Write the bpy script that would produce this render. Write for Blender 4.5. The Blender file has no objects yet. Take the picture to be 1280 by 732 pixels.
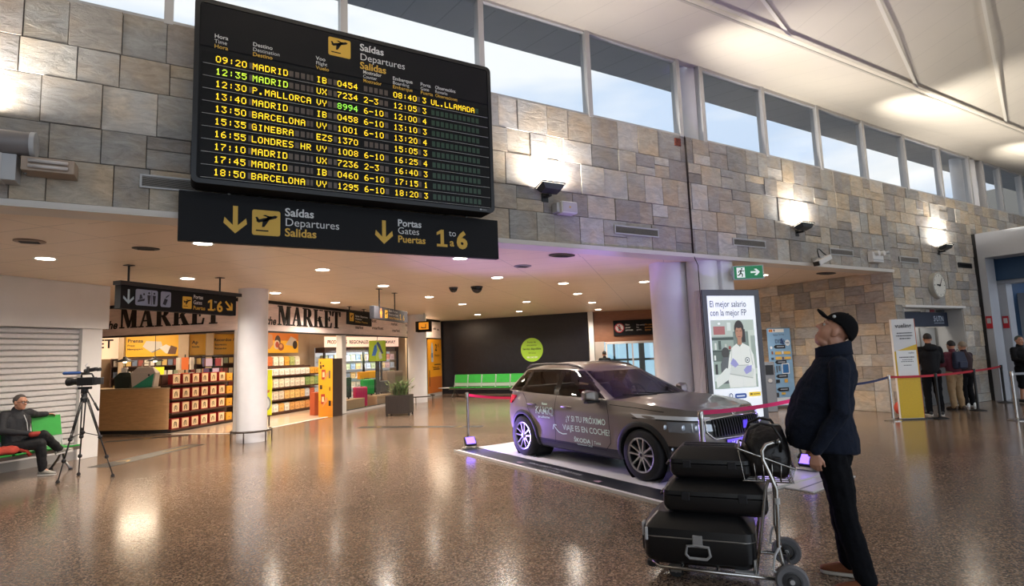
import bpy, math, random
from mathutils import Matrix, Vector
random.seed(11)
D = bpy.data
SC = bpy.context.scene
COL = SC.collection
PI = math.pi
R = math.radians

# ---------------------------------------------------------------- camera, world, exposure
def setup_camera():
    roll, pitch, yaw, h = 0.036, 0.108, 0.5214, 1.7045
    cr, sr, c, s, ca, sa = math.cos(roll), math.sin(roll), math.cos(pitch), math.sin(pitch), math.cos(yaw), math.sin(yaw)
    def wd(v):
        v = (cr*v[0]-sr*v[1], sr*v[0]+cr*v[1], v[2])
        w = (v[0], c*v[2]+s*v[1], s*v[2]-c*v[1])
        return Vector((ca*w[0]+sa*w[1], -sa*w[0]+ca*w[1], w[2]))
    right, up, back = wd((1, 0, 0)), -wd((0, 1, 0)), -wd((0, 0, 1))
    m = Matrix((right, up, back)).transposed().to_4x4()
    m.translation = (0, 0, h)
    cam = D.cameras.new('camera')
    cam.lens, cam.sensor_width, cam.clip_start, cam.clip_end = 20.0, 36.0, 0.05, 300
    o = D.objects.new('camera', cam)
    COL.objects.link(o)
    o.matrix_world = m
    SC.camera = o
setup_camera()

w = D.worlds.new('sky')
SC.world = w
w.use_nodes = True
nt = w.node_tree
nt.nodes.clear()
out = nt.nodes.new('ShaderNodeOutputWorld')
bg = nt.nodes.new('ShaderNodeBackground')
tc = nt.nodes.new('ShaderNodeTexCoord')
mp = nt.nodes.new('ShaderNodeMapping')
mp.inputs['Scale'].default_value = (1.2, 1.2, 5.0)
no = nt.nodes.new('ShaderNodeTexNoise')
no.inputs['Scale'].default_value = 1.6
no.inputs['Detail'].default_value = 4
cr_ = nt.nodes.new('ShaderNodeValToRGB')
cr_.color_ramp.elements[0].position = 0.40
cr_.color_ramp.elements[0].color = (0.60, 0.74, 0.94, 1)
cr_.color_ramp.elements[1].position = 0.56
cr_.color_ramp.elements[1].color = (0.95, 0.98, 1.0, 1)
L = nt.links.new
L(tc.outputs['Generated'], mp.inputs['Vector'])
L(mp.outputs['Vector'], no.inputs['Vector'])
L(no.outputs['Fac'], cr_.inputs['Fac'])
L(cr_.outputs['Color'], bg.inputs['Color'])
# sky brightened behind the hall (-Y), added as fill light
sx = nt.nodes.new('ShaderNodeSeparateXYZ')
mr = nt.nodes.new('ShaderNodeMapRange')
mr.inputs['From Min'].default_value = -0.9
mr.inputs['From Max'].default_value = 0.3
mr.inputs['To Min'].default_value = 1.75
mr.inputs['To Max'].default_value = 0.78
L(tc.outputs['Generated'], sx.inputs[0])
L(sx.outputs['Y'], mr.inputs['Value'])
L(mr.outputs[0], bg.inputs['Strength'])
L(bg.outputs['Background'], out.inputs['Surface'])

SC.view_settings.view_transform = 'Standard'
SC.view_settings.look = 'None'
SC.view_settings.exposure = 0.48
SC.view_settings.gamma = 1.0
SC.view_settings.use_curve_mapping = False
P_HALL = 1.6      # factor on the hall's lamps
P_DOWN = 0.9      # factor on the downlights

# ---------------------------------------------------------------- materials
def lin(c):
    return tuple((x/12.92 if x <= 0.04045 else ((x+0.055)/1.055)**2.4) for x in c)
def hexc(h):
    return lin(tuple(int(h[i:i+2], 16)/255 for i in (0, 2, 4)))
MATS = {}
def mat(name, h='808080', rough=0.6, metal=0.0, emit=0.0, noise=0.0, nscale=20.0, bump=0.0, coat=0.0, alpha=1.0, spec=0.5, stretch=None):
    if name in MATS:
        return MATS[name]
    m = D.materials.new(name)
    m.use_nodes = True
    n = m.node_tree
    b = n.nodes['Principled BSDF']
    col = hexc(h)
    b.inputs['Base Color'].default_value = (*col, 1)
    b.inputs['Roughness'].default_value = rough
    b.inputs['Metallic'].default_value = metal
    b.inputs['Coat Weight'].default_value = coat
    b.inputs['Coat Roughness'].default_value = 0.05
    b.inputs['Alpha'].default_value = alpha
    b.inputs['Specular IOR Level'].default_value = spec
    if emit:
        b.inputs['Emission Color'].default_value = (*col, 1)
        b.inputs['Emission Strength'].default_value = emit
    if noise or bump:
        t = n.nodes.new('ShaderNodeTexCoord')
        mp = n.nodes.new('ShaderNodeMapping')
        if stretch:
            mp.inputs['Scale'].default_value = stretch
        x = n.nodes.new('ShaderNodeTexNoise')
        x.inputs['Scale'].default_value = nscale
        x.inputs['Detail'].default_value = 4
        n.links.new(t.outputs['Object'], mp.inputs['Vector'])
        n.links.new(mp.outputs['Vector'], x.inputs['Vector'])
        if noise:
            r = n.nodes.new('ShaderNodeValToRGB')
            r.color_ramp.elements[0].position = 0.3
            r.color_ramp.elements[1].position = 0.7
            r.color_ramp.elements[0].color = (*[c*(1-noise) for c in col], 1)
            r.color_ramp.elements[1].color = (*[min(1, c*(1+noise)) for c in col], 1)
            n.links.new(x.outputs['Fac'], r.inputs['Fac'])
            n.links.new(r.outputs['Color'], b.inputs['Base Color'])
        if bump:
            u = n.nodes.new('ShaderNodeBump')
            u.inputs['Strength'].default_value = bump
            u.inputs['Distance'].default_value = 0.02
            n.links.new(x.outputs['Fac'], u.inputs['Height'])
            n.links.new(u.outputs['Normal'], b.inputs['Normal'])
    MATS[name] = m
    return m

def stone_mat(name, cols, gain=1.0):
    """every stone its own shade, layered streaks inside"""
    m = D.materials.new(name)
    m.use_nodes = True
    n = m.node_tree
    b = n.nodes['Principled BSDF']
    g = n.nodes.new('ShaderNodeNewGeometry')
    r = n.nodes.new('ShaderNodeValToRGB')
    r.color_ramp.interpolation = 'CONSTANT'
    e = r.color_ramp.elements
    for i, h in enumerate(cols):
        p = i/len(cols)
        el = e[i] if i < 2 else e.new(p)
        el.position = p
        el.color = (*[c*gain for c in hexc(h)], 1)
    n.links.new(g.outputs['Random Per Island'], r.inputs['Fac'])
    t = n.nodes.new('ShaderNodeTexCoord')
    # layered streaks, turned differently in each stone
    mp = n.nodes.new('ShaderNodeMapping')
    mp.inputs['Scale'].default_value = (2.2, 2.2, 6.5)
    va = n.nodes.new('ShaderNodeVectorMath')
    va.operation = 'ADD'
    cb = n.nodes.new('ShaderNodeCombineXYZ')
    mu = n.nodes.new('ShaderNodeMath')
    mu.operation = 'MULTIPLY'
    mu.inputs[1].default_value = 40
    n.links.new(g.outputs['Random Per Island'], mu.inputs[0])
    n.links.new(mu.outputs[0], cb.inputs[2])
    n.links.new(mu.outputs[0], cb.inputs[0])
    n.links.new(t.outputs['Object'], va.inputs[0])
    n.links.new(cb.outputs[0], va.inputs[1])
    n.links.new(va.outputs[0], mp.inputs['Vector'])
    x = n.nodes.new('ShaderNodeTexNoise')
    x.inputs['Scale'].default_value = 1.8
    x.inputs['Detail'].default_value = 9
    x.inputs['Roughness'].default_value = 0.74
    x.inputs['Distortion'].default_value = 1.0
    n.links.new(mp.outputs['Vector'], x.inputs['Vector'])
    y = n.nodes.new('ShaderNodeTexNoise')
    y.inputs['Scale'].default_value = 2.2
    y.inputs['Detail'].default_value = 3
    n.links.new(va.outputs[0], y.inputs['Vector'])
    r2 = n.nodes.new('ShaderNodeValToRGB')
    r2.color_ramp.elements[0].position = 0.32
    r2.color_ramp.elements[0].color = (0.70, 0.69, 0.68, 1)
    r2.color_ramp.elements[1].position = 0.68
    r2.color_ramp.elements[1].color = (1.24, 1.23, 1.21, 1)
    n.links.new(x.outputs['Fac'], r2.inputs['Fac'])
    r3 = n.nodes.new('ShaderNodeValToRGB')
    r3.color_ramp.elements[0].position = 0.42
    r3.color_ramp.elements[0].color = (1, 1, 1, 1)
    r3.color_ramp.elements[1].position = 0.62
    r3.color_ramp.elements[1].color = (1.10, 0.98, 0.84, 1)
    n.links.new(y.outputs['Fac'], r3.inputs['Fac'])
    for src in (r2, r3):
        mx = n.nodes.new('ShaderNodeMix')
        mx.data_type = 'RGBA'
        mx.blend_type = 'MULTIPLY'
        mx.inputs[0].default_value = 1.0
        n.links.new((r if src is r2 else last).outputs[0 if src is r2 else 2], mx.inputs[6])
        n.links.new(src.outputs['Color'], mx.inputs[7])
        last = mx
    n.links.new(last.outputs[2], b.inputs['Base Color'])
    u = n.nodes.new('ShaderNodeBump')
    u.inputs['Strength'].default_value = 0.8
    u.inputs['Distance'].default_value = 0.02
    n.links.new(x.outputs['Fac'], u.inputs['Height'])
    n.links.new(u.outputs['Normal'], b.inputs['Normal'])
    b.inputs['Roughness'].default_value = 0.75
    return m

def lined_mat(name, h, sx, sy, ang, width, dark, rough=0.5, noise=0.06, h2=None):
    """panel field with thin joints every sx / sy metres, turned by ang"""
    m = D.materials.new(name)
    m.use_nodes = True
    n = m.node_tree
    b = n.nodes['Principled BSDF']
    t = n.nodes.new('ShaderNodeTexCoord')
    mp = n.nodes.new('ShaderNodeMapping')
    mp.inputs['Rotation'].default_value = (0, 0, R(ang))
    n.links.new(t.outputs['Object'], mp.inputs['Vector'])
    sp = n.nodes.new('ShaderNodeSeparateXYZ')
    n.links.new(mp.outputs['Vector'], sp.inputs[0])
    prev = None
    for k, s in ((0, sx), (1, sy)):
        if not s:
            continue
        a = n.nodes.new('ShaderNodeMath'); a.operation = 'DIVIDE'; a.inputs[1].default_value = s
        f = n.nodes.new('ShaderNodeMath'); f.operation = 'FRACT'
        l = n.nodes.new('ShaderNodeMath'); l.operation = 'LESS_THAN'; l.inputs[1].default_value = width/s
        n.links.new(sp.outputs[k], a.inputs[0]); n.links.new(a.outputs[0], f.inputs[0]); n.links.new(f.outputs[0], l.inputs[0])
        if prev:
            mm = n.nodes.new('ShaderNodeMath'); mm.operation = 'MAXIMUM'
            n.links.new(prev.outputs[0], mm.inputs[0]); n.links.new(l.outputs[0], mm.inputs[1])
            prev = mm
        else:
            prev = l
    c = hexc(h)
    x = n.nodes.new('ShaderNodeTexNoise')
    x.inputs['Scale'].default_value = 1.5
    x.inputs['Detail'].default_value = 3
    n.links.new(t.outputs['Object'], x.inputs['Vector'])
    r = n.nodes.new('ShaderNodeValToRGB')
    r.color_ramp.elements[0].color = (*[k*(1-noise) for k in c], 1)
    r.color_ramp.elements[1].color = (*[k*(1+noise) for k in c], 1)
    n.links.new(x.outputs['Fac'], r.inputs['Fac'])
    mx = n.nodes.new('ShaderNodeMix'); mx.data_type = 'RGBA'
    n.links.new(prev.outputs[0], mx.inputs[0])
    n.links.new(r.outputs[0], mx.inputs[6])
    mx.inputs[7].default_value = (*[k*dark for k in c], 1)
    n.links.new(mx.outputs[2], b.inputs['Base Color'])
    b.inputs['Roughness'].default_value = rough
    return m

def terrazzo():
    m = D.materials.new('polished terrazzo')
    m.use_nodes = True
    n = m.node_tree
    b = n.nodes['Principled BSDF']
    t = n.nodes.new('ShaderNodeTexCoord')
    v = n.nodes.new('ShaderNodeTexVoronoi')
    v.inputs['Scale'].default_value = 75
    n.links.new(t.outputs['Object'], v.inputs['Vector'])
    r = n.nodes.new('ShaderNodeValToRGB')
    r.color_ramp.interpolation = 'CONSTANT'
    pal = ['5e534b', '8d7d6f', '786b61', 'a8978a', '6c6058', '958578', '463e38', '847569', 'b0a194']
    e = r.color_ramp.elements
    for i, h in enumerate(pal):
        el = e[i] if i < 2 else e.new(i/len(pal))
        el.position = i/len(pal)
        el.color = (*[q*k for q, k in zip(hexc(h), (.76, .68, .60))], 1)
    sp = n.nodes.new('ShaderNodeSeparateColor')
    n.links.new(v.outputs['Color'], sp.inputs[0])
    n.links.new(sp.outputs[0], r.inputs['Fac'])
    x = n.nodes.new('ShaderNodeTexNoise')
    x.inputs['Scale'].default_value = 0.7
    x.inputs['Detail'].default_value = 5
    n.links.new(t.outputs['Object'], x.inputs['Vector'])
    r2 = n.nodes.new('ShaderNodeValToRGB')
    r2.color_ramp.elements[0].position = 0.35
    r2.color_ramp.elements[0].color = (0.86, 0.86, 0.86, 1)
    r2.color_ramp.elements[1].position = 0.65
    r2.color_ramp.elements[1].color = (1.08, 1.06, 1.04, 1)
    n.links.new(x.outputs['Fac'], r2.inputs['Fac'])
    mx = n.nodes.new('ShaderNodeMix'); mx.data_type = 'RGBA'; mx.blend_type = 'MULTIPLY'
    mx.inputs[0].default_value = 1
    n.links.new(r.outputs[0], mx.inputs[6]); n.links.new(r2.outputs[0], mx.inputs[7])
    n.links.new(mx.outputs[2], b.inputs['Base Color'])
    rr = n.nodes.new('ShaderNodeMapRange')
    rr.inputs['To Min'].default_value = 0.12
    rr.inputs['To Max'].default_value = 0.22
    n.links.new(x.outputs['Fac'], rr.inputs['Value'])
    n.links.new(rr.outputs[0], b.inputs['Roughness'])
    b.inputs['IOR'].default_value = 1.6
    return m

def glass(name, tint=(1, 1, 1), see=0.9, rough=0.0):
    m = D.materials.new(name)
    m.use_nodes = True
    n = m.node_tree
    n.nodes.clear()
    o = n.nodes.new('ShaderNodeOutputMaterial')
    tr = n.nodes.new('ShaderNodeBsdfTransparent')
    tr.inputs[0].default_value = (tint[0]*see, tint[1]*see, tint[2]*see, 1)
    gl = n.nodes.new('ShaderNodeBsdfGlossy')
    gl.inputs['Roughness'].default_value = rough
    fr = n.nodes.new('ShaderNodeFresnel')
    fr.inputs[0].default_value = 1.5
    mx = n.nodes.new('ShaderNodeMixShader')
    n.links.new(fr.outputs[0], mx.inputs[0]); n.links.new(tr.outputs[0], mx.inputs[1]); n.links.new(gl.outputs[0], mx.inputs[2])
    n.links.new(mx.outputs[0], o.inputs[0])
    MATS[name] = m
    return m

# ---------------------------------------------------------------- mesh building
_FONT = {}
def glyphs(s, bold):
    k = (s, bold)
    if k not in _FONT:
        cu = D.curves.new('t', 'FONT')
        cu.body = s
        cu.size = 1.0
        cu.offset = bold
        cu.resolution_u = 3
        ob = D.objects.new('t', cu)
        COL.objects.link(ob)
        dg = bpy.context.evaluated_depsgraph_get()
        me = ob.evaluated_get(dg).to_mesh()
        vs = [tuple(v.co) for v in me.vertices]
        fs = [tuple(p.vertices) for p in me.polygons]
        ob.evaluated_get(dg).to_mesh_clear()
        D.objects.remove(ob)
        D.curves.remove(cu)
        _FONT[k] = (vs, fs)
    return _FONT[k]

class MB:
    def __init__(s):
        s.v, s.f, s.mi, s.m, s.T = [], [], [], 0, Matrix()
    def add(s, vs, fs):
        o = len(s.v)
        T = s.T
        s.v += [tuple(T @ Vector(p)) for p in vs]
        s.f += [tuple(i+o for i in f) for f in fs]
        s.mi += [s.m]*len(fs)
        return s
    def box(s, x0, x1, y0, y1, z0, z1):
        return s.add([(x0, y0, z0), (x1, y0, z0), (x1, y1, z0), (x0, y1, z0), (x0, y0, z1), (x1, y0, z1), (x1, y1, z1), (x0, y1, z1)],
                     [(0, 3, 2, 1), (4, 5, 6, 7), (0, 1, 5, 4), (1, 2, 6, 5), (2, 3, 7, 6), (3, 0, 4, 7)])
    def quad(s, a, b, c, d):
        return s.add([a, b, c, d], [(0, 1, 2, 3)])
    def loft(s, rings, cap=True, close=True):
        n = len(rings[0])
        vs = [p for r in rings for p in r]
        fs = []
        for i in range(len(rings)-1):
            for j in range(n if close else n-1):
                k = (j+1) % n
                fs.append((i*n+j, i*n+k, (i+1)*n+k, (i+1)*n+j))
        if cap:
            fs.append(tuple(range(n-1, -1, -1)))
            fs.append(tuple(range((len(rings)-1)*n, len(rings)*n)))
        return s.add(vs, fs)
    @staticmethod
    def ring(c, ax, r, n):
        ax = Vector(ax).normalized()
        u = ax.orthogonal().normalized() if abs(ax.z) < 0.95 else Vector((1, 0, 0))
        u = (u - ax*u.dot(ax)).normalized()
        w = ax.cross(u)
        c = Vector(c)
        return [c+(u*math.cos(2*PI*i/n)+w*math.sin(2*PI*i/n))*r for i in range(n)]
    def cyl(s, a, b, r, r2=None, n=12):
        ax = Vector(b)-Vector(a)
        return s.loft([s.ring(a, ax, r, n), s.ring(b, ax, r if r2 is None else r2, n)])
    def tube(s, pts, r, n=8, closed=False):
        pts = [Vector(p) for p in pts]
        N = len(pts)
        rings, u = [], None
        for i, p in enumerate(pts):
            a = pts[(i-1) % N] if closed or i else p
            b = pts[(i+1) % N] if closed or i < N-1 else p
            t = (b-a).normalized()
            if u is None:
                u = t.orthogonal().normalized()
            u = (u - t*u.dot(t)).normalized()
            w = t.cross(u)
            rr = r[i] if isinstance(r, (list, tuple)) else r
            rings.append([p+(u*math.cos(2*PI*k/n)+w*math.sin(2*PI*k/n))*rr for k in range(n)])
        if closed:
            rings.append(rings[0])
        return s.loft(rings, cap=not closed)
    def lathe(s, prof, n=24, c=(0, 0, 0)):
        c = Vector(c)
        return s.loft([[c+Vector((r*math.cos(2*PI*i/n), r*math.sin(2*PI*i/n), z)) for i in range(n)] for r, z in prof], cap=False)
    def ell(s, c, r, n=12, m=8, M=None):
        c = Vector(c)
        rings = []
        for j in range(1, m):
            t = PI*j/m
            ring = []
            for i in range(n):
                v = Vector((r[0]*math.sin(t)*math.cos(2*PI*i/n), r[1]*math.sin(t)*math.sin(2*PI*i/n), -r[2]*math.cos(t)))
                ring.append(c+(M @ v if M else v))
            rings.append(ring)
        return s.loft(rings)
    def cap(s, a, b, ra, rb=None, n=10):
        """tapered limb with round ends"""
        a, b = Vector(a), Vector(b)
        rb = ra if rb is None else rb
        d = b-a
        if d.length < 1e-6:
            return s.ell(a, (ra, ra, ra))
        d.normalize()
        rings = []
        for k in (-80, -50, -20, 0):
            rings.append(s.ring(a+d*ra*math.sin(R(k)), d, max(ra*math.cos(R(k)), 1e-4), n))
        for k in (0, 20, 50, 80):
            rings.append(s.ring(b+d*rb*math.sin(R(k)), d, max(rb*math.cos(R(k)), 1e-4), n))
        return s.loft(rings)
    def prism(s, poly, z0, z1):
        n = len(poly)
        vs = [(p[0], p[1], z0) for p in poly]+[(p[0], p[1], z1) for p in poly]
        fs = [tuple(range(n-1, -1, -1)), tuple(range(n, 2*n))]+[(i, (i+1) % n, n+(i+1) % n, n+i) for i in range(n)]
        return s.add(vs, fs)
    def text(s, t, size, x=0, y=0, align='L', bold=0.0, ex=1.0, shear=0.0, width=None):
        vs, fs = glyphs(t, bold)
        if not vs:
            return s
        x0, x1 = min(v[0] for v in vs), max(v[0] for v in vs)
        kx = size*ex
        if width:
            kx = width/(x1-x0)
        off = {'L': 0, 'C': -(x0+x1)/2, 'R': -x1}[align]
        return s.add([((v[0]+off+v[1]*shear)*kx+x, v[1]*size+y, 0.0) for v in vs], fs)
    def build(s, name, mats, parent=None, smooth=False, bevel=0.0, seg=2, loc=None, rot=None, sub=0, thick=0.0, auto=None):
        me = D.meshes.new(name)
        me.from_pydata(s.v, [], s.f)
        for m in (mats if isinstance(mats, (list, tuple)) else [mats]):
            me.materials.append(m)
        if any(s.mi):
            me.polygons.foreach_set('material_index', s.mi)
        if smooth:
            me.polygons.foreach_set('use_smooth', [True]*len(me.polygons))
        if auto:
            me.set_sharp_from_angle(angle=R(auto))
        me.update()
        o = D.objects.new(name, me)
        COL.objects.link(o)
        if parent:
            o.parent = parent
        if loc:
            o.location = loc
        if rot is not None:
            o.rotation_euler = (0, 0, rot) if isinstance(rot, (int, float)) else rot
        if thick:
            md = o.modifiers.new('s', 'SOLIDIFY'); md.thickness = thick; md.offset = 0
        if bevel:
            md = o.modifiers.new('b', 'BEVEL'); md.width = bevel; md.segments = seg; md.limit_method = 'ANGLE'; md.angle_limit = R(35)
        if sub:
            md = o.modifiers.new('u', 'SUBSURF'); md.levels = sub; md.render_levels = sub
        return o

def face(x=0, y=0, z=0, ang=0, tilt=0):
    """plane facing -Y: u along X, v up, w towards -Y"""
    m = Matrix(((1, 0, 0, 0), (0, 0, -1, 0), (0, 1, 0, 0), (0, 0, 0, 1)))
    return Matrix.Translation((x, y, z)) @ Matrix.Rotation(R(ang), 4, 'Z') @ Matrix.Rotation(R(tilt), 4, 'X') @ m

def tag(o, label, cat, group=None, kind=None):
    o['label'] = label
    o['category'] = cat
    if group:
        o['group'] = group
    if kind:
        o['kind'] = kind
    return o
def thing(name, label, cat, loc=(0, 0, 0), rz=0, group=None):
    o = D.objects.new(name, None)
    COL.objects.link(o)
    o.empty_display_size = 0.1
    o.location = loc
    o.rotation_euler = (0, 0, R(rz))
    return tag(o, label, cat, group)
def struct(name, mb, m, **k):
    o = mb.build(name, m, **k)
    o['kind'] = 'structure'
    return o
def dup(o, loc, rz=None, label=None, group=None):
    c = o.copy()
    COL.objects.link(c)
    c.location = loc
    if rz is not None:
        c.rotation_euler = (0, 0, R(rz))
    if label:
        c['label'] = label
    if group:
        c['group'] = group
    def rec(a, b):
        for ch in list(a.children):
            k = ch.copy()
            COL.objects.link(k)
            k.parent = b
            rec(ch, k)
    rec(o, c)
    return c
def lamp(name, kind, loc, energy, col=(1, 1, 1), size=0.1, aim=None, spot=None, blend=0.5, parent=None, sy=None):
    l = D.lights.new(name, kind)
    l.energy = energy
    l.color = col
    if kind == 'AREA':
        l.size = size
        if sy:
            l.shape = 'RECTANGLE'; l.size_y = sy
    else:
        l.shadow_soft_size = size
    if spot:
        l.spot_size = R(spot); l.spot_blend = blend
    o = D.objects.new(name, l)
    COL.objects.link(o)
    o.location = loc
    if aim is not None:
        o.rotation_euler = (Vector(aim)-Vector(loc)).to_track_quat('-Z', 'Y').to_euler()
    if parent:
        o.parent = parent
    return o

white_paint = mat('white paint', 'd8d4cf', 0.55, noise=0.03, nscale=3)
offwhite = mat('off white metal', 'c9c5c0', 0.4)
black = mat('black plastic', '121214', 0.45)
black_m = mat('matt black', '0c0c0e', 0.8)
dgrey = mat('dark grey', '2c2c2e', 0.5)
mgrey = mat('mid grey', '77777a', 0.5)
lgrey = mat('light grey', 'b4b4b4', 0.5)
chrome = mat('brushed steel', 'b8b6b2', 0.22, 1.0)
steel = mat('dull steel', '8e8c88', 0.38, 1.0)
white = mat('white', 'e6e6e4', 0.5)
yellow = mat('sign yellow', 'd8ab3a', 0.5)
signwhite = mat('sign white', 'd9d9d6', 0.5)
signblack = mat('sign black', '131315', 0.65, spec=.25, noise=0.1, nscale=60)
red = mat('red', 'b3202a', 0.5)
rubber = mat('rubber', '19191a', 0.75)
skin = mat('skin', 'b98468', 0.5, noise=0.06, nscale=14)
# ================================================================ THE SETTING
W = 7.25                                   # the plane of the stone wall
CEIL = 3.40
def ztop(x):
    return 5.64-max(0, x-9)*0.0125
stone_a = stone_mat('quartzite cladding', ['8f8d8a', '979591', 'a9a092', '858280', '9d9890', '8e8985', 'aba8a2', '97918a', '807e7c', 'a59b8c', '93908c', 'b2aea8', '878380', 'a69c8e', '908b88', '9c9893'], 1.18)
grout = mat('grout', '3a3633', 0.9)

def stones(mb, x0, x1, z0, z1, rng, lo=0.22, hi=0.56):
    z = z0
    hs = []
    while z < z1-0.02:
        h = rng.choice([0.22, 0.3, 0.38, 0.42, 0.46, 0.5])
        if z+h > z1-0.16:
            h = z1-z
        hs.append((z, z+h)); z += h
    for a, b in hs:
        x = x0
        while x < x1-0.01:
            wd = rng.uniform(0.28, 0.58)*(1.0 if b-a > 0.34 else 1.35)
            if x+wd > x1-0.2:
                wd = x1-x
            parts = [(a, b)]
            if b-a > 0.34 and rng.random() < 0.22:
                k = a+(b-a)*rng.choice([0.4, 0.5, 0.6])
                parts = [(a, k), (k, b)]
            for p, q in parts:
                g = 0.0025
                d = rng.uniform(0.004, 0.022)
                xa, xb = x+g, x+wd-g
                vs = [(xa, p+g, 0), (xb, p+g, 0), (xb, q-g, 0), (xa, q-g, 0)]
                f = 0.004
                vs += [(xa+f, p+g+f, d), (xb-f, p+g+f, d+rng.uniform(-.004, .004)), (xb-f, q-g-f, d+rng.uniform(-.004, .004)), (xa+f, q-g-f, d)]
                mb.add(vs, [(4, 5, 6, 7), (0, 1, 5, 4), (1, 2, 6, 5), (2, 3, 7, 6), (3, 0, 4, 7)])
            x += wd

m = MB()
m.T = face(0, W, 0)
rng = random.Random(5)
stones(m, -9, 14.75, 3.42, 5.64, rng)
stones(m, 14.75, 19.12, 2.56, 5.64, rng)
stones(m, 14.75, 15.1, 0, 2.56, rng)
stones(m, 18.1, 19.12, 0, 2.56, rng)
stones(m, 19.12, 30, 4.6, 5.64, rng)
# the corner returns into the passage
m.T = face(14.75, 0, 0, -90) @ Matrix.Translation((-13.2, 0, 0))
stones(m, 0.0, 13.2-W, 0, CEIL, rng, 0.3, 0.6)
m.T = face(14.74, W, 0)
m.v = [(x, y, z-(max(0, x-9)*0.0125*max(0, z-3.42)/2.2 if y < W+0.02 else 0)) for x, y, z in m.v]
struct('wall_front', m, stone_a)
m = MB()
m.box(-9, 14.75, W+.001, W+.35, 3.36, 5.60).box(14.76, 19.12, W+.001, W+.2, 2.56, 5.5).box(14.76, 15.1, W+.001, W+.35, 0, 2.56).box(18.1, 19.12, W+.001, W+.35, 0, 2.56).box(19.12, 30, W+.001, W+.35, 4.6, 5.35)
m.box(14.755, 14.95, W+.05, 13.2, 0, CEIL)
struct('wall_front_core', m, grout)
m = MB().box(-9, 14.78, W-.05, W+.0, 3.365, 3.415).box(-9, 14.75, W-.045, W+.35, 3.345, 3.366)
struct('trim_1', m, mat('trim paint', 'cfc8bf', 0.5))
m = MB().box(7.98, 7.988, W-.026, W, 3.42, 5.64)
m.tube([(7.985, W-.035, 5.6), (7.985, W-.04, 3.36), (8.05, W-.06, 3.2), (8.05, W-.06, 0.0)], 0.008)
struct('trim_2', m, mat('joint dark', '2a211c', .8))
m = MB().box(7.72, 7.86, W-.035, W, 5.42, 5.56)
struct('trim_3', m, mat('rusty brick', '6b3326', 0.9, noise=.6, nscale=40))

# floor
m = MB().quad((-15, -16, 0), (36, -16, 0), (36, 33, 0), (-15, 33, 0))
struct('floor', m, terrazzo())

# upper windows
frame_m = mat('window aluminium', 'b9b7b6', 0.4, 0.3)
pane_m = glass('window glass', (0.97, 0.99, 1.0), 0.97)
mx = [-7.6, -5.6, -3.9, -2.15, -0.26, 1.73, 3.78, 5.81, 7.93, 8.55, 10.4, 12.3, 14.12, 15.98, 17.83, 19.55, 20.4, 21.55, 23.1, 24.8, 26.6, 28.4, 30.0]
def wtop(x):
    return 7.18-max(0, x-7)*0.0185
for i in range(len(mx)-1):
    a, b = mx[i], mx[i+1]
    za, zb, ta, tb = ztop(a)-.02, ztop(b)-.02, wtop(a), wtop(b)
    f = MB()
    y0, y1 = W-.02, W+.14
    f.box(a-.045, a+.045, y0, y1, za, ta)
    bay = abs(a-7.93) < .01 or abs(a-19.55) < .01
    for (p, q, h) in () if bay else ((za, zb, .05), (ta-.07, tb-.07, .07)):
        f.loft([[(a+.045, y0+.02, p), (a+.045, y1-.02, p), (a+.045, y1-.02, p+h), (a+.045, y0+.02, p+h)], [(b-.045, y0+.02, q), (b-.045, y1-.02, q), (b-.045, y1-.02, q+h), (b-.045, y0+.02, q+h)]])
    o = struct('window_%d' % (i+1), f, frame_m)
    if bay:
        continue
    g = MB().quad((a+.045, W+.06, za+.05), (b-.045, W+.06, zb+.05), (b-.045, W+.06, tb-.07), (a+.045, W+.06, ta-.07))
    g.build('glass_pane', pane_m, o)
# eaves outside the windows
m = MB().loft([[(-12, W+.16, 7.22), (-12, 8.72, 7.44), (-12, 8.72, 7.9), (-12, W+.16, 7.9)], [(8, W+.16, 7.2), (8, 8.72, 7.43), (8, 8.72, 7.9), (8, W+.16, 7.9)], [(32, W+.16, 6.78), (32, 8.72, 7.1), (32, 8.72, 7.9), (32, W+.16, 7.9)]])
struct('trim_4', m, lined_mat('eaves soffit', 'b0b3b6', 0.6, 0, 0, 0.02, 0.75, 0.7))

# hall ceiling: falls from the windows to a seam, then rises over the hall
hall_c = lined_mat('hall ceiling', 'c9c0b2', 0.6, 0, 0, 0.012, 0.86, 0.55, 0.04)
m = MB()
def sl(x):
    return -max(0, x-7)*0.0185
xs = [-15, 7, 36]
for a, b in zip(xs, xs[1:]):
    for (ya, za), (yb, zb) in zip([(W+.17, 7.19), (5.3, 6.70), (-1.5, 8.4), (-7, 8.7)], [(5.3, 6.70), (-1.5, 8.4), (-7, 8.7), (-7.01, 8.7)]):
        k = lambda x, y: sl(x)*max(0, min(1, (y-4)/3.2))
        m.quad((a, ya, za+k(a, ya)), (b, ya, za+k(b, ya)), (b, yb, zb+k(b, yb)), (a, yb, zb+k(a, yb)))
struct('ceiling', m, hall_c)
m = MB().box(-15, 36, 5.28, 5.32, 6.688, 6.70)
m.v = [(x, y, z+sl(x)*.41) for x, y, z in m.v]
struct('trim_5', m, mat('ceiling seam', 'b4ac9f', 0.6))
m = MB()
for i in range(6):
    x = 0.4+4*i
    a, b = Vector((x, 5.27, 6.69)), Vector((x-8.5, 5.27-2.6, 6.70+2.6*.25))
    for k in (0,):
        m.loft([[p+Vector((-.08, 0, 0)), p+Vector((.08, 0, 0)), p+Vector((.08, 0, -.004)), p+Vector((-.08, 0, -.004))] for p in (a, b)])
m.v = [(x, y, z+sl(x)*.406*(y+1.5)/6.8) for x, y, z in m.v]
struct('trim_6', m, mat('ceiling rib', 'e0d9cc', 0.6))
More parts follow.
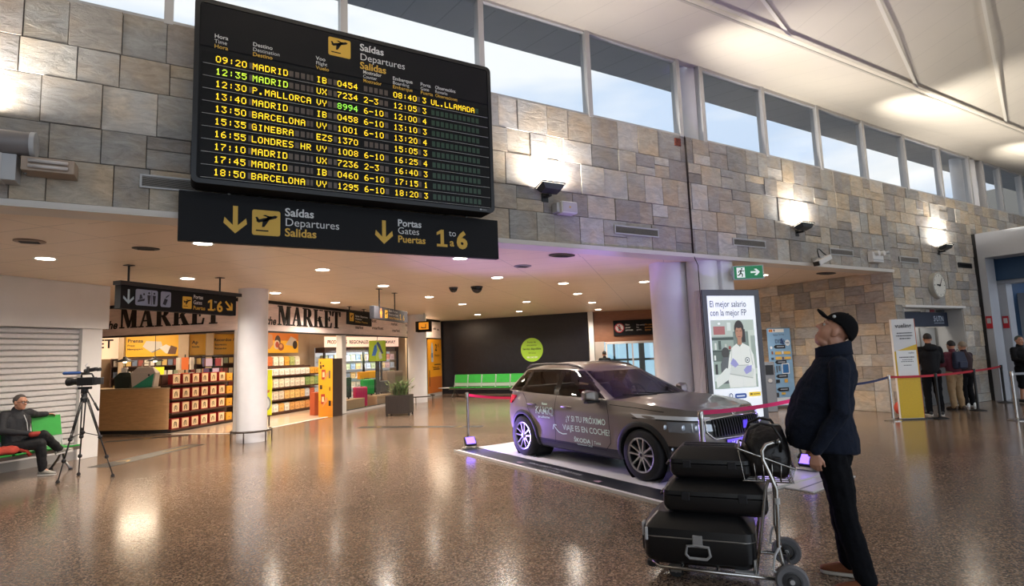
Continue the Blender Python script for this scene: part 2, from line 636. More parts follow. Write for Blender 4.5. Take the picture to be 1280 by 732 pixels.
# slab over the passage, tiled underneath
m = MB().box(-12, 14.75, W+.3, 33, CEIL, CEIL+.2).box(14.75, 27, 13.0, 33, CEIL, CEIL+.2)
m.quad((-9, W, CEIL-.03), (14.75, W, CEIL-.03), (14.75, W+.7, CEIL-.03), (-9, W+.7, CEIL-.03))
struct('ceiling_passage', m, lined_mat('metal ceiling tiles', 'e0ccb6', 1.4, 0.7, 45, 0.014, 0.62, 0.42, 0.05))
m = MB().box(-12, 33, W+.35, 33, 5.3, 5.4)  # unseen roof, added to keep sky light out of the passage
struct('roof_sky_block', m, mgrey)
# outer shell
shell = mat('far plaster', '9c968d', 0.7, noise=.05, nscale=1)
m = MB().box(-15.2, -15, -16, W, 0, 9.3).box(-15, -9, W, W+.3, 0, 9).box(-12.2, -12, W, 33, 0, 5.4)
struct('wall_left', m, shell)
m = MB().box(36, 36.2, -16, 33, 0, 9.3).box(30, 36, W, W+.3, 0, 7)
struct('wall_right', m, shell)
m = MB().box(-12, 33, 33, 33.2, 0, 5.4).box(27, 27.2, 13, 33, 0, 5.4).box(14.95, 27, 13.0, 13.2, 0, 3.4)
struct('wall_rear', m, shell)
m = MB().box(-15, 36, -16.2, -16, 0, 0.6).box(-15, 36, -16.2, -16, 6.5, 9.3)
for k in range(14):
    m.box(-15+k*3.9, -14.9+k*3.9, -16.2, -16, .6, 6.5)
struct('wall_back', m, shell)

# columns
colm = mat('column paint', 'e2e0e2', 0.35, noise=.03, nscale=4)
for i, (x, y, r, h) in enumerate([(1.31, 14.16, .316, CEIL), (7.9, 21.4, .365, CEIL), (8.33, 8.2, .377, CEIL), (8.62, 7.62, .29, 7.3), (20.1, 7.62, .3, 7.1)]):
    m = MB().lathe([(r, 0.0), (r, h)], 48, (x, y, 0))
    if i == 4:
        m.v = [(a, b, max(c, 4.6)) for a, b, c in m.v]
    struct('column_%d' % (i+1), m, colm, smooth=True, auto=40)
m = MB().box(8.86, 9.2, W+.1, 8.1, 0, CEIL)
struct('column_6', m, colm, bevel=.03)

# dark far wall, wood wall with the glass doors
def plane_box(mb, p, q, z0, z1, t=0.1, back=True):
    p, q = Vector((*p, 0)), Vector((*q, 0))
    d = (q-p).normalized()
    n = Vector((-d.y, d.x, 0))*t
    mb.loft([[p+Vector((0, 0, z0)), q+Vector((0, 0, z0)), q+n+Vector((0, 0, z0)), p+n+Vector((0, 0, z0))], [p+Vector((0, 0, z1)), q+Vector((0, 0, z1)), q+n+Vector((0, 0, z1)), p+n+Vector((0, 0, z1))]])
    return mb
dark_wall = mat('dark blue wall', '15161f', 0.38, noise=.25, nscale=6)
m = plane_box(MB(), (10.45, 25.2), (14.95, 19.25), 0, CEIL, .15)
struct('wall_dark', m, dark_wall)
m = plane_box(MB(), (14.93, 19.2), (15.06, 19.44), 0, CEIL, .2)
struct('trim_7', m, white_paint)
wood = mat('terracotta wood panel', '8a5b40', 0.5, noise=.12, nscale=4, stretch=(1, 1, 8))
m = plane_box(MB(), (15.06, 19.52), (18.4, 16.83), 2.1, CEIL, .15)
plane_box(m, (15.06, 19.52), (15.13, 19.47), 0, 2.1, .15)
plane_box(m, (17.25, 17.76), (18.4, 16.83), 0, 2.1, .15)
struct('wall_wood', m, wood)

# shutter wall at the left: lintel, pillar, side
S = thing('t', 'x', 'x')
D.objects.remove(S)
def loc_frame(x, y, a):
    return Matrix.Translation((x, y, 0)) @ Matrix.Rotation(R(a), 4, 'Z')
FS = loc_frame(-1.48, 14.15, 42.6)
m = MB()
m.T = FS
m.box(-6.5, 0.09, -.05, .5, 2.52, CEIL).box(-.40, 0.0, 0.0, .45, 0, 2.52).box(-6.5, -.40, .12, .3, 0, .06)
struct('wall_kiosk', m, white_paint, bevel=.004)
m = MB(); m.T = FS
m.box(-.03, 0.0, .45, 5.2, 0, CEIL)
struct('wall_kiosk_side', m, white_paint)
m = MB(); m.T = FS
m.box(-6.5, -.40, .06, .12, 0, .16)
struct('baseboard_kiosk', m, mat('dull skirting', '8b8885', .6))
m = MB()
m.T = FS
z = 0.1
while z < 2.56:
    p = [(-6.5, .12, z), (-6.5, .085, z+.02), (-6.5, .085, z+.085), (-6.5, .12, z+.10)]
    m.loft([[(-6.5, b, c) for a, b, c in p], [(-.40, b, c) for a, b, c in p]], cap=False, close=False)
    z += .105
struct('door_1', m, mat('roller shutter', 'cdc9c6', 0.4, 0.1, noise=.05))
# ================================================================ THINGS ON THE STONE WALL
def front(i, names):
    return names[i]
# ventilation grilles
vg = mat('vent slats', 'aaa59f', 0.5)
vpos = [(-0.48, 1.13, 3.66, 3.81), (6.16, 7.15, 3.65, 3.80), (9.08, 10.04, 3.64, 3.79), (12.23, 13.12, 3.64, 3.79), (15.1, 16.02, 3.62, 3.77), (18.1, 18.87, 3.62, 3.76)]
vlab = ['long pale ventilation grille in the stone wall beside the departures board', 'ventilation grille in the stone wall below the small white loudspeaker', 'ventilation grille in the stone wall above the green exit sign',
        'ventilation grille in the stone wall beside the white twin emergency light', 'ventilation grille in the stone wall above the yellow and white banner', 'dark ventilation grille in the stone wall next to the portal edge']
for (a, b, c, d), l in zip(vpos, vlab):
    t = thing('wall_vent', l, 'vent', (a, W-.03, c), 0, 'vents in the stone wall')
    wd, h = b-a, d-c
    MB().box(0, wd, -.015, .0, 0, .018).box(0, wd, -.015, 0, h-.018, h).box(0, .02, -.015, 0, .018, h-.018).box(wd-.02, wd, -.015, 0, .018, h-.018).build('frame', lgrey if a < 18 else dgrey, t)
    s = MB()
    n = 8
    for k in range(n):
        z = .02+(h-.04)*k/n
        s.quad((.02, -.014, z), (wd-.02, -.014, z), (wd-.02, -.008, z+.0105), (.02, -.008, z+.0105))
        s.build('slats', vg if a < 18 else dgrey, t)
    MB().box(.015, wd-.015, .004, .02, .015, h-.015).build('duct', dgrey, t)

# floodlights that wash the wall, each with an added ceiling spot
lens_m = mat('floodlight lens', 'fff4e0', 0.4, emit=6)
lamp_house = mat('floodlight housing', '3f4042', 0.45, 0.3)
llab = ['black floodlight on the stone wall at the edge beside the grey camera housing', 'black floodlight on the stone wall above the small white loudspeaker',
        'black floodlight on the stone wall above the tilted security camera', 'black floodlight on the stone wall above the round clock']
for (x, z), l in zip([(-1.98, 4.24), (4.81, 4.22), (11.14, 4.14), (17.14, 4.08)], llab):
    t = thing('floodlight', l, 'lamp', (x, W, z), 0, 'floodlights on the stone wall')
    h = MB()
    h.T = Matrix.Translation((0, -.20, 0)) @ Matrix.Rotation(R(-18), 4, 'X')
    h.loft([[(-.17, -.09, -.06), (.17, -.09, -.06), (.17, .07, -.06), (-.17, .07, -.06)], [(-.24, -.15, .03), (.24, -.15, .03), (.24, .11, .03), (-.24, .11, .03)]])
    h.box(-.25, .25, -.16, -.145, .03, .06).box(-.25, .25, .105, .12, .03, .06).box(-.25, -.235, -.145, .105, .03, .06).box(.235, .25, -.145, .105, .03, .06)
    h.build('housing', lamp_house, t, bevel=.006)
    e = MB(); e.T = Matrix.Translation((0, -.20, 0)) @ Matrix.Rotation(R(-18), 4, 'X')
    e.box(-.23, .23, -.14, .10, .031, .042)
    e.build('lens', lens_m, t)
    MB().box(-.03, .03, -.2, -.02, -.13, -.09).box(-.07, .07, -.025, -.005, -.2, -.04).build('bracket', black, t, bevel=.004)
    t.scale = (.86, .86, .86)
    lamp('floodlight_beam', 'AREA', (0, -.21, .07), 36*P_HALL, (1, .95, .88), .4, aim=(0, -.16, 1), parent=t, sy=.2)
    lamp('ceiling_fill_spot', 'SPOT', (0, -.27, .10), 1500*P_HALL, (1, .95, .86), .1, aim=({-2: 3.6, 5: 5.4, 11: 3.5, 17: 3.4}[round(x)], -1.95, 2.45), spot=48, blend=1.0, parent=t)  # added spot standing in for unseen uplighters, aimed at the ceiling's bright patches

# loudspeaker, cameras, emergency lights
def speaker_box(t, w_, h_, d_):
    MB().box(-w_/2, w_/2, -d_, -.03, -h_/2, h_/2).build('cabinet', white_paint, t, bevel=.02, seg=3)
    MB().box(-w_/2+.02, w_/2-.02, -d_-.006, -d_+.002, -h_/2+.02, h_/2-.02).build('grille', mat('speaker cloth', 'b5aeb0', .8), t)
    MB().box(-.012, .012, -d_-.01, -d_-.005, -.014, .014).build('badge', yellow, t)
    MB().box(-w_/2-.05, -w_/2+.02, -d_*.7, 0, -h_/2+.02, h_/2-.02).build('bracket', lgrey, t, bevel=.01)
speaker_box(thing('loudspeaker', 'small white loudspeaker on the stone wall under a floodlight', 'speaker', (5.13, W-.02, 3.95)), .30, .19, .2)

t = thing('loudspeaker', 'grey cylindrical loudspeaker on the stone wall beside the departures board', 'speaker', (-1.72, W-.02, 3.94))
m = MB(); m.T = Matrix.Translation((0, -.17, 0)) @ Matrix.Rotation(R(90), 4, 'Y')
m.lathe([(.0, -.4), (.12, -.4), (.12, .32), (.115, .34), (.0, .34)], 24)
m.build('barrel', mat('grey barrel', '7c7674', .45), t, smooth=True, auto=35)
m = MB(); m.T = Matrix.Translation((0, -.17, 0)) @ Matrix.Rotation(R(90), 4, 'Y')
m.lathe([(.0, .34), (.128, .34), (.128, .38), (.0, .385)], 24)
m.build('end_cap', lgrey, t, smooth=True, auto=35)
MB().box(-.08, -.05, -.295, -.286, -.015, .015).build('badge', yellow, t)
MB().box(-.1, 0, -.1, 0, .07, .15).build('bracket', dgrey, t)
t = thing('junction_box', 'white metal box on the stone wall below the grey cylinder', 'box', (-1.76, W-.02, 3.55))
MB().box(-.4, .17, -.20, 0, 0, .28).build('case', offwhite, t, bevel=.006)
MB().box(.17, .28, -.205, 0, .01, .27).build('end_panel', lgrey, t, bevel=.004)
t = thing('light_fitting', 'short white twin tube fitting fixed beside the white metal box', 'lamp', (-1.44, W-.02, 3.685))
MB().box(0, .42, -.24, 0, -.02, .12).build('tray', mat('beige tray', 'a6927f', .5), t, bevel=.005)
for k in range(2):
    MB().cyl((.06, -.26, .02+k*.055), (.37, -.26, .02+k*.055), .018).build('tube', mat('tube', 'cfc6c0', .3), t, smooth=True)
MB().cyl((0, -.12, .02), (.02, -.12, -.03), .015).cyl((0, -.10, .12), (-.02, -.10, .2), .012).build('bracket', steel, t)

t = thing('security_camera', 'white bullet camera hanging on a looped cable under the stone wall edge', 'camera', (11.63, W-.02, 3.47))
m = MB(); m.T = Matrix.Translation((0, -.2, -.02)) @ Matrix.Rotation(R(-20), 4, 'Y')
m.box(-.24, .24, -.07, .07, -.055, .055)
m.build('body', white_paint, t, bevel=.02, seg=3)
m = MB(); m.T = Matrix.Translation((0, -.2, -.02)) @ Matrix.Rotation(R(-20), 4, 'Y')
m.box(-.27, -.235, -.06, .06, -.045, .045)
m.build('lens_window', black, t)
MB().tube([(-.12, -.2, .03), (-.13, -.18, .16), (-.05, -.14, .23), (.08, -.1, .24), (.17, -.12, .16), (.18, -.2, .08)], .012).build('cable', black, t, smooth=True)
MB().box(-.05, .05, -.2, 0, -.02, .06).build('bracket', lgrey, t)
t = thing('emergency_light', 'white twin emergency light on the stone wall near the corner', 'lamp', (13.98, W-.02, 3.66))
MB().box(-.25, .2, -.12, 0, -.12, .12).build('case', white_paint, t, bevel=.01)
for k, (x, z) in enumerate([(-.12, .08), (.1, .09)]):
    MB().cyl((x, -.2, z), (x, -.11, z), .06).build('lamp_head', white_paint, t, smooth=True, auto=40)
MB().cyl((.2, -.1, .1), (.3, -.2, .12), .035).box(-.24, .18, -.13, -.119, -.08, -.06).build('side_lamp', lgrey, t)

# clock
t = thing('wall_clock', 'round white wall clock on the stone wall showing just after nine', 'clock', (16.72, W-.02, 3.08))
m = MB(); m.T = face(0, 0, 0)
m.lathe([(0, 0), (.33, 0), (.33, .11), (.30, .12), (.30, .105), (0, .105)], 48)
m.build('case', mat('clock case', 'a9a69c', .4), t, smooth=True, auto=30)
m = MB(); m.T = face(0, -.107, 0)
m.lathe([(0, 0), (.298, 0), (.298, .003), (0, .003)], 48)
m.build('dial', mat('clock dial', 'd8d4c8', .5), t)
m = MB(); m.T = face(0, -.111, 0)
for k in range(12):
    a = k*PI/6
    r0 = .24 if k % 3 else .225
    for q in (1,):
        c, s_ = math.sin(a), math.cos(a)
        wv = .006 if k % 3 else .010
        m.add([(c*r0+s_*wv, s_*r0-c*wv, 0), (c*.275+s_*wv, s_*.275-c*wv, 0), (c*.275-s_*wv, s_*.275+c*wv, 0), (c*r0-s_*wv, s_*r0+c*wv, 0)], [(3, 2, 1, 0)])
m.build('hour_marks', dgrey, t)
def hand(ang, l, wv, y):
    m = MB(); m.T = face(0, y, 0) @ Matrix.Rotation(-R(ang), 4, 'Z')
    m.box(-wv, wv, -.04, l, 0, .004)
    return m
hand(273, .15, .016, -.115).build('hour_hand', black, t)
hand(36, .23, .011, -.120).build('minute_hand', black, t)
m = MB(); m.T = face(0, -.125, 0); m.lathe([(0, 0), (.02, 0), (.02, .006), (0, .006)], 16); m.build('hub', black, t)

# ---------------------------------------------------------------- pictograms and lettering
def plane_icon(mb, x, y, s):
    """departing aeroplane over a runway, in a square of side s with its lower left at x, y"""
    def pl(pts):
        mb.add([(x+a*s, y+b*s, 0) for a, b in pts], [tuple(range(len(pts)))])
    pl([(.12, .56), (.22, .50), (.86, .72), (.92, .80), (.82, .83), (.20, .62)])
    pl([(.36, .56), (.47, .56), (.74, .76), (.66, .80)][::1])
    pl([(.42, .62), (.36, .58), (.34, .33), (.43, .34), (.66, .72), (.56, .74)])
    pl([(.10, .72), (.17, .73), (.26, .60), (.16, .55)])
    pl([(.36, .80), (.46, .83), (.70, .76), (.60, .72)])
    pl([(.12, .16), (.58, .16), (.58, .21), (.12, .21)])
def arrow(mb, x, y, s, ang, wv=.13):
    """arrow pointing up at angle 0, centred"""
    M = mb.T
    mb.T = M @ Matrix.Translation((x, y, 0)) @ Matrix.Rotation(R(ang), 4, 'Z') @ Matrix.Diagonal((s, s, 1, 1))
    v = wv
    mb.add([(-v/2, -.5, 0), (v/2, -.5, 0), (v/2, .38, 0), (-v/2, .38, 0)], [(0, 1, 2, 3)])
    for q in (-1, 1):
        p = [(0, .5, 0.001), (0, .5-v*1.35, 0.001), (q*(.38-v*.2), .12-v*1.2, 0.001), (q*.38, .12+v*.1, 0.001)]
        mb.add(p if q < 0 else p[::-1], [(0, 3, 2, 1) if False else (0, 1, 2, 3)])
    mb.T = M
def rrect(x0, y0, x1, y1, r, n=5):
    pts = []
    for cx, cy, a0 in ((x1-r, y0+r, -90), (x1-r, y1-r, 0), (x0+r, y1-r, 90), (x0+r, y0+r, 180)):
        for k in range(n+1):
            a = R(a0+90*k/n)
            pts.append((cx+r*math.cos(a), cy+r*math.sin(a)))
    return pts

def one(mb, x, y, h):
    q = h/.235
    mb.add([(x+a*q, y+b*q, 0) for a, b in [(.055, .03), (.055, .18), (.0, .155), (.0, .195), (.065, .235), (.105, .235), (.105, .03)]], [(0, 1, 2, 3, 4, 5, 6)])
    mb.add([(x+a*q, y+b*q, 0) for a, b in [(.0, 0), (.155, 0), (.155, .036), (.0, .036)]], [(0, 1, 2, 3)])
DOT = {'0': '0E11111111110E', '1': '040C040404040E', '2': '0E11010204081F', '3': '1F02040201110E', '4': '02060A121F0202', '5': '1F101E0101110E', '6': '0608101E11110E', '7': '1F010204080808',
       '8': '0E11110E11110E', '9': '0E11110F01020C', 'A': '0E11111F111111', 'B': '1E11111E11111E', 'C': '0E11101010110E', 'D': '1E11111111111E', 'E': '1F10101E10101F', 'G': '0E11101711110F',
       'H': '1111111F111111', 'I': '0E04040404040E', 'L': '1010101010101F', 'M': '111B1515111111', 'N': '11191513111111', 'O': '0E11111111110E', 'P': '1E11111E101010', 'R': '1E11111E141211',
       'S': '0F10100E01011E', 'U': '1111111111110E', 'V': '11111111110A04', 'X': '11110A040A1111', 'Y': '1111110A040404', 'Z': '1F01020408101F', ':': '00040400040400', '.': '00000000000C0C', '-': '0000001F000000'}
def dots(mb, ch, x, y, dx, dy):
    b = DOT.get(ch)
    if not b:
        return
    for r in range(7):
        bits = int(b[2*r:2*r+2], 16)
        for c in range(5):
            if bits >> (4-c) & 1:
                X, Y_ = x+c*dx, y+(6-r)*dy
                mb.add([(X, Y_, 0), (X+dx*.98, Y_, 0), (X+dx*.98, Y_+dy*.98, 0), (X, Y_+dy*.98, 0)], [(0, 1, 2, 3)])

led_y = mat('lit yellow segments', 'ffd21e', 0.5, emit=.85)
led_g = mat('lit green yellow segments', 'cdf03a', 0.5, emit=.75)
led_g2 = mat('lit green segments', '9cf24a', 0.5, emit=.75)
cell_b = mat('unlit brown cells', '5c4f45', 0.4)
cell_g = mat('unlit green cells', '22422c', 0.4)

t = thing('departures_board', 'large black departures board with yellow dot lettering above the passage', 'sign', (0.0, 7.12, 3.66))
BW, BH = 3.672, 2.115
m = MB(); m.T = face(0, 0, 0); m.prism(rrect(0, 0, BW, BH, .07), 0.02, .32)
m.build('housing', signblack, t, bevel=.006)
m = MB(); m.T = face(0, -.32, 0)
o_, i_ = rrect(0, 0, BW, BH, .07), rrect(.05, .05, BW-.05, BH-.05, .04)
m.loft([[(a, b, 0) for a, b in o_], [(a, b, .012) for a, b in o_], [(a, b, .012) for a, b in i_], [(a, b, 0) for a, b in i_]], cap=False)
m.build('rim', mat('board rim', '0e0e10', .35), t)
m = MB(); m.T = face(0, -.325, 0); m.box(.06, BW-.06, 1.56, BH-.06, 0, .004)
m.build('header_panel', mat('board header', '161517', .7, spec=.25, noise=.1, nscale=80), t)
m = MB(); m.T = face(0, -.331, 0); m.prism(rrect(1.43, 1.775, 1.70, 2.01, .02), 0, .003)
ic = m.build('departure_symbol', yellow, t)
m = MB(); m.T = face(0, -.3355, 0); plane_icon(m, 1.435, 1.775, .25); m.build('aeroplane', signblack, ic)
hw, hy = MB(), MB()
hw.T = hy.T = face(0, -.3315, 0)
hw.text('Saídas', .128, 1.815, 1.925, bold=.022).text('Departures', .128, 1.815, 1.80)
hy.text('Salidas', .128, 1.815, 1.685, bold=.022)
for x, a, b, c in [(.195, 'Hora', 'Time', 'Hora'), (.586, 'Destino', 'Destination', 'Destino'), (1.283, 'Voo', 'Flight', 'Vuelo'), (1.854, 'Mostrador', 'Counter', 'Mostrador'), (2.237, 'Embarque', 'Boarding', 'Embarque'), (2.615, 'Porta', 'Gate', 'Puerta'), (2.823, 'Observacións', 'Remarks', 'Observaciones')]:
    e = 0.82 if len(a) > 8 else 1
    hw.text(a, .066, x, 1.675-(.048 if x > 1.8 else 0), bold=.012, ex=e).text(b, .062, x, 1.615-(.045 if x > 1.8 else 0), ex=e)
    hy.text(c, .066, x, 1.555-(.042 if x > 1.8 else 0), bold=.012, ex=e)
hw.build('white_heading', signwhite, t)
hy.build('yellow_heading', yellow, t)
rows = [('09:20', 'MADRID', 'IB', '0454', '', '08:40', '3', 'UL.LLAMADA', 0), ('12:35', 'MADRID', 'UX', '7234', '2-3', '12:05', '3', '', 1), ('12:30', 'P.MALLORCA', 'VY', '8994', '6-10', '12:00', '4', '', 2),
        ('13:40', 'MADRID', 'IB', '0458', '6-10', '13:10', '3', '', 0), ('13:50', 'BARCELONA', 'VY', '1001', '6-10', '13:20', '4', '', 0), ('15:35', 'GINEBRA', 'EZS', '1370', '', '15:05', '3', '', 0),
        ('16:55', 'LONDRES HR', 'VY', '1008', '6-10', '16:25', '4', '', 0), ('17:10', 'MADRID', 'UX', '7236', '2-3', '16:40', '3', '', 0), ('17:45', 'MADRID', 'IB', '0460', '6-10', '17:15', '1', '', 0), ('18:50', 'BARCELONA', 'VY', '1295', '6-10', '18:20', '3', '', 0)]
row_m = mat('row strip', '0b0b0c', .5, spec=.2)
line_m = mat('row divider', 'b0b0ae', .4)
for i, rw in enumerate(rows):
    zc = 1.43-i*.1437
    m = MB(); m.T = face(0, -.325, 0)
    m.box(.075, BW-.06, zc-.070, zc+.068, 0, .006)
    rp = m.build('display_row', row_m, t)
    m = MB(); m.T = face(0, -.3315, 0)
    m.box(.09, BW-.07, zc-.0725, zc-.0685, 0, .006)
    m.build('divider', line_m, rp)
    lit, l2, cb_, cg = MB(), MB(), MB(), MB()
    for q in (lit, l2, cb_, cg):
        q.T = face(0, -.3325, 0)
    P = .0655
    fields = [(.215, 5, rw[0]), (.215+5.1*P, 0, ''), (.589, 10, rw[1]), (1.293, 3, rw[2]), (1.538, 4, rw[3]), (1.863, 5, rw[4]), (2.245, 5, rw[5]), (2.64, 1, rw[6]), (2.762, 11, rw[7])]
    for fx, n, s_ in fields:
        for k in range(n):
            ch = s_[k] if k < len(s_) else ' '
            x = fx+k*P
            if ch != ' ':
                dots(l2 if (rw[8] == 1 and fx < 1) or (rw[8] == 2 and 1.5 < fx < 1.6) else lit, ch, x, zc-.038, .0099, .0106)
            else:
                (cg if fx > 2.7 else cb_).add([(x, zc-.036, 0), (x+.046, zc-.036, 0), (x+.046, zc+.034, 0), (x, zc+.034, 0)], [(0, 1, 2, 3)])
    for xx in (.215+5.25*P, 1.293-.075 if len(rw[1]) < 10 else 9, 1.293+3.1*P, 2.57):
        if xx < 5:
            cb_.add([(xx-.005, zc-.036, 0), (xx+.035, zc-.036, 0), (xx+.035, zc+.034, 0), (xx-.005, zc+.034, 0)], [(0, 1, 2, 3)])
    lit.build('lit_characters', led_y, rp)
    if l2.v:
        l2.build('green_characters', led_g if rw[8] == 1 else led_g2, rp)
    cb_.build('unlit_cells', cell_b, rp)
    if cg.v:
        cg.build('green_cells', cell_g, rp)
m = MB(); m.T = face(0, -.334, 0); m.box(3.44, 3.47, .022, .042, 0, .002).text('INDRA', .022, 3.48, .024); m.build('maker_mark', lgrey, t)
MB().box(.5, .56, -.02, .09, 1.9, 1.96).box(3.1, 3.16, -.02, .09, 1.9, 1.96).box(.5, .56, -.02, .09, .3, .36).box(3.1, 3.16, -.02, .09, .3, .36).build('wall_bracket', steel, t)

# the long hanging sign below it
t = thing('direction_sign', 'long black sign with yellow arrows to departures and gates one to six', 'sign', (-.11, 7.13, 3.075))
MB().box(0, 3.98, -.05, .03, 0, .565).build('panel', signblack, t, bevel=.004)
a_, w_, y_ = MB(), MB(), MB()
for q in (a_, w_, y_):
    q.T = face(.11, -.052, -3.075)
arrow(a_, .455, 3.352, .32, 180, .16)
arrow(a_, 2.19, 3.34, .31, 180, .16)
a_.build('arrow', yellow, t)
m = MB(); m.T = face(.11, -.051, -3.075); m.prism(rrect(.63, 3.19, .935, 3.49, .025), 0, .003)
ic = m.build('departure_symbol', yellow, t)
m = MB(); m.T = face(.11, -.0555, -3.075); plane_icon(m, .635, 3.19, .295); m.build('aeroplane', signblack, ic)
w_.text('Saídas', .138, .985, 3.445, bold=.022).text('Departures', .138, .985, 3.325)
y_.text('Salidas', .138, .985, 3.20, bold=.022)
w_.text('Portas', .128, 2.372, 3.437, bold=.022).text('Gates', .128, 2.372, 3.335).text('to', .125, 3.10, 3.355)
y_.text('Puertas', .128, 2.372, 3.222, bold=.022).text('a', .15, 3.11, 3.215, bold=.02).text('6', .32, 3.215, 3.20, bold=.045)
w_.build('white_lettering', signwhite, t)
one(y_, 2.92, 3.20, .235)
y_.build('yellow_lettering', yellow, t)
for x in (.5, 3.5):
    MB().box(x-.015, x+.015, -.02, .01, .55, .75).box(x-.015, x+.015, -.02, .14, .72, .75).build('hanger', steel, t)

# exit sign on the pillar
t = thing('exit_sign', 'green exit sign with running figure and arrow on the white pillar', 'sign', (9.05, 7.2, 2.99), -3)
ES = Matrix.Rotation(R(-32), 4, 'Z')
m = MB(); m.T = ES; m.box(-.05, .52, -.03, .03, -.03, .24); m.build('frame', mat('exit sign frame', 'a9b2ab', .3), t, bevel=.006)
m = MB(); m.T = ES @ face(0, -.0305, 0); m.box(-.025, .495, -.01, .225, 0, .004)
m.build('panel', mat('exit green', '0f7a46', .4, emit=.25), t)
m = MB(); m.T = ES @ face(0, -.0355, 0)
m.box(.02, .17, .01, .205, 0, .001)
arrow(m, .36, .107, .17, -90, .2)
sm = m.build('arrow_and_door', mat('exit white', 'dfeadf', .4, emit=.35), t)
m = MB(); m.T = ES @ face(0, -.0375, 0)
m.lathe([(0, 0), (.016, 0), (.016, .001), (0, .001)], 12, (.115, .178, 0))
for a, b, r in [((.105, .155), (.09, .10), .014), ((.09, .10), (.125, .07), .011), ((.125, .07), (.115, .025), .009), ((.09, .10), (.065, .06), .011), ((.065, .06), (.03, .055), .009), ((.105, .15), (.145, .13), .008), ((.145, .13), (.16, .145), .007), ((.105, .15), (.065, .135), .008), ((.065, .135), (.05, .105), .007)]:
    d = (Vector(b)-Vector(a)).normalized()
    n_ = Vector((-d.y, d.x))*r
    A, B = Vector(a), Vector(b)
    m.add([(*(A+n_), 0), (*(B+n_), 0), (*(B-n_), 0), (*(A-n_), 0)], [(3, 2, 1, 0)])
m.build('running_figure', mat('exit dark', '0b3f26', .5), sm)
MB().box(-.06, .02, -.01, .05, .05, .15).build('bracket', lgrey, t)

# ---------------------------------------------------------------- lightbox poster
t = thing('poster_lightbox', 'tall grey lightbox with a poster of a laboratory worker with crossed arms', 'poster', (8.07, 7.19, 0), -11.4)
PW, PH = 1.265, 2.75
m = MB().box(0, PW, 0, .06, .06, PH).box(0, PW, .07, .12, .06, PH).box(0, PW, .13, .19, .06, PH)
m.build('cabinet', mat('lightbox metal', 'c3c0c8', .45), t, bevel=.004)
MB().box(.05, PW-.05, .02, .17, 0, .06).build('base', dgrey, t)
m = MB()
m.box(.0, PW, -.03, 0, PH-.11, PH).box(0, PW, -.03, 0, .06, .42).box(0, .1, -.03, 0, .42, PH-.11).box(PW-.1, PW, -.03, 0, .42, PH-.11)
m.build('frame', mat('lightbox frame', '55555a', .4, .3), t, bevel=.005)
poster = m = MB(); m.T = face(0, -.008, 0)
m.box(.1, PW-.1, .42, PH-.11, 0, .003)
po = m.build('poster_sheet', mat('poster paper', 'd9dde2', .3, emit=.55), t)
m = MB(); m.T = face(0, -.013, 0)
m.text('El mejor salario', .165, .155, 2.435, width=.80, bold=.004).text('con la mejor FP', .165, .155, 2.275, width=.80, bold=.004)
m.build('headline', mat('poster ink', '2b3a66', .4), po)
# the photograph on the poster: a laboratory, flat printed shapes
def shapes(parent, name, items, y0, T0=Matrix(), lit=False):
    """flat printed shapes: (colour, polygon) from back to front"""
    m = MB()
    ms = []
    for i, (h, pts) in enumerate(items):
        mm = mat('backlit print '+h, h, .35, emit=.45) if lit else mat('print '+h, h, .45)
        if mm not in ms:
            ms.append(mm)
        m.m = ms.index(mm)
        m.T = T0 @ face(0, y0-.0006*i, 0)
        m.add([(a, b, 0) for a, b in pts], [tuple(range(len(pts)))])
    return m.build(name, ms, parent)
def ellp(cx, cy, rx, ry, n=18, a0=0, a1=360):
    return [(cx+rx*math.cos(R(a0+(a1-a0)*k/n)), cy+ry*math.sin(R(a0+(a1-a0)*k/n))) for k in range(n if a1-a0 == 360 else n+1)]
def rc(x0, y0, x1, y1):
    return [(x0, y0), (x1, y0), (x1, y1), (x0, y1)]
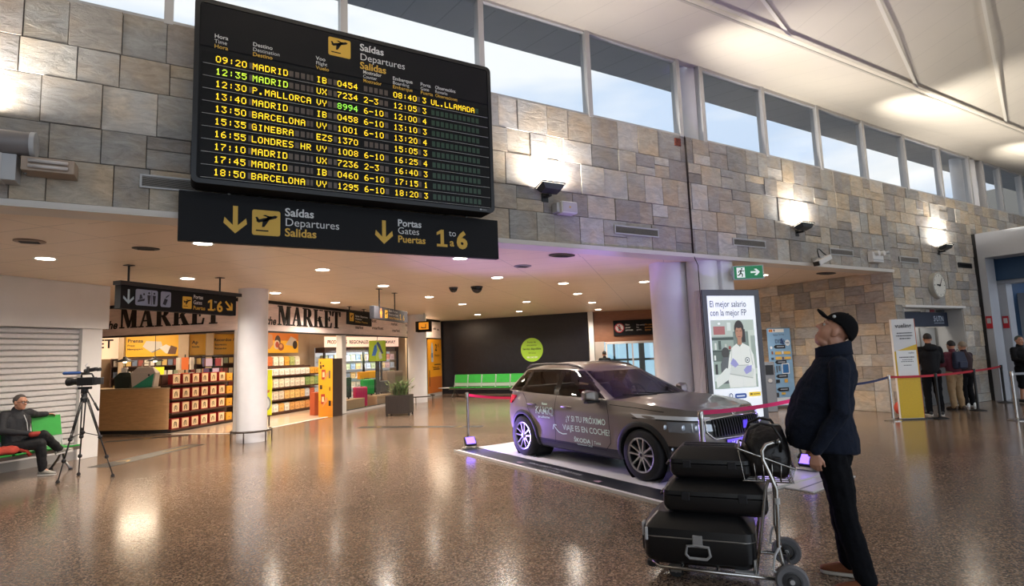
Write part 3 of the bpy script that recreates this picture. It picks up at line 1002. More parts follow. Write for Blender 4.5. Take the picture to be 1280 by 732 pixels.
items = [('8e9c92', rc(.15, .96, 1.10, 2.195)), ('a8b3a8', rc(.15, 1.9, 1.10, 2.195)), ('9a5f5c', rc(.2, 1.93, .45, 2.08)), ('6c7a73', rc(.62, 1.5, 1.1, 1.98)), ('c6cfc6', rc(.5, 2.0, .58, 2.15)), ('dfe6dc', ellp(.33, 2.13, .03, .02)), ('dfe6dc', ellp(.75, 2.12, .035, .02)),
         ('3e4a45', rc(.15, 1.83, .62, 1.88)), ('3e4a45', rc(.15, 1.62, .62, 1.65)), ('56625b', rc(.15, 1.45, .5, 1.62)), ('c7cdc4', rc(.2, 1.66, .24, 1.78)), ('46524c', rc(.28, 1.66, .34, 1.82)), ('b0b6ad', rc(.42, 1.66, .46, 1.76)), ('8a3f3a', rc(.5, 1.66, .55, 1.72)), ('d2d6cf', rc(.17, 1.47, .21, 1.56)),
         ('b7c0b6', rc(.95, 1.2, 1.1, 2.0)), ('8f9c93', rc(1.0, 1.3, 1.1, 1.9)),
         ('3c3a38', ellp(.42, 1.60, .085, .10)), ('565a5c', [(.3, 1.05), (.56, 1.05), (.56, 1.42), (.5, 1.52), (.36, 1.52), (.3, 1.4)]), ('c2cac6', rc(.15, 1.1, .4, 1.22)), ('2d2f30', rc(.18, 1.22, .23, 1.4)),
         ('2a2120', ellp(.755, 2.03, .105, .155)), ('2a2120', rc(.80, 1.78, .88, 2.02)), ('a5785f', ellp(.745, 1.955, .078, .125)), ('a5785f', rc(.70, 1.74, .79, 1.88)), ('2a2120', ellp(.75, 2.10, .085, .06)), ('3a2b28', rc(.685, 1.985, .725, 1.995)), ('3a2b28', rc(.765, 1.985, .805, 1.995)), ('8a4a44', rc(.71, 1.88, .775, 1.893)),
         ('d3d6d0', [(.46, .97), (.42, 1.2), (.48, 1.5), (.55, 1.68), (.67, 1.76), (.74, 1.70), (.80, 1.77), (.95, 1.70), (1.03, 1.55), (1.05, 1.3), (1.04, .97)]),
         ('cfd3cd', [(.74, 1.70), (.755, 1.70), (.77, .97), (.75, .97)]), ('c2c7c1', [(.44, 1.22), (.98, 1.12), (1.02, 1.28), (.9, 1.36), (.52, 1.36)]), ('9ea49e', [(.44, 1.22), (.98, 1.12), (.98, 1.135), (.45, 1.235)]), ('9ea49e', [(.52, 1.36), (.9, 1.36), (.9, 1.372), (.52, 1.372)]), ('aab0aa', [(.55, 1.66), (.56, 1.66), (.52, 1.36), (.505, 1.36)]), ('aab0aa', [(.95, 1.66), (.96, 1.66), (1.0, 1.36), (.985, 1.36)]), ('cfd4ce', [(.18, .98), (.44, 1.12), (.5, 1.3), (.40, 1.33), (.17, 1.14)]),
         ('8f8fc0', [(.50, 1.40), (.56, 1.50), (.62, 1.46), (.68, 1.38), (.60, 1.33)]), ('8f8fc0', [(.78, 1.28), (.86, 1.35), (.97, 1.36), (.95, 1.25), (.83, 1.20)]), ('4c5560', ellp(.88, 1.455, .052, .052)), ('e6e8e3', ellp(.88, 1.455, .036, .036)), ('4c5560', rc(.862, 1.44, .898, 1.47)),
         ('2f4c8c', rrect(.545, .775, .80, .865, .035)), ('d9b92e', rc(.86, .80, 1.115, .875)), ('2b3a66', ellp(.46, .83, .04, .05)), ('d9dde2', ellp(.46, .83, .025, .033)), ('cfd6e6', rc(.58, .808, .76, .83)), ('5a4a20', rc(.88, .825, .93, .855)), ('5a4a20', rc(.95, .832, 1.09, .846))]
shapes(po, 'printed_photo', items, -.0125, lit=True)

# slim kiosk behind it, roll-up banner
t = thing('ticket_kiosk', 'slim grey kiosk standing between the lightbox and the blue roll-up banner', 'kiosk', (13.2, 9.72, 0), -35)
MB().box(-.14, .14, -.1, .1, 0, 1.28).build('body', mat('kiosk grey', '7d7f83', .4, .3), t, bevel=.015)
MB().box(-.10, .10, -.108, -.098, .95, 1.2).build('screen', black, t)
m = MB(); m.T = face(0, -.104, .8); m.lathe([(0, 0), (.05, 0), (.05, .01), (0, .01)], 20); m.build('round_button', lgrey, t)

t = thing('rollup_banner', 'light blue roll-up banner with arrows and pictures by the stone side wall', 'banner', (13.9, 10.18, 0), -19.7)
MB().box(0, .71, -.08, .08, 0, .07).build('base', steel, t, bevel=.01)
MB().box(0, .71, -.008, 0, .07, 2.17).build('sheet', mat('banner blue', '86aed0', .5, noise=.06, nscale=2), t)
MB().box(0, .71, -.012, .004, 2.165, 2.19).build('top_rail', steel, t)
items = [('d9e2e8', rc(0.0, .08, .71, .28)), ('e8e6de', rc(.05, 2.06, .52, 2.15)), ('c85a28', rc(.06, 2.07, .17, 2.14)), ('d8a93a', rc(.09, 2.085, .14, 2.125)), ('44557a', rc(.2, 2.08, .24, 2.14)),
         ('e9eef0', ellp(.60, 1.76, .075, .085)), ('5d6c88', rc(.55, 1.77, .65, 1.785)), ('5d6c88', rc(.555, 1.74, .645, 1.755)), ('2c4a80', [(.38, 1.86), (.44, 1.72), (.5, 1.72), (.44, 1.9)]), ('35507c', [(.37, 1.75), (.49, 1.72), (.49, 1.75), (.37, 1.79)])]
for k, z in enumerate([1.66, 1.24, .86, .50]):
    items += [('20232a', [(.16, z), (.22, z+.05), (.52, z+.05), (.52, z-.05), (.22, z-.05)]), ('eef2f4', ellp(.09, z-.02, .035, .04, 12)), ('b9c3cf', rc(.26, z-.008, .48, z+.012))]
for x0, z0, x1, z1, h in [(.19, 1.45, .38, 1.53, 'e0b75a'), (.45, 1.45, .66, 1.53, 'e0b75a'), (.19, 1.31, .38, 1.39, 'e0b75a'), (.46, 1.31, .66, 1.38, 'e0b75a'), (.08, 1.46, .13, 1.54, '8c5a40'), (.40, 1.46, .44, 1.54, 'dfe4e8'), (.06, 1.31, .14, 1.37, '39485c'), (.39, 1.31, .44, 1.38, '6a4b50'),
                          (.36, .92, .58, 1.20, 'f0f3f4'), (.38, .94, .56, 1.18, '2f6aa6'), (.10, .95, .14, 1.12, '3d4652'), (.18, .96, .22, 1.14, '4d5866'), (.25, 1.0, .31, 1.14, '59626c'), (.14, .68, .26, .77, '2b2c30'), (.40, .68, .5, .78, 'd2a44e'), (.10, .30, .2, .42, '40454c'), (.28, .36, .40, .42, 'd8b04a')]:
    items.append((h, rc(x0, z0, x1, z1)))
pr = shapes(t, 'printed_pictures', items, -.0095)
m = MB(); m.T = face(0, -.0350, 0)
m.text('Mañaua Tax Free', .07, .16, 1.97, ex=.7).text('DIVA', .15, .2, 1.76, ex=.95)
m.build('lettering', mat('banner ink', '3b4f74', .5), t)

# ---------------------------------------------------------------- airline banner, ropes and posts
t = thing('airline_banner', 'tall white and yellow banner stand with a code square taped beside the red belt', 'banner', (13.52, 6.77, 0), -30.2)
MB().box(0, .5, 0, .07, .02, 2.18).build('body', mat('banner white', 'd4d3d2', .45), t, bevel=.004)
MB().box(-.02, .62, -.1, .2, 0, .02).build('base', dgrey, t)
bt = mat('airline yellow', 'd6b021', .5, noise=.08, nscale=50)
m = MB(); m.T = face(0, -.002, 0)
m.add([(0, .03, 0), (.5, .03, 0), (.5, 1.62, 0), (0, 1.47, 0)], [(0, 1, 2, 3)])
ya = m.build('yellow_field', bt, t)
m = MB(); m.T = face(0, -.005, 0); m.box(.035, .475, .92, 1.49, 0, .002); m.build('notice_sheet', white, t)
MB().box(.5, .512, .0, .07, .02, 2.18).build('edge', mat('banner edge', 'c2571f', .5), t)
m = MB(); m.T = face(0, -.009, 0)
m.text('vueling', .13, .07, 1.99, bold=.02, width=.36)
for k, (a, wd, z) in enumerate([(.09, .34, 1.86), (.07, .36, 1.80), (.14, .24, 1.74), (.09, .33, 1.33), (.15, .22, 1.28), (.12, .27, 1.24), (.17, .17, 1.16)]):
    x = a
    r_ = random.Random(k)
    while x < a+wd:
        q = r_.uniform(.015, .05)
        m.box(x, min(x+q, a+wd), z, z+.014+(.008 if k < 4 else 0), 0, .001)
        x += q+.008
m.text('vueling', .045, .30, 1.42, bold=.02)
m.build('lettering', mat('airline ink', '4a4b4f', .5), t)

belt_red = mat('red belt', 'b5182c', .6)
belt_pink = mat('crimson belt', 'c81446', .55)
belt_blue = mat('blue belt', '27305c', .6)
belt_grey = mat('grey belt', '8d8f94', .6)
def stanchion(label, x, y, h, metal, belts, base=.17, group='belt posts', z0=0):
    t = thing('stanchion', label, 'belt post', (x, y, z0), 0, group)
    MB().lathe([(0, 0), (base, 0), (base, .012), (base*.8, .022), (.045, .035), (.035, .05), (0, .05)], 28).build('base', metal, t, smooth=True, auto=35)
    MB().lathe([(0, .04), (.028, .04), (.028, h-.10), (0, h-.10)], 16).build('post', metal, t, smooth=True, auto=35)
    MB().lathe([(0, h-.10), (.033, h-.10), (.033, h-.01), (.026, h), (0, h)], 16).build('head', metal if metal is not black else black, t, smooth=True, auto=35)
    for (bx, by, bz0, bz1, sag, bm) in belts:
        m = MB()
        top, bot = [], []
        for k in range(13):
            f = k/12
            z = bz0+(bz1-bz0)*f-sag*4*f*(1-f)
            p = Vector((bx-x, by-y, 0))*f
            top.append((p.x, p.y, z+.024)); bot.append((p.x, p.y, z-.024))
        for k in range(12):
            m.quad(bot[k], bot[k+1], top[k+1], top[k])
        m.build('belt', bm, t, thick=.002)
    return t
stanchion('silver belt post beside the yellow and white banner with blue and red belts', 13.27, 6.81, .98, chrome, [(14.2, 6.33, .93, .93, .01, belt_red), (11.3, 7.35, .93, .90, .10, belt_blue)])
stanchion('black belt post between the banner and the queuing man in black', 14.2, 6.33, .98, black, [(16.27, 6.44, .93, .93, .01, belt_red)])
stanchion('black belt post standing behind the man queuing in black', 16.27, 6.44, .98, black, [(18.63, 6.76, .93, .94, .01, belt_red)])
stanchion('black belt post farthest away, in front of the white portal', 18.63, 6.76, .98, black, [])
stanchion('silver belt post at the far edge of the queue with a grey belt', 14.83, 5.22, 1.0, chrome, [(18.0, 4.9, .94, .94, .02, belt_grey)])
stanchion('silver belt post behind the standing man holding the end of the blue belt', 11.3, 7.35, .96, chrome, [])
stanchion('steel belt post behind the purple floodlight at the rear corner of the car platform', 4.64, 9.92, 1.03, chrome, [(7.2, 10.1, .98, .95, .12, belt_pink)], .14)
stanchion('steel belt post in front of the car grille with a crimson belt', 5.02, 4.60, .97, chrome, [(7.47, 4.98, .95, .93, .03, belt_pink)], .14, z0=.034)
stanchion('steel belt post behind the standing man at the front corner of the car platform', 7.47, 4.98, 1.0, chrome, [], .14, z0=.034)

# orange bag on the floor behind the banner
t = thing('sports_bag', 'round orange and black bag on the floor behind the banner', 'bag', (14.3, 7.12, 0))
MB().ell((0, 0, .17), (.2, .15, .17), 20, 12).build('body', mat('orange cloth', 'b5402a', .7), t, smooth=True)
MB().ell((.07, -.03, .09), (.17, .15, .09), 20, 10).build('dark_base', black, t, smooth=True)
MB().tube([(-.1, 0, .3), (-.05, 0, .38), (.05, 0, .38), (.1, 0, .3)], .012).build('strap', black, t)

# ---------------------------------------------------------------- ticket window recess
m = MB().box(15.1, 18.1, W+.9, W+1.0, 0, 2.6).box(15.09, 15.12, W, W+.95, 0, 2.6).box(18.08, 18.11, W, W+.95, 0, 2.6).box(15.1, 18.1, W, W+.95, 2.5, 2.56)
struct('wall_office', m, mat('office wall', 'b5b2ae', .5))
m = MB().box(15.05, 18.12, W-.08, W+.1, 2.51, 2.565)
struct('trim_8', m, white_paint)
t = thing('office_sign', 'dark blue sign board with pale letters over the ticket window', 'sign', (15.15, W+.35, 2.05))
MB().box(0, 2.92, 0, .08, 0, .38).build('board', mat('sign navy', '182338', .4), t, bevel=.005)
m = MB(); m.T = face(0, -.002, 0); m.text('S·UTN', .2, 2.15, .14, bold=.02, ex=.95)
for k in range(9):
    m.box(2.17+k*.06, 2.21+k*.06, .08, .10, 0, .001)
m.text('Check-in', .09, .1, .2)
m.build('lettering', mat('pale print', 'b9c3cf', .5), t)
t = thing('ticket_counter', 'grey ticket window counter with glass behind the queue', 'counter', (15.2, W+.45, 0))
MB().box(0, 2.8, 0, .4, 0, 1.05).box(-.02, 2.82, -.1, .42, 1.05, 1.09).build('desk', mat('counter grey', '6d6c6c', .5), t, bevel=.006)
MB().box(0, 2.8, .2, .212, 1.09, 2.03).build('screen', mat('frosted glass', 'a9a8a4', .35), t)
MB().box(.9, .93, .17, .2, 1.09, 2.03).box(1.9, 1.93, .17, .2, 1.09, 2.03).box(2.76, 2.8, .17, .2, 1.09, 2.03).build('mullion', steel, t)
m = MB(); m.T = face(0, .19, 0)
for k in range(3):
    m.box(.62+.0*k, .86, 1.45+k*.19, 1.6+k*.19, 0, .003)
m.build('notice', white, t)
for i, (x, h) in enumerate([(15.3, '7c2a2c'), (15.55, 'b6b2ae'), (16.9, 'b6b2ae'), (17.15, '7c2a2c'), (17.7, '3a3c40')]):
    o = MB().box(0, .2, 0, .12, 0, .17).build('storage_box', mat('box '+h, h, .6), bevel=.006)
    tag(o, ['dark red box at the banner end above the ticket sign', 'pale box beside the dark red one above the banner end of the ticket sign', 'pale box near the middle on top of the ticket sign', 'dark red box in the middle on top of the ticket sign', 'dark grey box above the pale letters of the ticket sign'][i], 'box')
    o.location = (x, W+.33, 2.43)

lamp('office_fill', 'AREA', (16.6, W+.55, 2.45), 14, (1, .95, .88), 1.5, aim=(16.6, W+.7, 0), sy=.2)  # added fill to brighten the ticket recess
# ---------------------------------------------------------------- white portal at the far end
pw = mat('portal white', 'a9abb0', .45)
pb = mat('portal blue', '1d3f5e', .5)
m = MB()
X0 = 19.14
m.loft([[(X0, 7.24, 0), (X0+1.0, 7.26, 0), (X0+.6, 7.02, 0), (X0, 7.0, 0)], [(X0, 7.24, 4.6), (X0+1.0, 7.26, 4.6), (X0+.6, 7.02, 3.9), (X0, 7.0, 3.9)]])
m.loft([[(X0, 7.24, 4.6), (X0, 2.0, 4.56), (X0+2, 2.0, 4.56), (X0+2, 7.24, 4.6)], [(X0, 7.0, 3.9), (X0, 2.0, 3.9), (X0+2, 2.0, 3.9), (X0+2, 7.0, 3.9)]])
struct('door_2', m, pw)
m = MB().box(X0+.5, X0+5, 7.27, 7.32, 0, 4.0).box(X0+.7, X0+.9, 2, 7.3, 3.3, 4.3).box(X0+.9, X0+6, 2, 7.3, 3.85, 3.9)
struct('wall_portal', m, pb)
m = MB().box(X0+.9, X0+1.3, 6.93, 7.3, 0, 3.32).box(X0+.85, X0+1.3, 2, 7.3, 3.2, 3.32).box(X0+2.6, X0+2.9, 6.3, 7.3, 0, 3.0).box(X0+4.6, X0+4.7, 2, 7.3, 0, 3.9)
struct('wall_portal_inner', m, pw)
m = MB().box(X0-.02, X0, 7.16, 7.25, 0, 4.6)
struct('trim_9', m, black)
for (x, y, z), l in zip([(X0-.012, 7.07, 1.95), (X0+.88, 7.02, 1.95)], ['small red sign on the white jamb of the portal', 'small red sign on the inner frame of the portal']):
    t = thing('red_sign', l, 'sign', (x, y, z), -90)
    MB().box(-.07, .07, -.015, 0, 0, .34).build('plate', red, t)
    m = MB(); m.T = face(0, -.018, 0); m.box(-.045, .045, .14, .28, 0, .001); m.build('mark', lgrey, t)
lamp('portal_light', 'AREA', (X0+3.5, 5.2, 3.8), 40, (.72, .82, 1), 1.2, aim=(X0+3.5, 5.2, 0))

# ---------------------------------------------------------------- platform for the car
PA = 3.6
PX, PY = Vector((math.cos(R(PA)), math.sin(R(PA)))), Vector((-math.sin(R(PA)), math.cos(R(PA))))
t = thing('car_platform', 'low white platform with a dark printed border under the car', 'platform', (4.62, 4.47, 0), PA)
MB().box(0, 2.75, 0, 5.25, 0, .03).build('deck', mat('platform white', 'cfcdd4', .3, noise=.04, nscale=6), t, bevel=.004)
MB().box(.05, .42, .05, 5.2, .03, .033).build('dark_border', mat('platform border', '23262d', .35), t)
MB().box(-.03, 0, -.03, 5.28, 0, .034).box(0, 2.75, -.03, 0, 0, .034).build('edge_strip', mat('platform edge', 'bdbab6', .35), t)
m = MB(); m.T = Matrix.Translation((.10, 3.1, .0345)) @ Matrix.Rotation(R(-90), 4, 'Z')
m.text('VEN A VERLO · PRÓXIMO VIAJE', .10, -.2, .12, bold=.01, ex=.9).text('EN COCHE', .075, .35, .01)
m.build('lettering', mat('border print', 'a7a9b4', .4), t)
m = MB()
m.T = Matrix.Translation((0, 0, .0345))
for y in (3.35, 1.55):
    m.add([(.12, y, 0), (.2, y, 0), (.2, y+.1, 0), (.16, y+.14, 0), (.12, y+.1, 0)], [(0, 1, 2, 3, 4)])
m.build('arrow_mark', mat('border mark', '9c7f93', .4), t)
t = thing('floor_pad', 'white floor board lying flat at the front corner of the platform', 'board', (6.3, 4.18, 0), 8)
MB().box(0, 1.15, 0, .34, 0, .018).build('sheet', mat('floor board', 'c4c2c0', .4), t, bevel=.004)
MB().box(.02, 1.13, .15, .17, .018, .021).build('groove', mgrey, t)

# purple floodlights
V_ = lambda *a: Vector(a)
led_p = mat('purple led', '6a50ff', .4, emit=3.2)
for (x, y, a, beam, up_, l) in [(4.56, 9.66, -6, (.5, -.85, .25), (.25, -.35, 1), 'small black floodlight glowing purple at the rear corner of the car platform'), (7.25, 4.86, -82, (-.8, .5, .2), (-.1, .35, 1), 'small floodlight glowing purple at the front corner of the platform beside the standing man')]:
    t = thing('led_floodlight', l, 'lamp', (x, y, .034), a, 'purple floodlights')
    T = Matrix.Translation((0, 0, .13)) @ Matrix.Rotation(R(-42), 4, 'X')
    m = MB(); m.T = T; m.box(-.105, .105, -.01, .05, -.085, .095); m.build('housing', black, t, bevel=.01)
    m = MB(); m.T = T; m.box(-.085, .085, -.014, -.009, -.065, .075); m.build('led_panel', led_p, t)
    MB().tube([(-.12, .02, .13), (-.12, .02, .01), (.12, .02, .01), (.12, .02, .13)], .01).box(-.14, .14, -.07, .11, 0, .015).build('stand', steel, t)
    MB().tube([(0, .06, .1), (.05, .14, .02), (.2, .2, .006)], .006).build('cable', black, t)
    Q = Matrix.Rotation(R(-a), 3, 'Z')
    c0 = V_(0, -.05, .17)
    lamp('purple_beam', 'SPOT', c0, 150, (.34, .22, 1), .05, aim=c0+Q @ V_(*beam), spot=110, blend=.6, parent=t)
    lamp('purple_wash', 'SPOT', c0, 200, (.42, .28, 1), .05, aim=c0+Q @ V_(*up_), spot=100, blend=.9, parent=t)
# ================================================================ THE CAR
def lerp_tab(tab, x):
    if x <= tab[0][0]:
        return tab[0][1]
    for (a, p), (b, q) in zip(tab, tab[1:]):
        if x <= b:
            f = (x-a)/(b-a)
            f = f*f*(3-2*f)*.35+f*.65
            return p+(q-p)*f
    return tab[-1][1]
XM = 1.38
T_XF = [(.20, 3.36), (.30, 3.44), (.42, 3.49), (.58, 3.50), (.70, 3.485), (.82, 3.455), (.90, 3.40), (1.1, 3.30)]
T_XR = [(.22, -.60), (.34, -.70), (.50, -.755), (.66, -.765), (.80, -.745), (.95, -.735), (1.10, -.70)]
T_W = [(.20, .80), (.27, .845), (.36, .872), (.50, .885), (.64, .892), (.74, .893), (.82, .888), (.90, .872), (.96, .856), (1.04, .832), (1.12, .80)]
T_TOP = [(-.76, 1.06), (-.4, 1.06), (.4, 1.025), (1.2, 1.005), (2.0, 1.0), (2.4, .995), (2.8, .965), (3.1, .935), (3.3, .905), (3.5, .86)]
NF = 4.4
def plan(t):
    """t 0..1 from front centre along the right side to rear centre -> (xn, yn)"""
    a = t*PI
    c, s_ = math.cos(a), math.sin(a)
    n = NF if c > 0 else 5.2
    return (math.copysign(abs(c)**(2/n), c), abs(s_)**(2/n))
# even spacing along the outline
_p = [plan(k/4000) for k in range(4001)]
_l = [0]
for a, b in zip(_p, _p[1:]):
    _l.append(_l[-1]+math.hypot((b[0]-a[0])*2.13, (b[1]-a[1])*.89))
NU = 150
TPL = []
j = 0
for k in range(NU+1):
    s_ = _l[-1]*k/NU
    while j < 4000 and _l[j+1] < s_:
        j += 1
    TPL.append(_p[min(j, 4000)])
TPL[0], TPL[-1] = (1, 0), (-1, 0)
def half(z, xn):
    return (lerp_tab(T_XF, z)-XM) if xn >= 0 else (XM-lerp_tab(T_XR, z))
def body_pt(tp, z):
    xn, yn = tp
    x = XM+xn*half(z, xn)
    return x, yn*lerp_tab(T_W, z)
def side_y(x, z):
    xn = (x-XM)/half(z, x-XM)
    n = NF if xn > 0 else 5.2
    return max(0, 1-abs(xn)**n)**(1/n)*lerp_tab(T_W, z)
def front_x(y, z):
    yn = min(.999, abs(y)/lerp_tab(T_W, z))
    return XM+(1-yn**NF)**(1/NF)*half(z, 1)
CX, CY = 5.81, 8.46
car = thing('car', 'dark grey compact suv with white lettering on its doors parked on the platform', 'car', (CX, CY, .03), -85.65)
paint = mat('graphite paint', '7b7570', 0.34, 0.6, coat=.6, noise=.03, nscale=300)
clad = mat('black cladding', '1b1b1d', 0.6)
carglass = glass('car glass', (.78, .84, .84), .85)
VN = 26
zb = .22
grid = []
for k in range(VN+1):
    v = k/VN
    row = []
    for tp in TPL:
        x0 = XM+tp[0]*2.0
        z = zb+(lerp_tab(T_TOP, x0)-zb)*v
        x, y = body_pt(tp, z)
        z = zb+(lerp_tab(T_TOP, x)-zb)*v
        x, y = body_pt(tp, z)
        # door crease and shoulder line
        if -.3 < x < 3.0:
            y += .006*math.exp(-((z-.80)/.03)**2)-.010*math.exp(-((z-.50)/.12)**2)*(1 if .4 < x < 2.2 else .3)
        row.append((x, -y, z))
    grid.append(row)
bd, sill = MB(), MB()
def keep(c):
    for ax in (0, 2.65):
        if abs(c[1]) > .45 and math.hypot(c[0]-ax, c[2]-.325) < .375:
            return False
    return True
def add_faces(mb, sgn, test):
    used = {}
    for k in range(VN):
        for i in range(NU):
            q = [grid[k][i], grid[k][i+1], grid[k+1][i+1], grid[k+1][i]]
            c = [sum(p[a] for p in q)/4 for a in range(3)]
            if not keep(c) or not test(c):
                continue
            ids = []
            for p in q:
                key = (round(p[0], 5), round(p[1], 5), round(p[2], 5))
                if key not in used:
                    used[key] = len(mb.v)
                    mb.v.append((p[0], p[1]*sgn, p[2]))
                ids.append(used[key])
            ids = list(dict.fromkeys(ids))
            if len(ids) > 2:
                mb.f.append(tuple(ids if sgn < 0 else ids[::-1])); mb.mi.append(0)
def is_clad(c):
    return c[2] < .335 and c[0] < 3.1 or c[2] < .27
for sg in (1, -1):
    add_faces(bd, sg, lambda c: not is_clad(c))
    add_faces(sill, sg, is_clad)
# bonnet: from one top edge to the other
front_i = [i for i in range(NU+1) if grid[VN][i][0] > 2.0]
NB = 22
rows_ = []
for i in front_i:
    x, y, z = grid[VN][i]
    r = []
    for k in range(NB+1):
        f = -1+2*k/NB
        yy = f*y
        e = max(0, min(1, (3.43-x)/.9))
        cr = (.045*(1-f*f)+.012*math.exp(-((abs(f)-.62)/.13)**2))*(.35+.65*e)
        r.append((x, yy, z+cr if abs(f) < 1 else z))
    rows_.append(r)
o = len(bd.v)
for r in rows_:
    bd.v += r
n = NB+1
for i in range(len(rows_)-1):
    for k in range(NB):
        a = o+i*n+k
        bd.f.append((a, a+1, a+n+1, a+n)); bd.mi.append(0)
bd.build('body', paint, car, smooth=True, auto=50)
sill.build('sill_cladding', clad, car, smooth=True)
# dark underbody and wheel housings
u = MB().box(-.6, 3.3, -.62, .62, .16, .34).box(.42, 2.24, -.80, .80, .2, .3)
for ax in (0, 2.65):
    for sg in (-1, 1):
        u.T = Matrix.Translation((ax, sg*.62, .325)) @ Matrix.Rotation(R(-90*sg), 4, 'X')
        u.lathe([(.40, .20), (.40, -.12), (0, -.12)], 28)
        u.T = Matrix()
u.build('underbody', black_m, car)
for ax in (0, 2.65):
    for sg in (-1, 1):
        m = MB()
        pi_, po_, pk = [], [], []
        for k in range(33):
            a = R(-18+216*k/32)
            a = min(max(a, R(-16)), R(196))
            def P(r, d):
                x, z = ax+r*math.cos(a), .325+r*math.sin(a)
                return (x, sg*(side_y(x, max(.22, min(z, 1.05)))+d), max(z, .2))
            pi_.append([P(.355, -.06), P(.362, .014), P(.40, .018), P(.428, .004), P(.43, -.03)])
        m.loft(pi_, cap=False, close=False)
        m.build('arch_cladding', clad, car, smooth=True, auto=50)
# cabin: glass band and roof
GN = 5.0
def gplan(t):
    a = t*PI
    c, s_ = math.cos(a), math.sin(a)
    n = GN if c > 0 else 6
    return (math.copysign(abs(c)**(2/n), c), abs(s_)**(2/n))
_p = [gplan(k/4000) for k in range(4001)]
_l = [0]
for a, b in zip(_p, _p[1:]):
    _l.append(_l[-1]+math.hypot((b[0]-a[0])*1.2, (b[1]-a[1])*.75))
GU, GV = 150, 20
GT = []
j = 0
for k in range(GU+1):
    s_ = _l[-1]*k/GU
    while j < 4000 and _l[j+1] < s_:
        j += 1
    GT.append(_p[min(j, 4000)])
GT[0], GT[-1] = (1, 0), (-1, 0)
def cab(tp, v):
    xn, yn = tp
    xf = 2.44+(1.40-2.44)*v+.10*math.sin(PI*v)*.35
    xr = -.70+(.34)*v-.03*math.sin(PI*v)
    xm = .72
    x = xm+xn*((xf-xm) if xn > 0 else (xm-xr))
    wv = .835+(.615-.835)*(v**1.15)
    y = yn*wv
    z0 = lerp_tab(T_TOP, x)-.012
    z1 = 1.435-.05*max(0, (x-.6)/1.0)**2-.035*max(0, (.4-x)/.8)**2
    z = z0+(z1-z0)*v
    return x, y, z
cg = [[cab(tp, k/GV) for tp in GT] for k in range(GV+1)]
def bounds(v):
    return (2.02-.72*v, -.02-.0*v)
def kind(c, v, yn):
    x = c[0]
    if yn > .93 and -.62 < x < 2.06-.66*v:
        if .07 < v < .90:
            a_line = 1.97-.66*v
            if .93 < x < a_line-.02:
                return 'front_window'
            if .02+.06*v < x <= .82:
                return 'rear_window'
            if -.44+.17*v < x < -.06+.06*v and v < .84:
                return 'quarter_window'
        if .04 < v < .93 and -.47+.15*v < x < 1.99-.66*v:
            return 'window_trim'
        return 'pillar'
    if x > 1.2 and yn < .90:
        return 'windshield' if .02 < v < .965 else 'pillar'
    if x < 0 and yn < .82 and .1 < v < .86:
        return 'tailgate_window'
    return 'pillar'
gm = {}
for sg in (1, -1):
    for k in range(GV):
        for i in range(GU):
            q = [cg[k][i], cg[k][i+1], cg[k+1][i+1], cg[k+1][i]]
            c = [sum(p[a] for p in q)/4 for a in range(3)]
            kd = kind(c, (k+.5)/GV, (GT[i][1]+GT[i+1][1])/2)
            key = kd if kd in ('windshield', 'tailgate_window', 'pillar', 'window_trim') else (kd, sg)
            mb, used = gm.setdefault(key, (MB(), {}))
            ids = []
            for p in q:
                pk = (round(p[0], 5), round(p[1]*sg, 5), round(p[2], 5))
                if pk not in used:
                    used[pk] = len(mb.v)
                    mb.v.append((p[0], p[1]*sg, p[2]))
                ids.append(used[pk])
            ids = list(dict.fromkeys(ids))
            if len(ids) > 2:
                mb.f.append(tuple(ids if sg > 0 else ids[::-1])); mb.mi.append(0)
rf = MB()
top = cg[GV]
NB = 20
for i, (x, y, z) in enumerate(top):
    for k in range(NB+1):
        f = -1+2*k/NB
        e = max(0, 1-abs(GT[i][0])**5)
        rf.v.append((x, f*y, z+.085*(1-f*f)*e+.0))
for i in range(len(top)-1):
    for k in range(NB):
        a = i*(NB+1)+k
        rf.f.append((a, a+NB+1, a+NB+2, a+1)); rf.mi.append(0)
rf.build('roof', paint, car, smooth=True, auto=60)
for key, (mb, _) in gm.items():
    nm = key if isinstance(key, str) else key[0]
    if nm == 'pillar':
        mb.build('pillar_shell', paint, car, smooth=True)
    elif nm == 'window_trim':
        mb.build('window_trim', mat('gloss black', '0b0b0c', .12), car, smooth=True)
    else:
        mb.build(nm, carglass, car, smooth=True)
# interior
it = mat('car interior', '625b55', .75)
MB().box(-.45, 2.0, -.66, .66, .34, .52).box(1.62, 2.28, -.70, .70, .5, .93).build('cabin_floor', it, car, bevel=.03)
for y in (-.37, .37):
    m = MB()
    m.loft([[(.72, y-.24, .5), (1.22, y-.24, .5), (1.22, y+.24, .5), (.72, y+.24, .5)], [(.72, y-.24, .66), (1.24, y-.23, .68), (1.24, y+.23, .68), (.72, y+.24, .66)]])
    m.loft([[(.66, y-.23, .62), (.82, y-.23, .62), (.82, y+.23, .62), (.66, y+.23, .62)], [(.5, y-.22, 1.14), (.62, y-.22, 1.14), (.62, y+.22, 1.14), (.5, y+.22, 1.14)]])
    m.box(.47, .58, y-.13, y+.13, 1.18, 1.34)
    m.build('seat', it, car, bevel=.035, seg=3)
m = MB(); m.T = Matrix.Translation((1.5, .36, .97)) @ Matrix.Rotation(R(68), 4, 'Y')
m.tube([(.185*math.cos(2*PI*k/24), .185*math.sin(2*PI*k/24), 0) for k in range(24)], .016, closed=True)
m.box(-.17, .17, -.02, .02, -.01, .01).box(-.0, .17, -.06, .06, -.012, .012)
m.build('steering_wheel', black, car, smooth=True, auto=40)
m = MB().box(-.42, -.3, -.6, .6, .5, 1.12); m.build('rear_bench', it, car, bevel=.04)
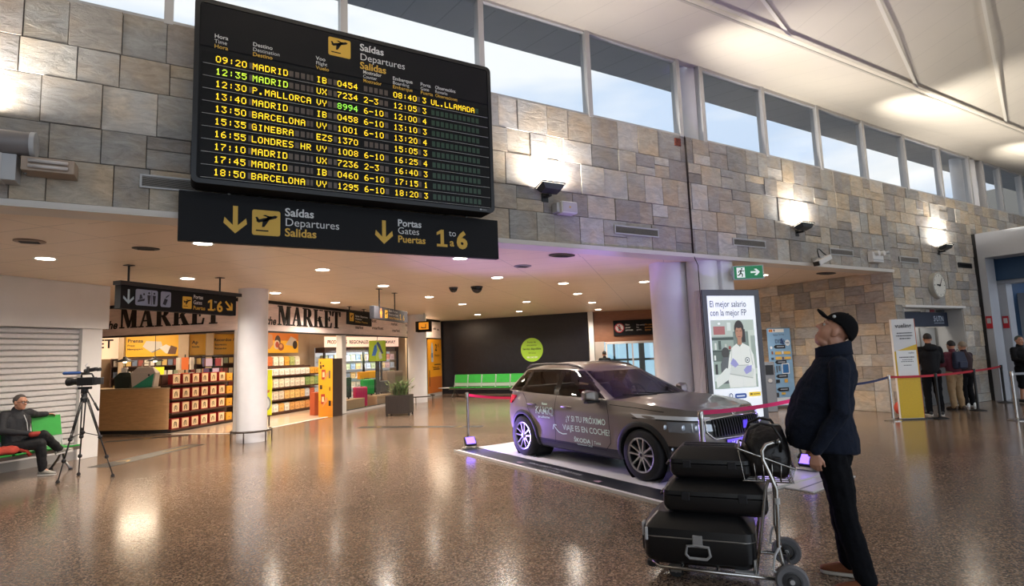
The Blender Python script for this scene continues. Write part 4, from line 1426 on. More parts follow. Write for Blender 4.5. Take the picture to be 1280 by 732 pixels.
m = MB(); m.T = Matrix.Translation((1.46, 0, 1.29)); m.box(-.02, .02, -.11, .11, -.03, .035); m.build('inner_mirror', black, car, bevel=.01)
MB().add([(1.98, -.18, .945), (1.98, -.06, .945), (1.92, -.12, 1.05)], [(0, 1, 2)]).build('paper_tent', white, car, thick=.004)
# wheels
tyre, rimm, rimd = mat('tyre', '17171a', .8), mat('alloy rim', 'b9bbc2', .28, .85), mat('wheel barrel dark', '222226', .5)  # rimd is the dark grey barrel behind the spokes
def make_wheel(x, y, sg):
    T = Matrix.Translation((x, sg*y, .325)) @ Matrix.Rotation(R(90 if sg < 0 else -90), 4, 'X')
    m = MB(); m.T = T
    m.lathe([(.222, -.10), (.30, -.105), (.322, -.085), (.328, -.05), (.328, .05), (.322, .085), (.30, .105), (.225, .102), (.222, .09)], 48)
    tw = m.build('tyre', tyre, car, smooth=True, auto=50)
    m = MB(); m.T = T
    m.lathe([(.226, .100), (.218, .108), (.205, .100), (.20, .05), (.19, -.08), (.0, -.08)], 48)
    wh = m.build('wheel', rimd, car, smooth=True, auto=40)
    m = MB(); m.T = T
    m.lathe([(.224, .101), (.224, .109), (.206, .104), (.203, .09)], 48)
    for k in range(5):
        for dk in (-13, 13):
            a = R(72*k+90)
            M = m.T
            m.T = T @ Matrix.Rotation(a, 4, 'Z')
            r0, r1, w0, w1 = .035, .208, .020, .013
            off0, off1 = dk*.0012, dk*.0042
            m.loft([[(r0, off0-w0, .06), (r0, off0+w0, .06), (r0, off0+w0*.8, .088), (r0, off0-w0*.8, .088)], [(.12, (off0+off1)/2*1.02-w1, .05), (.12, (off0+off1)/2*1.02+w1, .05), (.12, (off0+off1)/2+w1*.8, .097), (.12, (off0+off1)/2-w1*.8, .097)], [(r1, off1-w1*1.15, .06), (r1, off1+w1*1.15, .06), (r1, off1+w1, .103), (r1, off1-w1, .103)]])
            m.T = M
    m.build('rim', rimm, wh, smooth=True, auto=30)
    m = MB(); m.T = T; m.lathe([(0, .06), (.05, .06), (.046, .094), (.03, .098), (0, .098)], 20); m.build('hub_cap', rimm, wh, smooth=True, auto=35)
    m = MB(); m.T = T; m.lathe([(0, .099), (.022, .099), (.02, .101), (0, .101)], 16); m.build('hub_mark', black, wh)
for x in (0, 2.65):
    for sg in (-1, 1):
        make_wheel(x, .775, sg)
# projection of flat drawings onto the right or left flank
def flank(mb, sg=-1, d=.004):
    mb.v = [(x, sg*(side_y(x, max(.2, min(z, 1.08)))+d+(.006*math.exp(-((z-.80)/.03)**2)-.010*math.exp(-((z-.50)/.12)**2)*(1 if .4 < x < 2.2 else .3))), z) for x, _, z in mb.v]
    return mb
def subdiv_strip(mb, pts, wd):
    """thin drawn line on the flank along pts (x, z)"""
    P2 = []
    for a, b in zip(pts, pts[1:]):
        n = max(1, int(math.hypot(b[0]-a[0], b[1]-a[1])/.05))
        P2 += [(a[0]+(b[0]-a[0])*k/n, a[1]+(b[1]-a[1])*k/n) for k in range(n)]
    P2.append(pts[-1])
    for a, b in zip(P2, P2[1:]):
        dx, dz = b[0]-a[0], b[1]-a[1]
        l = math.hypot(dx, dz) or 1
        nx, nz = -dz/l*wd, dx/l*wd
        mb.add([(a[0]-nx, 0, a[1]-nz), (b[0]-nx, 0, b[1]-nz), (b[0]+nx, 0, b[1]+nz), (a[0]+nx, 0, a[1]+nz)], [(0, 1, 2, 3)])
for sg in (-1, 1):
    m = MB()
    for pts in ([(2.02, 1.0), (2.10, .8), (2.10, .42), (1.98, .30)], [(.90, 1.02), (.90, .6), (.86, .30)], [(.90, .31), (1.98, .31)], [(-.06, 1.04), (.10, .92), (.30, .62), (.40, .42), (.42, .31), (.86, .31)], [(2.10, .94), (2.6, .92), (3.0, .885)]):
        subdiv_strip(m, pts, .0045)
    flank(m, sg, .0025).build('door_seam', black_m, car)
    for x in (.16, 1.06):
        m = MB()
        n = 10
        rr = []
        for k in range(n+1):
            xx = x+.24*k/n
            f = math.sin(PI*min(max(k/n, .06), .94))**.35
            yb = side_y(xx, .86)
            rr.append([(xx, sg*(yb-.004), .86-.016*f), (xx, sg*(yb+.030*f), .86-.014*f), (xx, sg*(yb+.034*f), .86+.010*f), (xx, sg*(yb-.004), .86+.018*f)])
        m.loft(rr)
        m.build('door_handle', paint, car, smooth=True, auto=40)
    # mirror
    m = MB()
    y0 = side_y(1.9, 1.0)-.05
    m.loft([[(1.80, sg*(y0+.09), .985), (1.93, sg*(y0+.09), .985), (1.92, sg*(y0+.09), 1.10), (1.80, sg*(y0+.09), 1.12)], [(1.78, sg*(y0+.20), .98), (1.95, sg*(y0+.20), 1.0), (1.93, sg*(y0+.20), 1.13), (1.78, sg*(y0+.20), 1.14)], [(1.78, sg*(y0+.30), 1.0), (1.88, sg*(y0+.30), 1.02), (1.86, sg*(y0+.30), 1.11), (1.78, sg*(y0+.30), 1.125)]])
    mi = m.build('mirror', paint, car, smooth=True, bevel=.02, seg=3)
    MB().box(1.80, 1.90, min(sg*(y0-.02), sg*(y0+.28)), max(sg*(y0-.02), sg*(y0+.28)), .955, .992).build('mirror_foot', black, mi, bevel=.01)
    # roof rail
    m = MB()
    pts = [(-.26, sg*.555, 1.425), (-.16, sg*.555, 1.47), (.1, sg*.56, 1.492), (.5, sg*.56, 1.50), (.9, sg*.56, 1.485), (1.12, sg*.555, 1.455), (1.24, sg*.55, 1.41)]
    m.tube(pts, [.010, .018, .018, .018, .018, .018, .010], 8)
    m.build('roof_rail', mat('rail grey', '3c3a3c', .35, .5), car, smooth=True)
    # lamps
    hl = MB()
    def fp(y, z, d):
        k = (front_x(y+.004, z)-front_x(y-.004, z))/.008
        q = math.hypot(1, k)
        return (front_x(y, z)+d/q, sg*(y-d*k/q), z)
    N = 8
    def patch(mb, y0, y1, za0, za1, zb0, zb1, d):
        r1 = []
        for k in range(N+1):
            f = k/N
            y = y0+(y1-y0)*f
            r1.append([fp(y, za0+(zb0-za0)*f, d), fp(y, za1+(zb1-za1)*f, d)])
        mb.loft(r1, cap=False, close=False)
    patch(hl, .46, .868, .782, .826, .80, .848, .012)
    hb = hl.build('daytime_lamp', mat('lamp clear', 'e6eaee', .15, .2), car, smooth=True)
    k_ = MB(); patch(k_, .44, .874, .765, .782, .783, .800, .010); k_.build('lamp_border', black, hb)
    hl = MB(); patch(hl, .42, .80, .66, .735, .645, .775, .006)
    hb = hl.build('headlamp', mat('headlamp glass', '9aa0a8', .08, .5), car, smooth=True)
    for (y, r) in ((.64, .036), (.73, .038), (.81, .034)):
        k_ = MB(); c_ = Vector(fp(y, .705, .014)); k_.ell(c_, (.014, r, r), 14, 8); k_.build('lens', mat('headlamp lens', 'cfdbe8', .06, .6), hb, smooth=True)
    hl = MB(); patch(hl, .50, .80, .40, .47, .41, .475, .006)
    hb = hl.build('fog_lamp', black, car, smooth=True)
    for y in (.64, .71, .78):
        k_ = MB(); k_.ell(Vector(fp(y, .44, .016)), (.01, .025, .022), 12, 8); k_.build('fog_lens', mat('headlamp lens', 'cfdbe8'), hb, smooth=True)
    # tail lamp
    tl = MB()
    rr = []
    for k in range(9):
        y = .45+.36*k/8
        f = k/8
        def rp(y, z):
            yn = min(.998, y/lerp_tab(T_W, z))
            return (XM-(1-yn**5.2)**(1/5.2)*half(z, -1)-.008, sg*y*1.012, z)
        rr.append([rp(y, .84), rp(y, .98)])
    rr += [[(x, sg*(side_y(x, z)+.006), z) for z in (.86, .97)] for x in (-.56, -.5)]
    tl.loft(rr, cap=False, close=False)
    tl.build('tail_lamp', mat('tail red', 'a81c26', .15), car, smooth=True)
# grille, badge, plate, lower intake
m = MB()
rr = []
for k in range(21):
    y = -.54+1.08*k/20
    e = max(0, (abs(y)-.44)/.10)
    rr.append([(front_x(y, z)+.008, y, z) for z in (.575+.06*e, .80-.02*e)])
m.loft(rr, cap=False, close=False)
gr = m.build('grille', black, car, smooth=True)
m = MB()
for k in range(19):
    y = -.45+.05*k
    m.loft([[(front_x(y, z)+.008, y-.007, z), (front_x(y, z)+.028, y-.005, z), (front_x(y, z)+.028, y+.005, z), (front_x(y, z)+.008, y+.007, z)] for z in (.59, .69, .79)])
m.build('grille_ribs', mat('grille rib', '3a3a3d', .3, .5), gr)
loop = [(-.45, .80), (-.15, .812), (0, .815), (.15, .812), (.45, .80), (.545, .785), (.55, .65), (.47, .575), (.44, .565), (0, .558), (-.44, .565), (-.47, .575), (-.55, .65), (-.545, .785)]
MB().tube([(front_x(y, z)+.014, y, z) for y, z in loop], .011, 8, closed=True).build('grille_frame', mat('grille chrome', 'c9c9c6', .15, .9), gr, smooth=True)
m = MB(); m.T = Matrix.Translation((front_x(0, .845)+.004, 0, .848)) @ Matrix.Rotation(R(68), 4, 'Y')
m.lathe([(0, 0), (.042, 0), (.042, .010), (.034, .014), (.034, .008), (0, .008)], 28)
m.add([(-.02, -.022, .0125), (.012, -.022, .0125), (.024, 0, .0125), (.012, .022, .0125), (-.02, .022, .0125), (-.008, 0, .0125)], [(0, 1, 2, 3, 4, 5)])
m.build('badge', mat('grille chrome', 'c9c9c6'), car)
m = MB(); m.T = Matrix.Translation((front_x(0, .47)+.012, 0, .475)) @ Matrix.Rotation(R(90), 4, 'Z')
m.box(-.26, .26, -.012, .0, -.065, .065)
npl = m.build('number_plate', mat('plate purple', '5f48e0', .4), car)
m = MB(); m.T = Matrix.Translation((front_x(0, .47)+.013, 0, .475)) @ Matrix.Rotation(R(90), 4, 'Z') @ face(0, -.014, 0)
m.text('KAMIQ', .105, 0, -.037, 'C', bold=.03, ex=1.05)
m.build('plate_lettering', white, npl)
m = MB(); m.T = Matrix.Translation((front_x(0, .69)+.03, .12, .70)) @ Matrix.Rotation(R(90), 4, 'Z'); m.box(-.045, .045, -.01, 0, -.05, .05); m.build('sensor', mat('plate purple', '4a35c0'), gr)
m = MB()
m.loft([[(front_x(y, z)+.006, y, z) for z in (.30, .385)] for y in [-.45+.9*k/14 for k in range(15)]], cap=False, close=False)
m.build('lower_intake', black, car, smooth=True)
# wipers
m = MB().tube([(2.30, .25, 1.035), (2.24, -.10, 1.055), (2.13, -.42, 1.085)], .009).tube([(2.33, -.15, 1.04), (2.27, -.4, 1.05), (2.12, -.62, 1.06)], .009)
m.build('wiper', black, car)
# lettering on the right doors
dw = mat('door lettering', 'd2f0e0', .5)
def ft(mb, s_, size, x, z, **k):
    q = MB(); q.T = Matrix(((1, 0, 0, 0), (0, 0, 0, 0), (0, 1, 0, 0), (0, 0, 0, 1)))
    q.text(s_, size, 0, 0, **k)
    mb.add([(a+x, 0, c+z) for a, b, c in q.v], q.f)
m = MB()
ft(m, '¿Y SI TU PRÓXIMO', .118, 1.17, .655, bold=.010, width=.86)
ft(m, 'VIAJE ES EN COCHE?', .118, 1.08, .515, bold=.010, width=1.02)
ft(m, 'ŠKODA', .085, 1.32, .355+.01, bold=.008, width=.36)
ft(m, '|', .085, 1.71, .365)
ft(m, 'Tursa', .06, 1.76, .372)
ft(m, 'Concesionario Oficial', .038, 1.38, .322)
flank(m, -1, .0045).build('door_slogan', dw, car)
m = MB()
ft(m, 'Nuevo', .05, .56, .865, bold=.02)
ft(m, 'pruébame', .05, .47, .66, bold=.02, width=.30)
flank(m, -1, .0045).build('door_small_print', dw, car)
m = MB(); q = MB()
ft(m, 'KAMIQ', .15, .40, .725, bold=.03, width=.46)
flank(m, -1, .004).build('door_name', dw, car)
ft(q, 'KAMIQ', .15, .414, .727, bold=-.012, width=.435)
flank(q, -1, .006).build('door_name_inside', mat('dark print', '3d3a3b', .4), car)
m = MB()
subdiv_strip(m, [(1.16, .46), (1.06, .45), (.97, .47), (.90, .52), (.86, .565)], .008)
subdiv_strip(m, [(.83, .50), (.855, .575), (.93, .57)], .008)
flank(m, -1, .0045).build('door_arrow', dw, car)
# ================================================================ PEOPLE
def V(*a):
    return Vector(a)
def flesh(o, vox, it=5, fac=.5, folds=0.0):
    md = o.modifiers.new('r', 'REMESH'); md.mode = 'VOXEL'; md.voxel_size = vox; md.use_smooth_shade = True
    md = o.modifiers.new('s', 'SMOOTH'); md.iterations = it; md.factor = fac
    if folds:
        tx = D.textures.get('cloth folds') or D.textures.new('cloth folds', 'CLOUDS')
        tx.noise_scale = .11
        md = o.modifiers.new('f', 'DISPLACE'); md.texture = tx; md.strength = folds; md.mid_level = .5; md.texture_coords = 'LOCAL'
    return o
def head_shape(mb, c, f, u, heavy=0.0):
    f = V(*f).normalized(); u = V(*u); u = (u-f*u.dot(f)).normalized(); l = u.cross(f)
    M = Matrix((f, l, u)).transposed()
    P = lambda a, b, d: c+f*a+l*b+u*d
    mb.ell(P(-.012, 0, .025), (.098, .077, .10), 18, 12, M)
    mb.ell(P(.028, 0, -.045), (.066, .062+heavy*.012, .082), 16, 10, M)
    mb.ell(P(.070, 0, -.100), (.026, .03, .022), 10, 8, M)
    if heavy:
        mb.ell(P(.025, 0, -.118), (.062, .062, .04), 12, 8, M)
    mb.cap(P(.086, 0, .012), P(.112, 0, -.030), .009, .0145)
    mb.cap(P(.100, -.014, -.032), P(.100, .014, -.032), .009)
    mb.cap(P(.074, -.04, .028), P(.074, .04, .028), .016)
    for s_ in (-1, 1):
        mb.ell(P(.052, s_*.040, -.03), (.026, .022, .024), 10, 8, M)
        mb.ell(P(-.008, s_*.079, -.012), (.024, .014, .038), 10, 8, M)
        mb.ell(P(-.008, s_*.080, -.040), (.012, .010, .014), 8, 6, M)
    mb.cap(P(.082, -.019, -.068), P(.082, .019, -.068), .0095)
    mb.cap(P(.080, -.015, -.080), P(.080, .015, -.080), .010)
    return f, l, u
def face_parts(o, c, f, u, iris='3b2a1e', mouth=True):
    f = V(*f).normalized(); u = V(*u); u = (u-f*u.dot(f)).normalized(); l = u.cross(f)
    P = lambda a, b, d: c+f*a+l*b+u*d
    for s_ in (-1, 1):
        m = MB().ell(P(.078, s_*.028, .004), (.0115, .0115, .0115), 12, 8)
        e = m.build('eye', mat('eye white', 'd6d0c8', .3), o, smooth=True)
        MB().ell(P(.0865, s_*.029, .004), (.0055, .0055, .0055), 10, 8).build('iris', mat('iris '+iris, iris, .2), e, smooth=True)
        MB().cap(P(.090, s_*.018, .026), P(.080, s_*.05, .026), .0045, .003, 6).build('eyebrow', mat('brow', '3a2c24', .8), o, smooth=True)
    if mouth:
        MB().cap(P(.0925, -.020, -.074), P(.0925, .020, -.074), .003, n=6).build('lips', mat('lips', '8e5148', .5), o, smooth=True)
def hand_shape(mb, w, d, nrm, curl=35, s_=1.0, thumb=1):
    d = V(*d).normalized(); nrm = V(*nrm); nrm = (nrm-d*nrm.dot(d)).normalized(); t = d.cross(nrm)*thumb
    w = V(*w)
    lens = (.070, .078, .072, .056)
    for i in range(4):
        k = w+(d*(.088-.004*abs(i-1)) + t*(.031-.0205*i))*s_
        mb.cap(w+t*(.014-.009*i)*s_+d*.01*s_, k, .015*s_, .0125*s_, 8)
        a1, a2 = R(curl), R(curl*2.1)
        p1 = k+(d*math.cos(a1)+nrm*math.sin(a1))*lens[i]*.52*s_
        p2 = p1+(d*math.cos(a2)+nrm*math.sin(a2))*lens[i]*.48*s_
        mb.cap(k, p1, .0095*s_, .0088*s_, 8)
        mb.cap(p1, p2, .0088*s_, .0072*s_, 8)
    b = w+(d*.028+t*.026)*s_
    k1 = b+(d*.036+t*.026+nrm*.012)*s_
    mb.cap(b, k1, .015*s_, .011*s_, 8)
    mb.cap(k1, k1+(d*.032+t*.004+nrm*.012)*s_, .0105*s_, .008*s_, 8)
def shoe(o, heel, toe, mt, ms, s_=1.0, lift=0.0, nm='shoe'):
    heel, toe = V(*heel), V(*toe)
    d = (toe-heel).normalized()
    up = V(0, 0, 1) if abs(d.z) < .8 else V(0, -1, 0)
    n = up.cross(d).normalized(); up = d.cross(n)
    L_ = (toe-heel).length
    rings, rs = [], []
    for f, wd, h in ((-.02, .018, .05), (.03, .036, .085), (.18, .04, .10), (.36, .04, .095), (.55, .046, .072), (.75, .048, .055), (.92, .038, .042), (1.0, .018, .03)):
        c = heel+d*L_*f
        rings.append([c+n*wd*math.cos(a)*s_+up*((h*.5)+h*.5*math.sin(a))*s_ for a in [2*PI*k/14 for k in range(14)]])
        rs.append([c+n*(wd+.004)*s_*q+up*z*s_ for q, z in ((-1, 0), (1, 0), (1, .022), (-1, .022))])
    r2 = []
    for rg in rings:
        r2.append([p+up*.012*s_ for p in rg])
    b = MB().loft(r2).build(nm, mt, o, smooth=True)
    MB().loft(rs).build('sole', ms, b, bevel=.004)
    return b
def hair_cap(o, c, f, u, mt, low=.0, back=-.06, puff=1.0, nm='hair'):
    """short hair: shell over skull, open at the face"""
    f = V(*f).normalized(); u = V(*u); u = (u-f*u.dot(f)).normalized(); l = u.cross(f)
    m = MB()
    c0 = c-f*.012+u*.025
    n1, n2 = 22, 12
    rings = []
    for j in range(n2+1):
        ring = []
        for i in range(n1):
            a = 2*PI*i/n1
            front = math.cos(a)
            lowest = R(90+ (22 if front < .1 else 22-62*min(1, (front-.1)/.5)) + (low if front < .1 else 0))
            th = max(.02, lowest*j/n2)
            v = f*(.098*puff*math.sin(th)*math.cos(a))+l*(.077*puff*math.sin(th)*math.sin(a))+u*(.10*puff*math.cos(th))
            ring.append(c0+v)
        rings.append(ring)
    m.loft(rings, cap=False)
    return m.build(nm, mt, o, smooth=True, thick=.012)

def figure(label, loc, rz, J, top, pants, shoe_m, sole_m, skin_m, hair, group=None, vox=.011, torso=None, cat='person', bare=False, sleeves=True, name='person', heavy=0, face_on=True, shorts=False, curl=35):
    """J: joints in the figure's own frame"""
    g = {k: V(*v) for k, v in J.items() if not k.startswith('shoe') and k != 'flat'}
    b = MB()
    f, l, u = head_shape(b, g['head'], J['f'], J['u'], heavy)
    b.cap(g['neck'], g['head']-u*.06-f*.015, .058+heavy*.012, .055+heavy*.012)
    b.cap(g['neck']-V(0, 0, .09), g['pelvis'], .09, .09)
    for s_ in 'LR':
        b.cap(g['neck']-V(0, 0, .09), g['sh'+s_], .035, .035)
        b.cap(g['sh'+s_], g['el'+s_], .036, .032); b.cap(g['el'+s_], g['wr'+s_], .035, .026)
        hand_shape(b, g['wr'+s_], J['hd'+s_], J['hn'+s_], curl, 1.0, 1 if s_ == 'L' else -1)
        b.cap(g['hip'+s_], g['kn'+s_], .07, .05); b.cap(g['kn'+s_], g['an'+s_], .048, .033)
        b.cap(g['an'+s_], g['to'+s_]*.6+g['an'+s_]*.4+V(0, 0, -.03), .032, .028)
        b.cap(g['pelvis'], g['hip'+s_], .09, .075)
    o = b.build(name, skin_m, smooth=True, loc=loc, rot=R(rz))
    flesh(o, vox)
    tag(o, label, cat, group)
    if face_on:
        face_parts(o, g['head'], J['f'], J['u'])
    t = MB()
    if torso:
        rings = []
        for (z, cx, cy, rx, ry) in torso:
            rings.append([V(cx+rx*math.copysign(abs(math.cos(a))**.9, math.cos(a)), cy+ry*math.copysign(abs(math.sin(a))**.9, math.sin(a)), z-.10*math.cos(a)*rx*(1 if z < 1.0 else 0)) for a in [2*PI*k/24 for k in range(24)]])
        t.loft(rings)
    else:
        t.cap(g['pelvis']+V(0, 0, .0), g['neck']-V(0, 0, .14), .15, .155, 16)
        for s_ in 'LR':
            t.cap((g['pelvis']+g['hip'+s_])/2+V(0, 0, .05), (g['neck']*.5+g['sh'+s_]*.5)-V(0, 0, .14), .125, .125, 12)
    for s_ in 'LR':
        t.cap(g['neck']-V(0, 0, .055), g['sh'+s_], .07, .072)
        t.cap(g['sh'+s_], g['el'+s_], .074, .060); t.cap(g['el'+s_], g['wr'+s_]*.93+g['el'+s_]*.07, .059, .045)
    t.cap(g['neck']-V(0, 0, .02), g['neck']+V(0, 0, .03), .075, .073)
    flesh(t.build('jacket', top, o, smooth=True), vox*1.1, 6, folds=.03 if vox < .008 else .018)
    p = MB()
    p.cap(g['hipL']*.6+g['hipR']*.4, g['hipR']*.6+g['hipL']*.4, .135, .135, 14)
    for s_ in 'LR':
        p.cap(g['hip'+s_], g['kn'+s_], .108, .080)
        if shorts:
            p.cap(g['kn'+s_], g['kn'+s_]*.9+g['an'+s_]*.1, .085, .085)
        else:
            p.cap(g['kn'+s_], g['an'+s_]*.9+g['kn'+s_]*.1, .080, .066); p.cap(g['an'+s_]*.75+g['kn'+s_]*.25, g['an'+s_], .066, .066)
    flesh(p.build('shorts' if shorts else 'trousers', pants, o, smooth=True), vox*1.1, 6, folds=.03)
    for s_ in 'LR':
        d = (g['to'+s_]-g['an'+s_]); 
        hd = V(d.x, d.y, 0).normalized() if abs(J.get('flat', 1)) else d.normalized()
        if ('shoe'+s_) in J:
            h, tt = J['shoe'+s_]
        else:
            a = g['an'+s_]
            h = (a.x-hd.x*.07, a.y-hd.y*.07, .004); tt = (a.x+hd.x*.20, a.y+hd.y*.20, .004)
        shoe(o, h, tt, shoe_m, sole_m)
    if hair:
        hair_cap(o, g['head'], J['f'], J['u'], hair)
    return o

# ---- the traveller looking up at the board
navy = mat('dark navy fleece', '131a29', .95, spec=.3, noise=.25, nscale=90, bump=.15)
jeans = mat('black denim', '090b10', .95, spec=.2, noise=.3, nscale=60, bump=.1)
skin_l = mat('fair skin', 'c08e76', .45, noise=.06, nscale=16)
J = dict(head=(.128, 0, 1.80), f=(-.839, 0, .545), u=(.545, 0, .839), neck=(.135, 0, 1.63), pelvis=(.02, 0, .95),
         shL=(.125, -.20, 1.53), elL=(.105, -.285, 1.23), wrL=(-.075, -.262, .945), shR=(.125, .20, 1.53), elR=(.10, .28, 1.24), wrR=(-.09, .24, .97),
         hipL=(.035, -.10, .90), knL=(.085, -.14, .47), anL=(.17, -.20, .075), toL=(-.03, -.22, .03),
         hipR=(.03, .10, .90), knR=(.06, .12, .47), anR=(.085, .14, .10), toR=(-.12, .15, .03),
         hdL=(-.05, .05, -1), hnL=(.2, 1, 0), hdR=(-.2, 0, -1), hnR=(0, -1, 0))
torso = [(.93, -.012, 0, .232, .20), (.96, -.016, 0, .240, .215), (1.05, -.027, 0, .240, .228), (1.17, -.033, 0, .222, .235), (1.30, -.002, 0, .208, .235), (1.42, .045, 0, .192, .228), (1.50, .078, 0, .170, .212), (1.56, .095, 0, .142, .175), (1.61, .105, 0, .118, .125), (1.66, .108, 0, .108, .10), (1.685, .110, 0, .104, .096)]
man = figure('person in black cap and navy jacket looking up beside the loaded luggage trolley', (4.12, 2.6, 0), -57.7, J, navy, jeans, mat('brown suede', '7a4526', .75), mat('pale sole', 'c9c2b6', .6), skin_l, None, vox=.0065, torso=torso, heavy=1.2, curl=30)
# cap
f_, u_ = V(-.839, 0, .545).normalized(), V(.545, 0, .839).normalized()
l_ = u_.cross(f_)
hc = V(.128, 0, 1.80)-f_*.014+u_*.022
capm = mat('black cotton cap', '08080a', .9, spec=.2, noise=.2, nscale=80)
m = MB()
rings = []
for j in range(13):
    th0 = j/12
    ring = []
    for i in range(28):
        a = 2*PI*i/28
        fr = math.cos(a)
        th = max(.02, th0*R(80+(34*(-fr) if fr < 0 else -6*fr)))
        ring.append(hc+f_*(.118*math.sin(th)*math.cos(a)-.006)+l_*(.093*math.sin(th)*math.sin(a))+u_*(.124*math.cos(th)))
    rings.append(ring)
m.loft(rings, cap=False)
cp = m.build('cap', capm, man, smooth=True, thick=.006)
m = MB()
rr = []
for k in range(11):
    q = -1+2*k/10
    w_ = .078*q
    base = hc+f_*(.106*math.sqrt(max(0, 1-(.80*q)**2)))+l_*w_*.98+u_*(.034)
    tip = hc+f_*(.106+.082*math.sqrt(max(0.02, 1-q*q*.9)))+l_*w_*.92+u_*(.060-.026*q*q)
    mid = (base+tip)/2+u_*.010*(1-q*q)
    rr.append([base, mid, tip])
m.loft(rr, cap=False, close=False)
m.build('peak', capm, cp, smooth=True, thick=.013)
m = MB(); m.ell(hc+u_*.125, (.009, .009, .006), 10, 6); m.build('button', capm, cp, smooth=True)
c_ = hc+f_*.056-l_*.0+u_*.084
side = -1 if l_.y > 0 else 1
m = MB()
m.loft([[V(.106+rx*math.cos(a), ry*math.sin(a), z+.05*(.5+.5*math.cos(a))*(1 if z > 1.65 else .4)) for a in [2*PI*k/28 for k in range(28)]] for z, rx, ry in ((1.60, .120, .128), (1.64, .116, .114), (1.672, .116, .108))], cap=False)
m.build('collar', navy, man, smooth=True, thick=.012)
m = MB().ell(hc+f_*.066+l_*side*.068+u_*.062, (.012, .006, .012), 10, 8); m.build('emblem', lgrey, cp, smooth=True)
# ---- people at the ticket window and in the portal
def standing(h=1.78, lean=0, arms='down', turn=0):
    k = h/1.78
    J = dict(head=(0, .0, 1.655), f=(0, 1, -.05), u=(0, .05, 1), neck=(0, -.02, 1.49), pelvis=(0, 0, .97),
             shL=(-.185, -.01, 1.42), elL=(-.235, -.03, 1.14), wrL=(-.22, .07, .90), shR=(.185, -.01, 1.42), elR=(.235, -.03, 1.14), wrR=(.22, .07, .90),
             hipL=(-.09, 0, .93), knL=(-.10, .02, .50), anL=(-.11, -.02, .09), toL=(-.13, .14, .03), hipR=(.09, 0, .93), knR=(.10, .02, .50), anR=(.11, -.02, .09), toR=(.13, .14, .03),
             hdL=(0, .1, -1), hnL=(1, 0, 0), hdR=(0, .1, -1), hnR=(-1, 0, 0))
    if arms == 'front':
        J.update(elL=(-.24, .05, 1.16), wrL=(-.13, .27, 1.12), elR=(.24, .05, 1.16), wrR=(.13, .27, 1.12), hdL=(.3, 1, 0), hdR=(-.3, 1, 0), hnL=(1, 0, 0), hnR=(-1, 0, 0))
    return {a: (tuple(x*k for x in b) if a not in ('f', 'u') and not a.startswith('h') or a in ('head', 'hipL', 'hipR') else b) for a, b in J.items()}
black_coat = mat('black padded coat', '0c0c10', .7, spec=.25, noise=.2, nscale=30)
blk_tr = mat('black trousers', '0b0b0f', .9, spec=.2, noise=.2, nscale=50)
hair_d = mat('dark hair', '1d1512', .6, noise=.3, nscale=120)
hair_g = mat('greying hair', '4b4440', .6, noise=.3, nscale=120)
wsole = mat('white sole', 'cfcbc5', .5)
p = figure('person queuing in a black hooded jacket and black trousers seen from behind', (14.76, 6.66, 0), -48, standing(1.86, arms='front'), black_coat, blk_tr, mat('black trainer', '1b1b1e', .6), wsole, skin, hair_d)
m = MB(); m.ell((0, -.13, 1.52), (.15, .08, .09), 18, 10); m.build('hood', black_coat, p, smooth=True)
p = figure('person in beige trousers with a dark blue backpack standing at the ticket window', (16.25, 6.84, 0), -25, standing(1.66, arms='front'), mat('dark red jumper', '5c2230', .8), mat('beige trousers', '9a7f5c', .8), mat('brown boot', '4a3626', .7), dgrey, skin, hair_d)
p = figure('person in black with white trainers at the ticket window beside the blue backpack', (17.15, 6.97, 0), -20, standing(1.62, arms='front'), mat('maroon and black coat', '2b1519', .8), blk_tr, white, white, skin, mat('blond grey hair', '8a7a68', .6))
t = thing('backpack', 'dark blue backpack worn by the person in beige trousers', 'backpack', (16.18, 6.69, 0), -25)
m = MB().loft([[(-.15, -.09, .98), (.15, -.09, .98), (.15, .03, .98), (-.15, .03, .98)], [(-.16, -.12, 1.12), (.16, -.12, 1.12), (.16, .03, 1.12), (-.16, .03, 1.12)], [(-.13, -.07, 1.40), (.13, -.07, 1.40), (.13, .03, 1.40), (-.13, .03, 1.40)]])
m.build('body', mat('backpack blue', '20263c', .7), t, bevel=.04, seg=3)
MB().box(-.10, .10, -.15, -.08, 1.0, 1.16).build('pocket', mat('backpack blue', '20263c'), t, bevel=.02)
MB().tube([(-.04, .0, 1.40), (0, -.01, 1.45), (.04, 0, 1.40)], .008).build('grab_handle', black, t)
p = figure('person in black shorts and a black top with bare legs before the white portal', (18.75, 6.35, 0), 150, standing(1.72, arms='front'), black_coat, blk_tr, mat('black trainer', '1b1b1e'), wsole, skin, mat('grey green hair', '4d5248', .7), shorts=True)
t = thing('carried_bag', 'grey and red holdall carried by the person in shorts before the portal', 'bag', (18.62, 6.05, .95), 150)
m = MB().box(-.02, .30, .10, .30, 0, .40); m.build('body', mat('holdall grey', '8e8e92', .6), t, bevel=.03)
MB().box(-.025, .305, .095, .305, .13, .28).build('red_band', mat('holdall red', '9c2431', .6), t, bevel=.02)
MB().tube([(.05, .2, .40), (.05, .2, .5), (.22, .2, .5), (.22, .2, .40)], .01).build('handle', black, t)
p = figure('person with grey backpack walking away inside the portal at the picture edge', (20.5, 6.0, 0), -60, standing(1.74), mat('grey coat', '77797e', .7), blk_tr, mat('black trainer', '1b1b1e'), wsole, skin, hair_g)

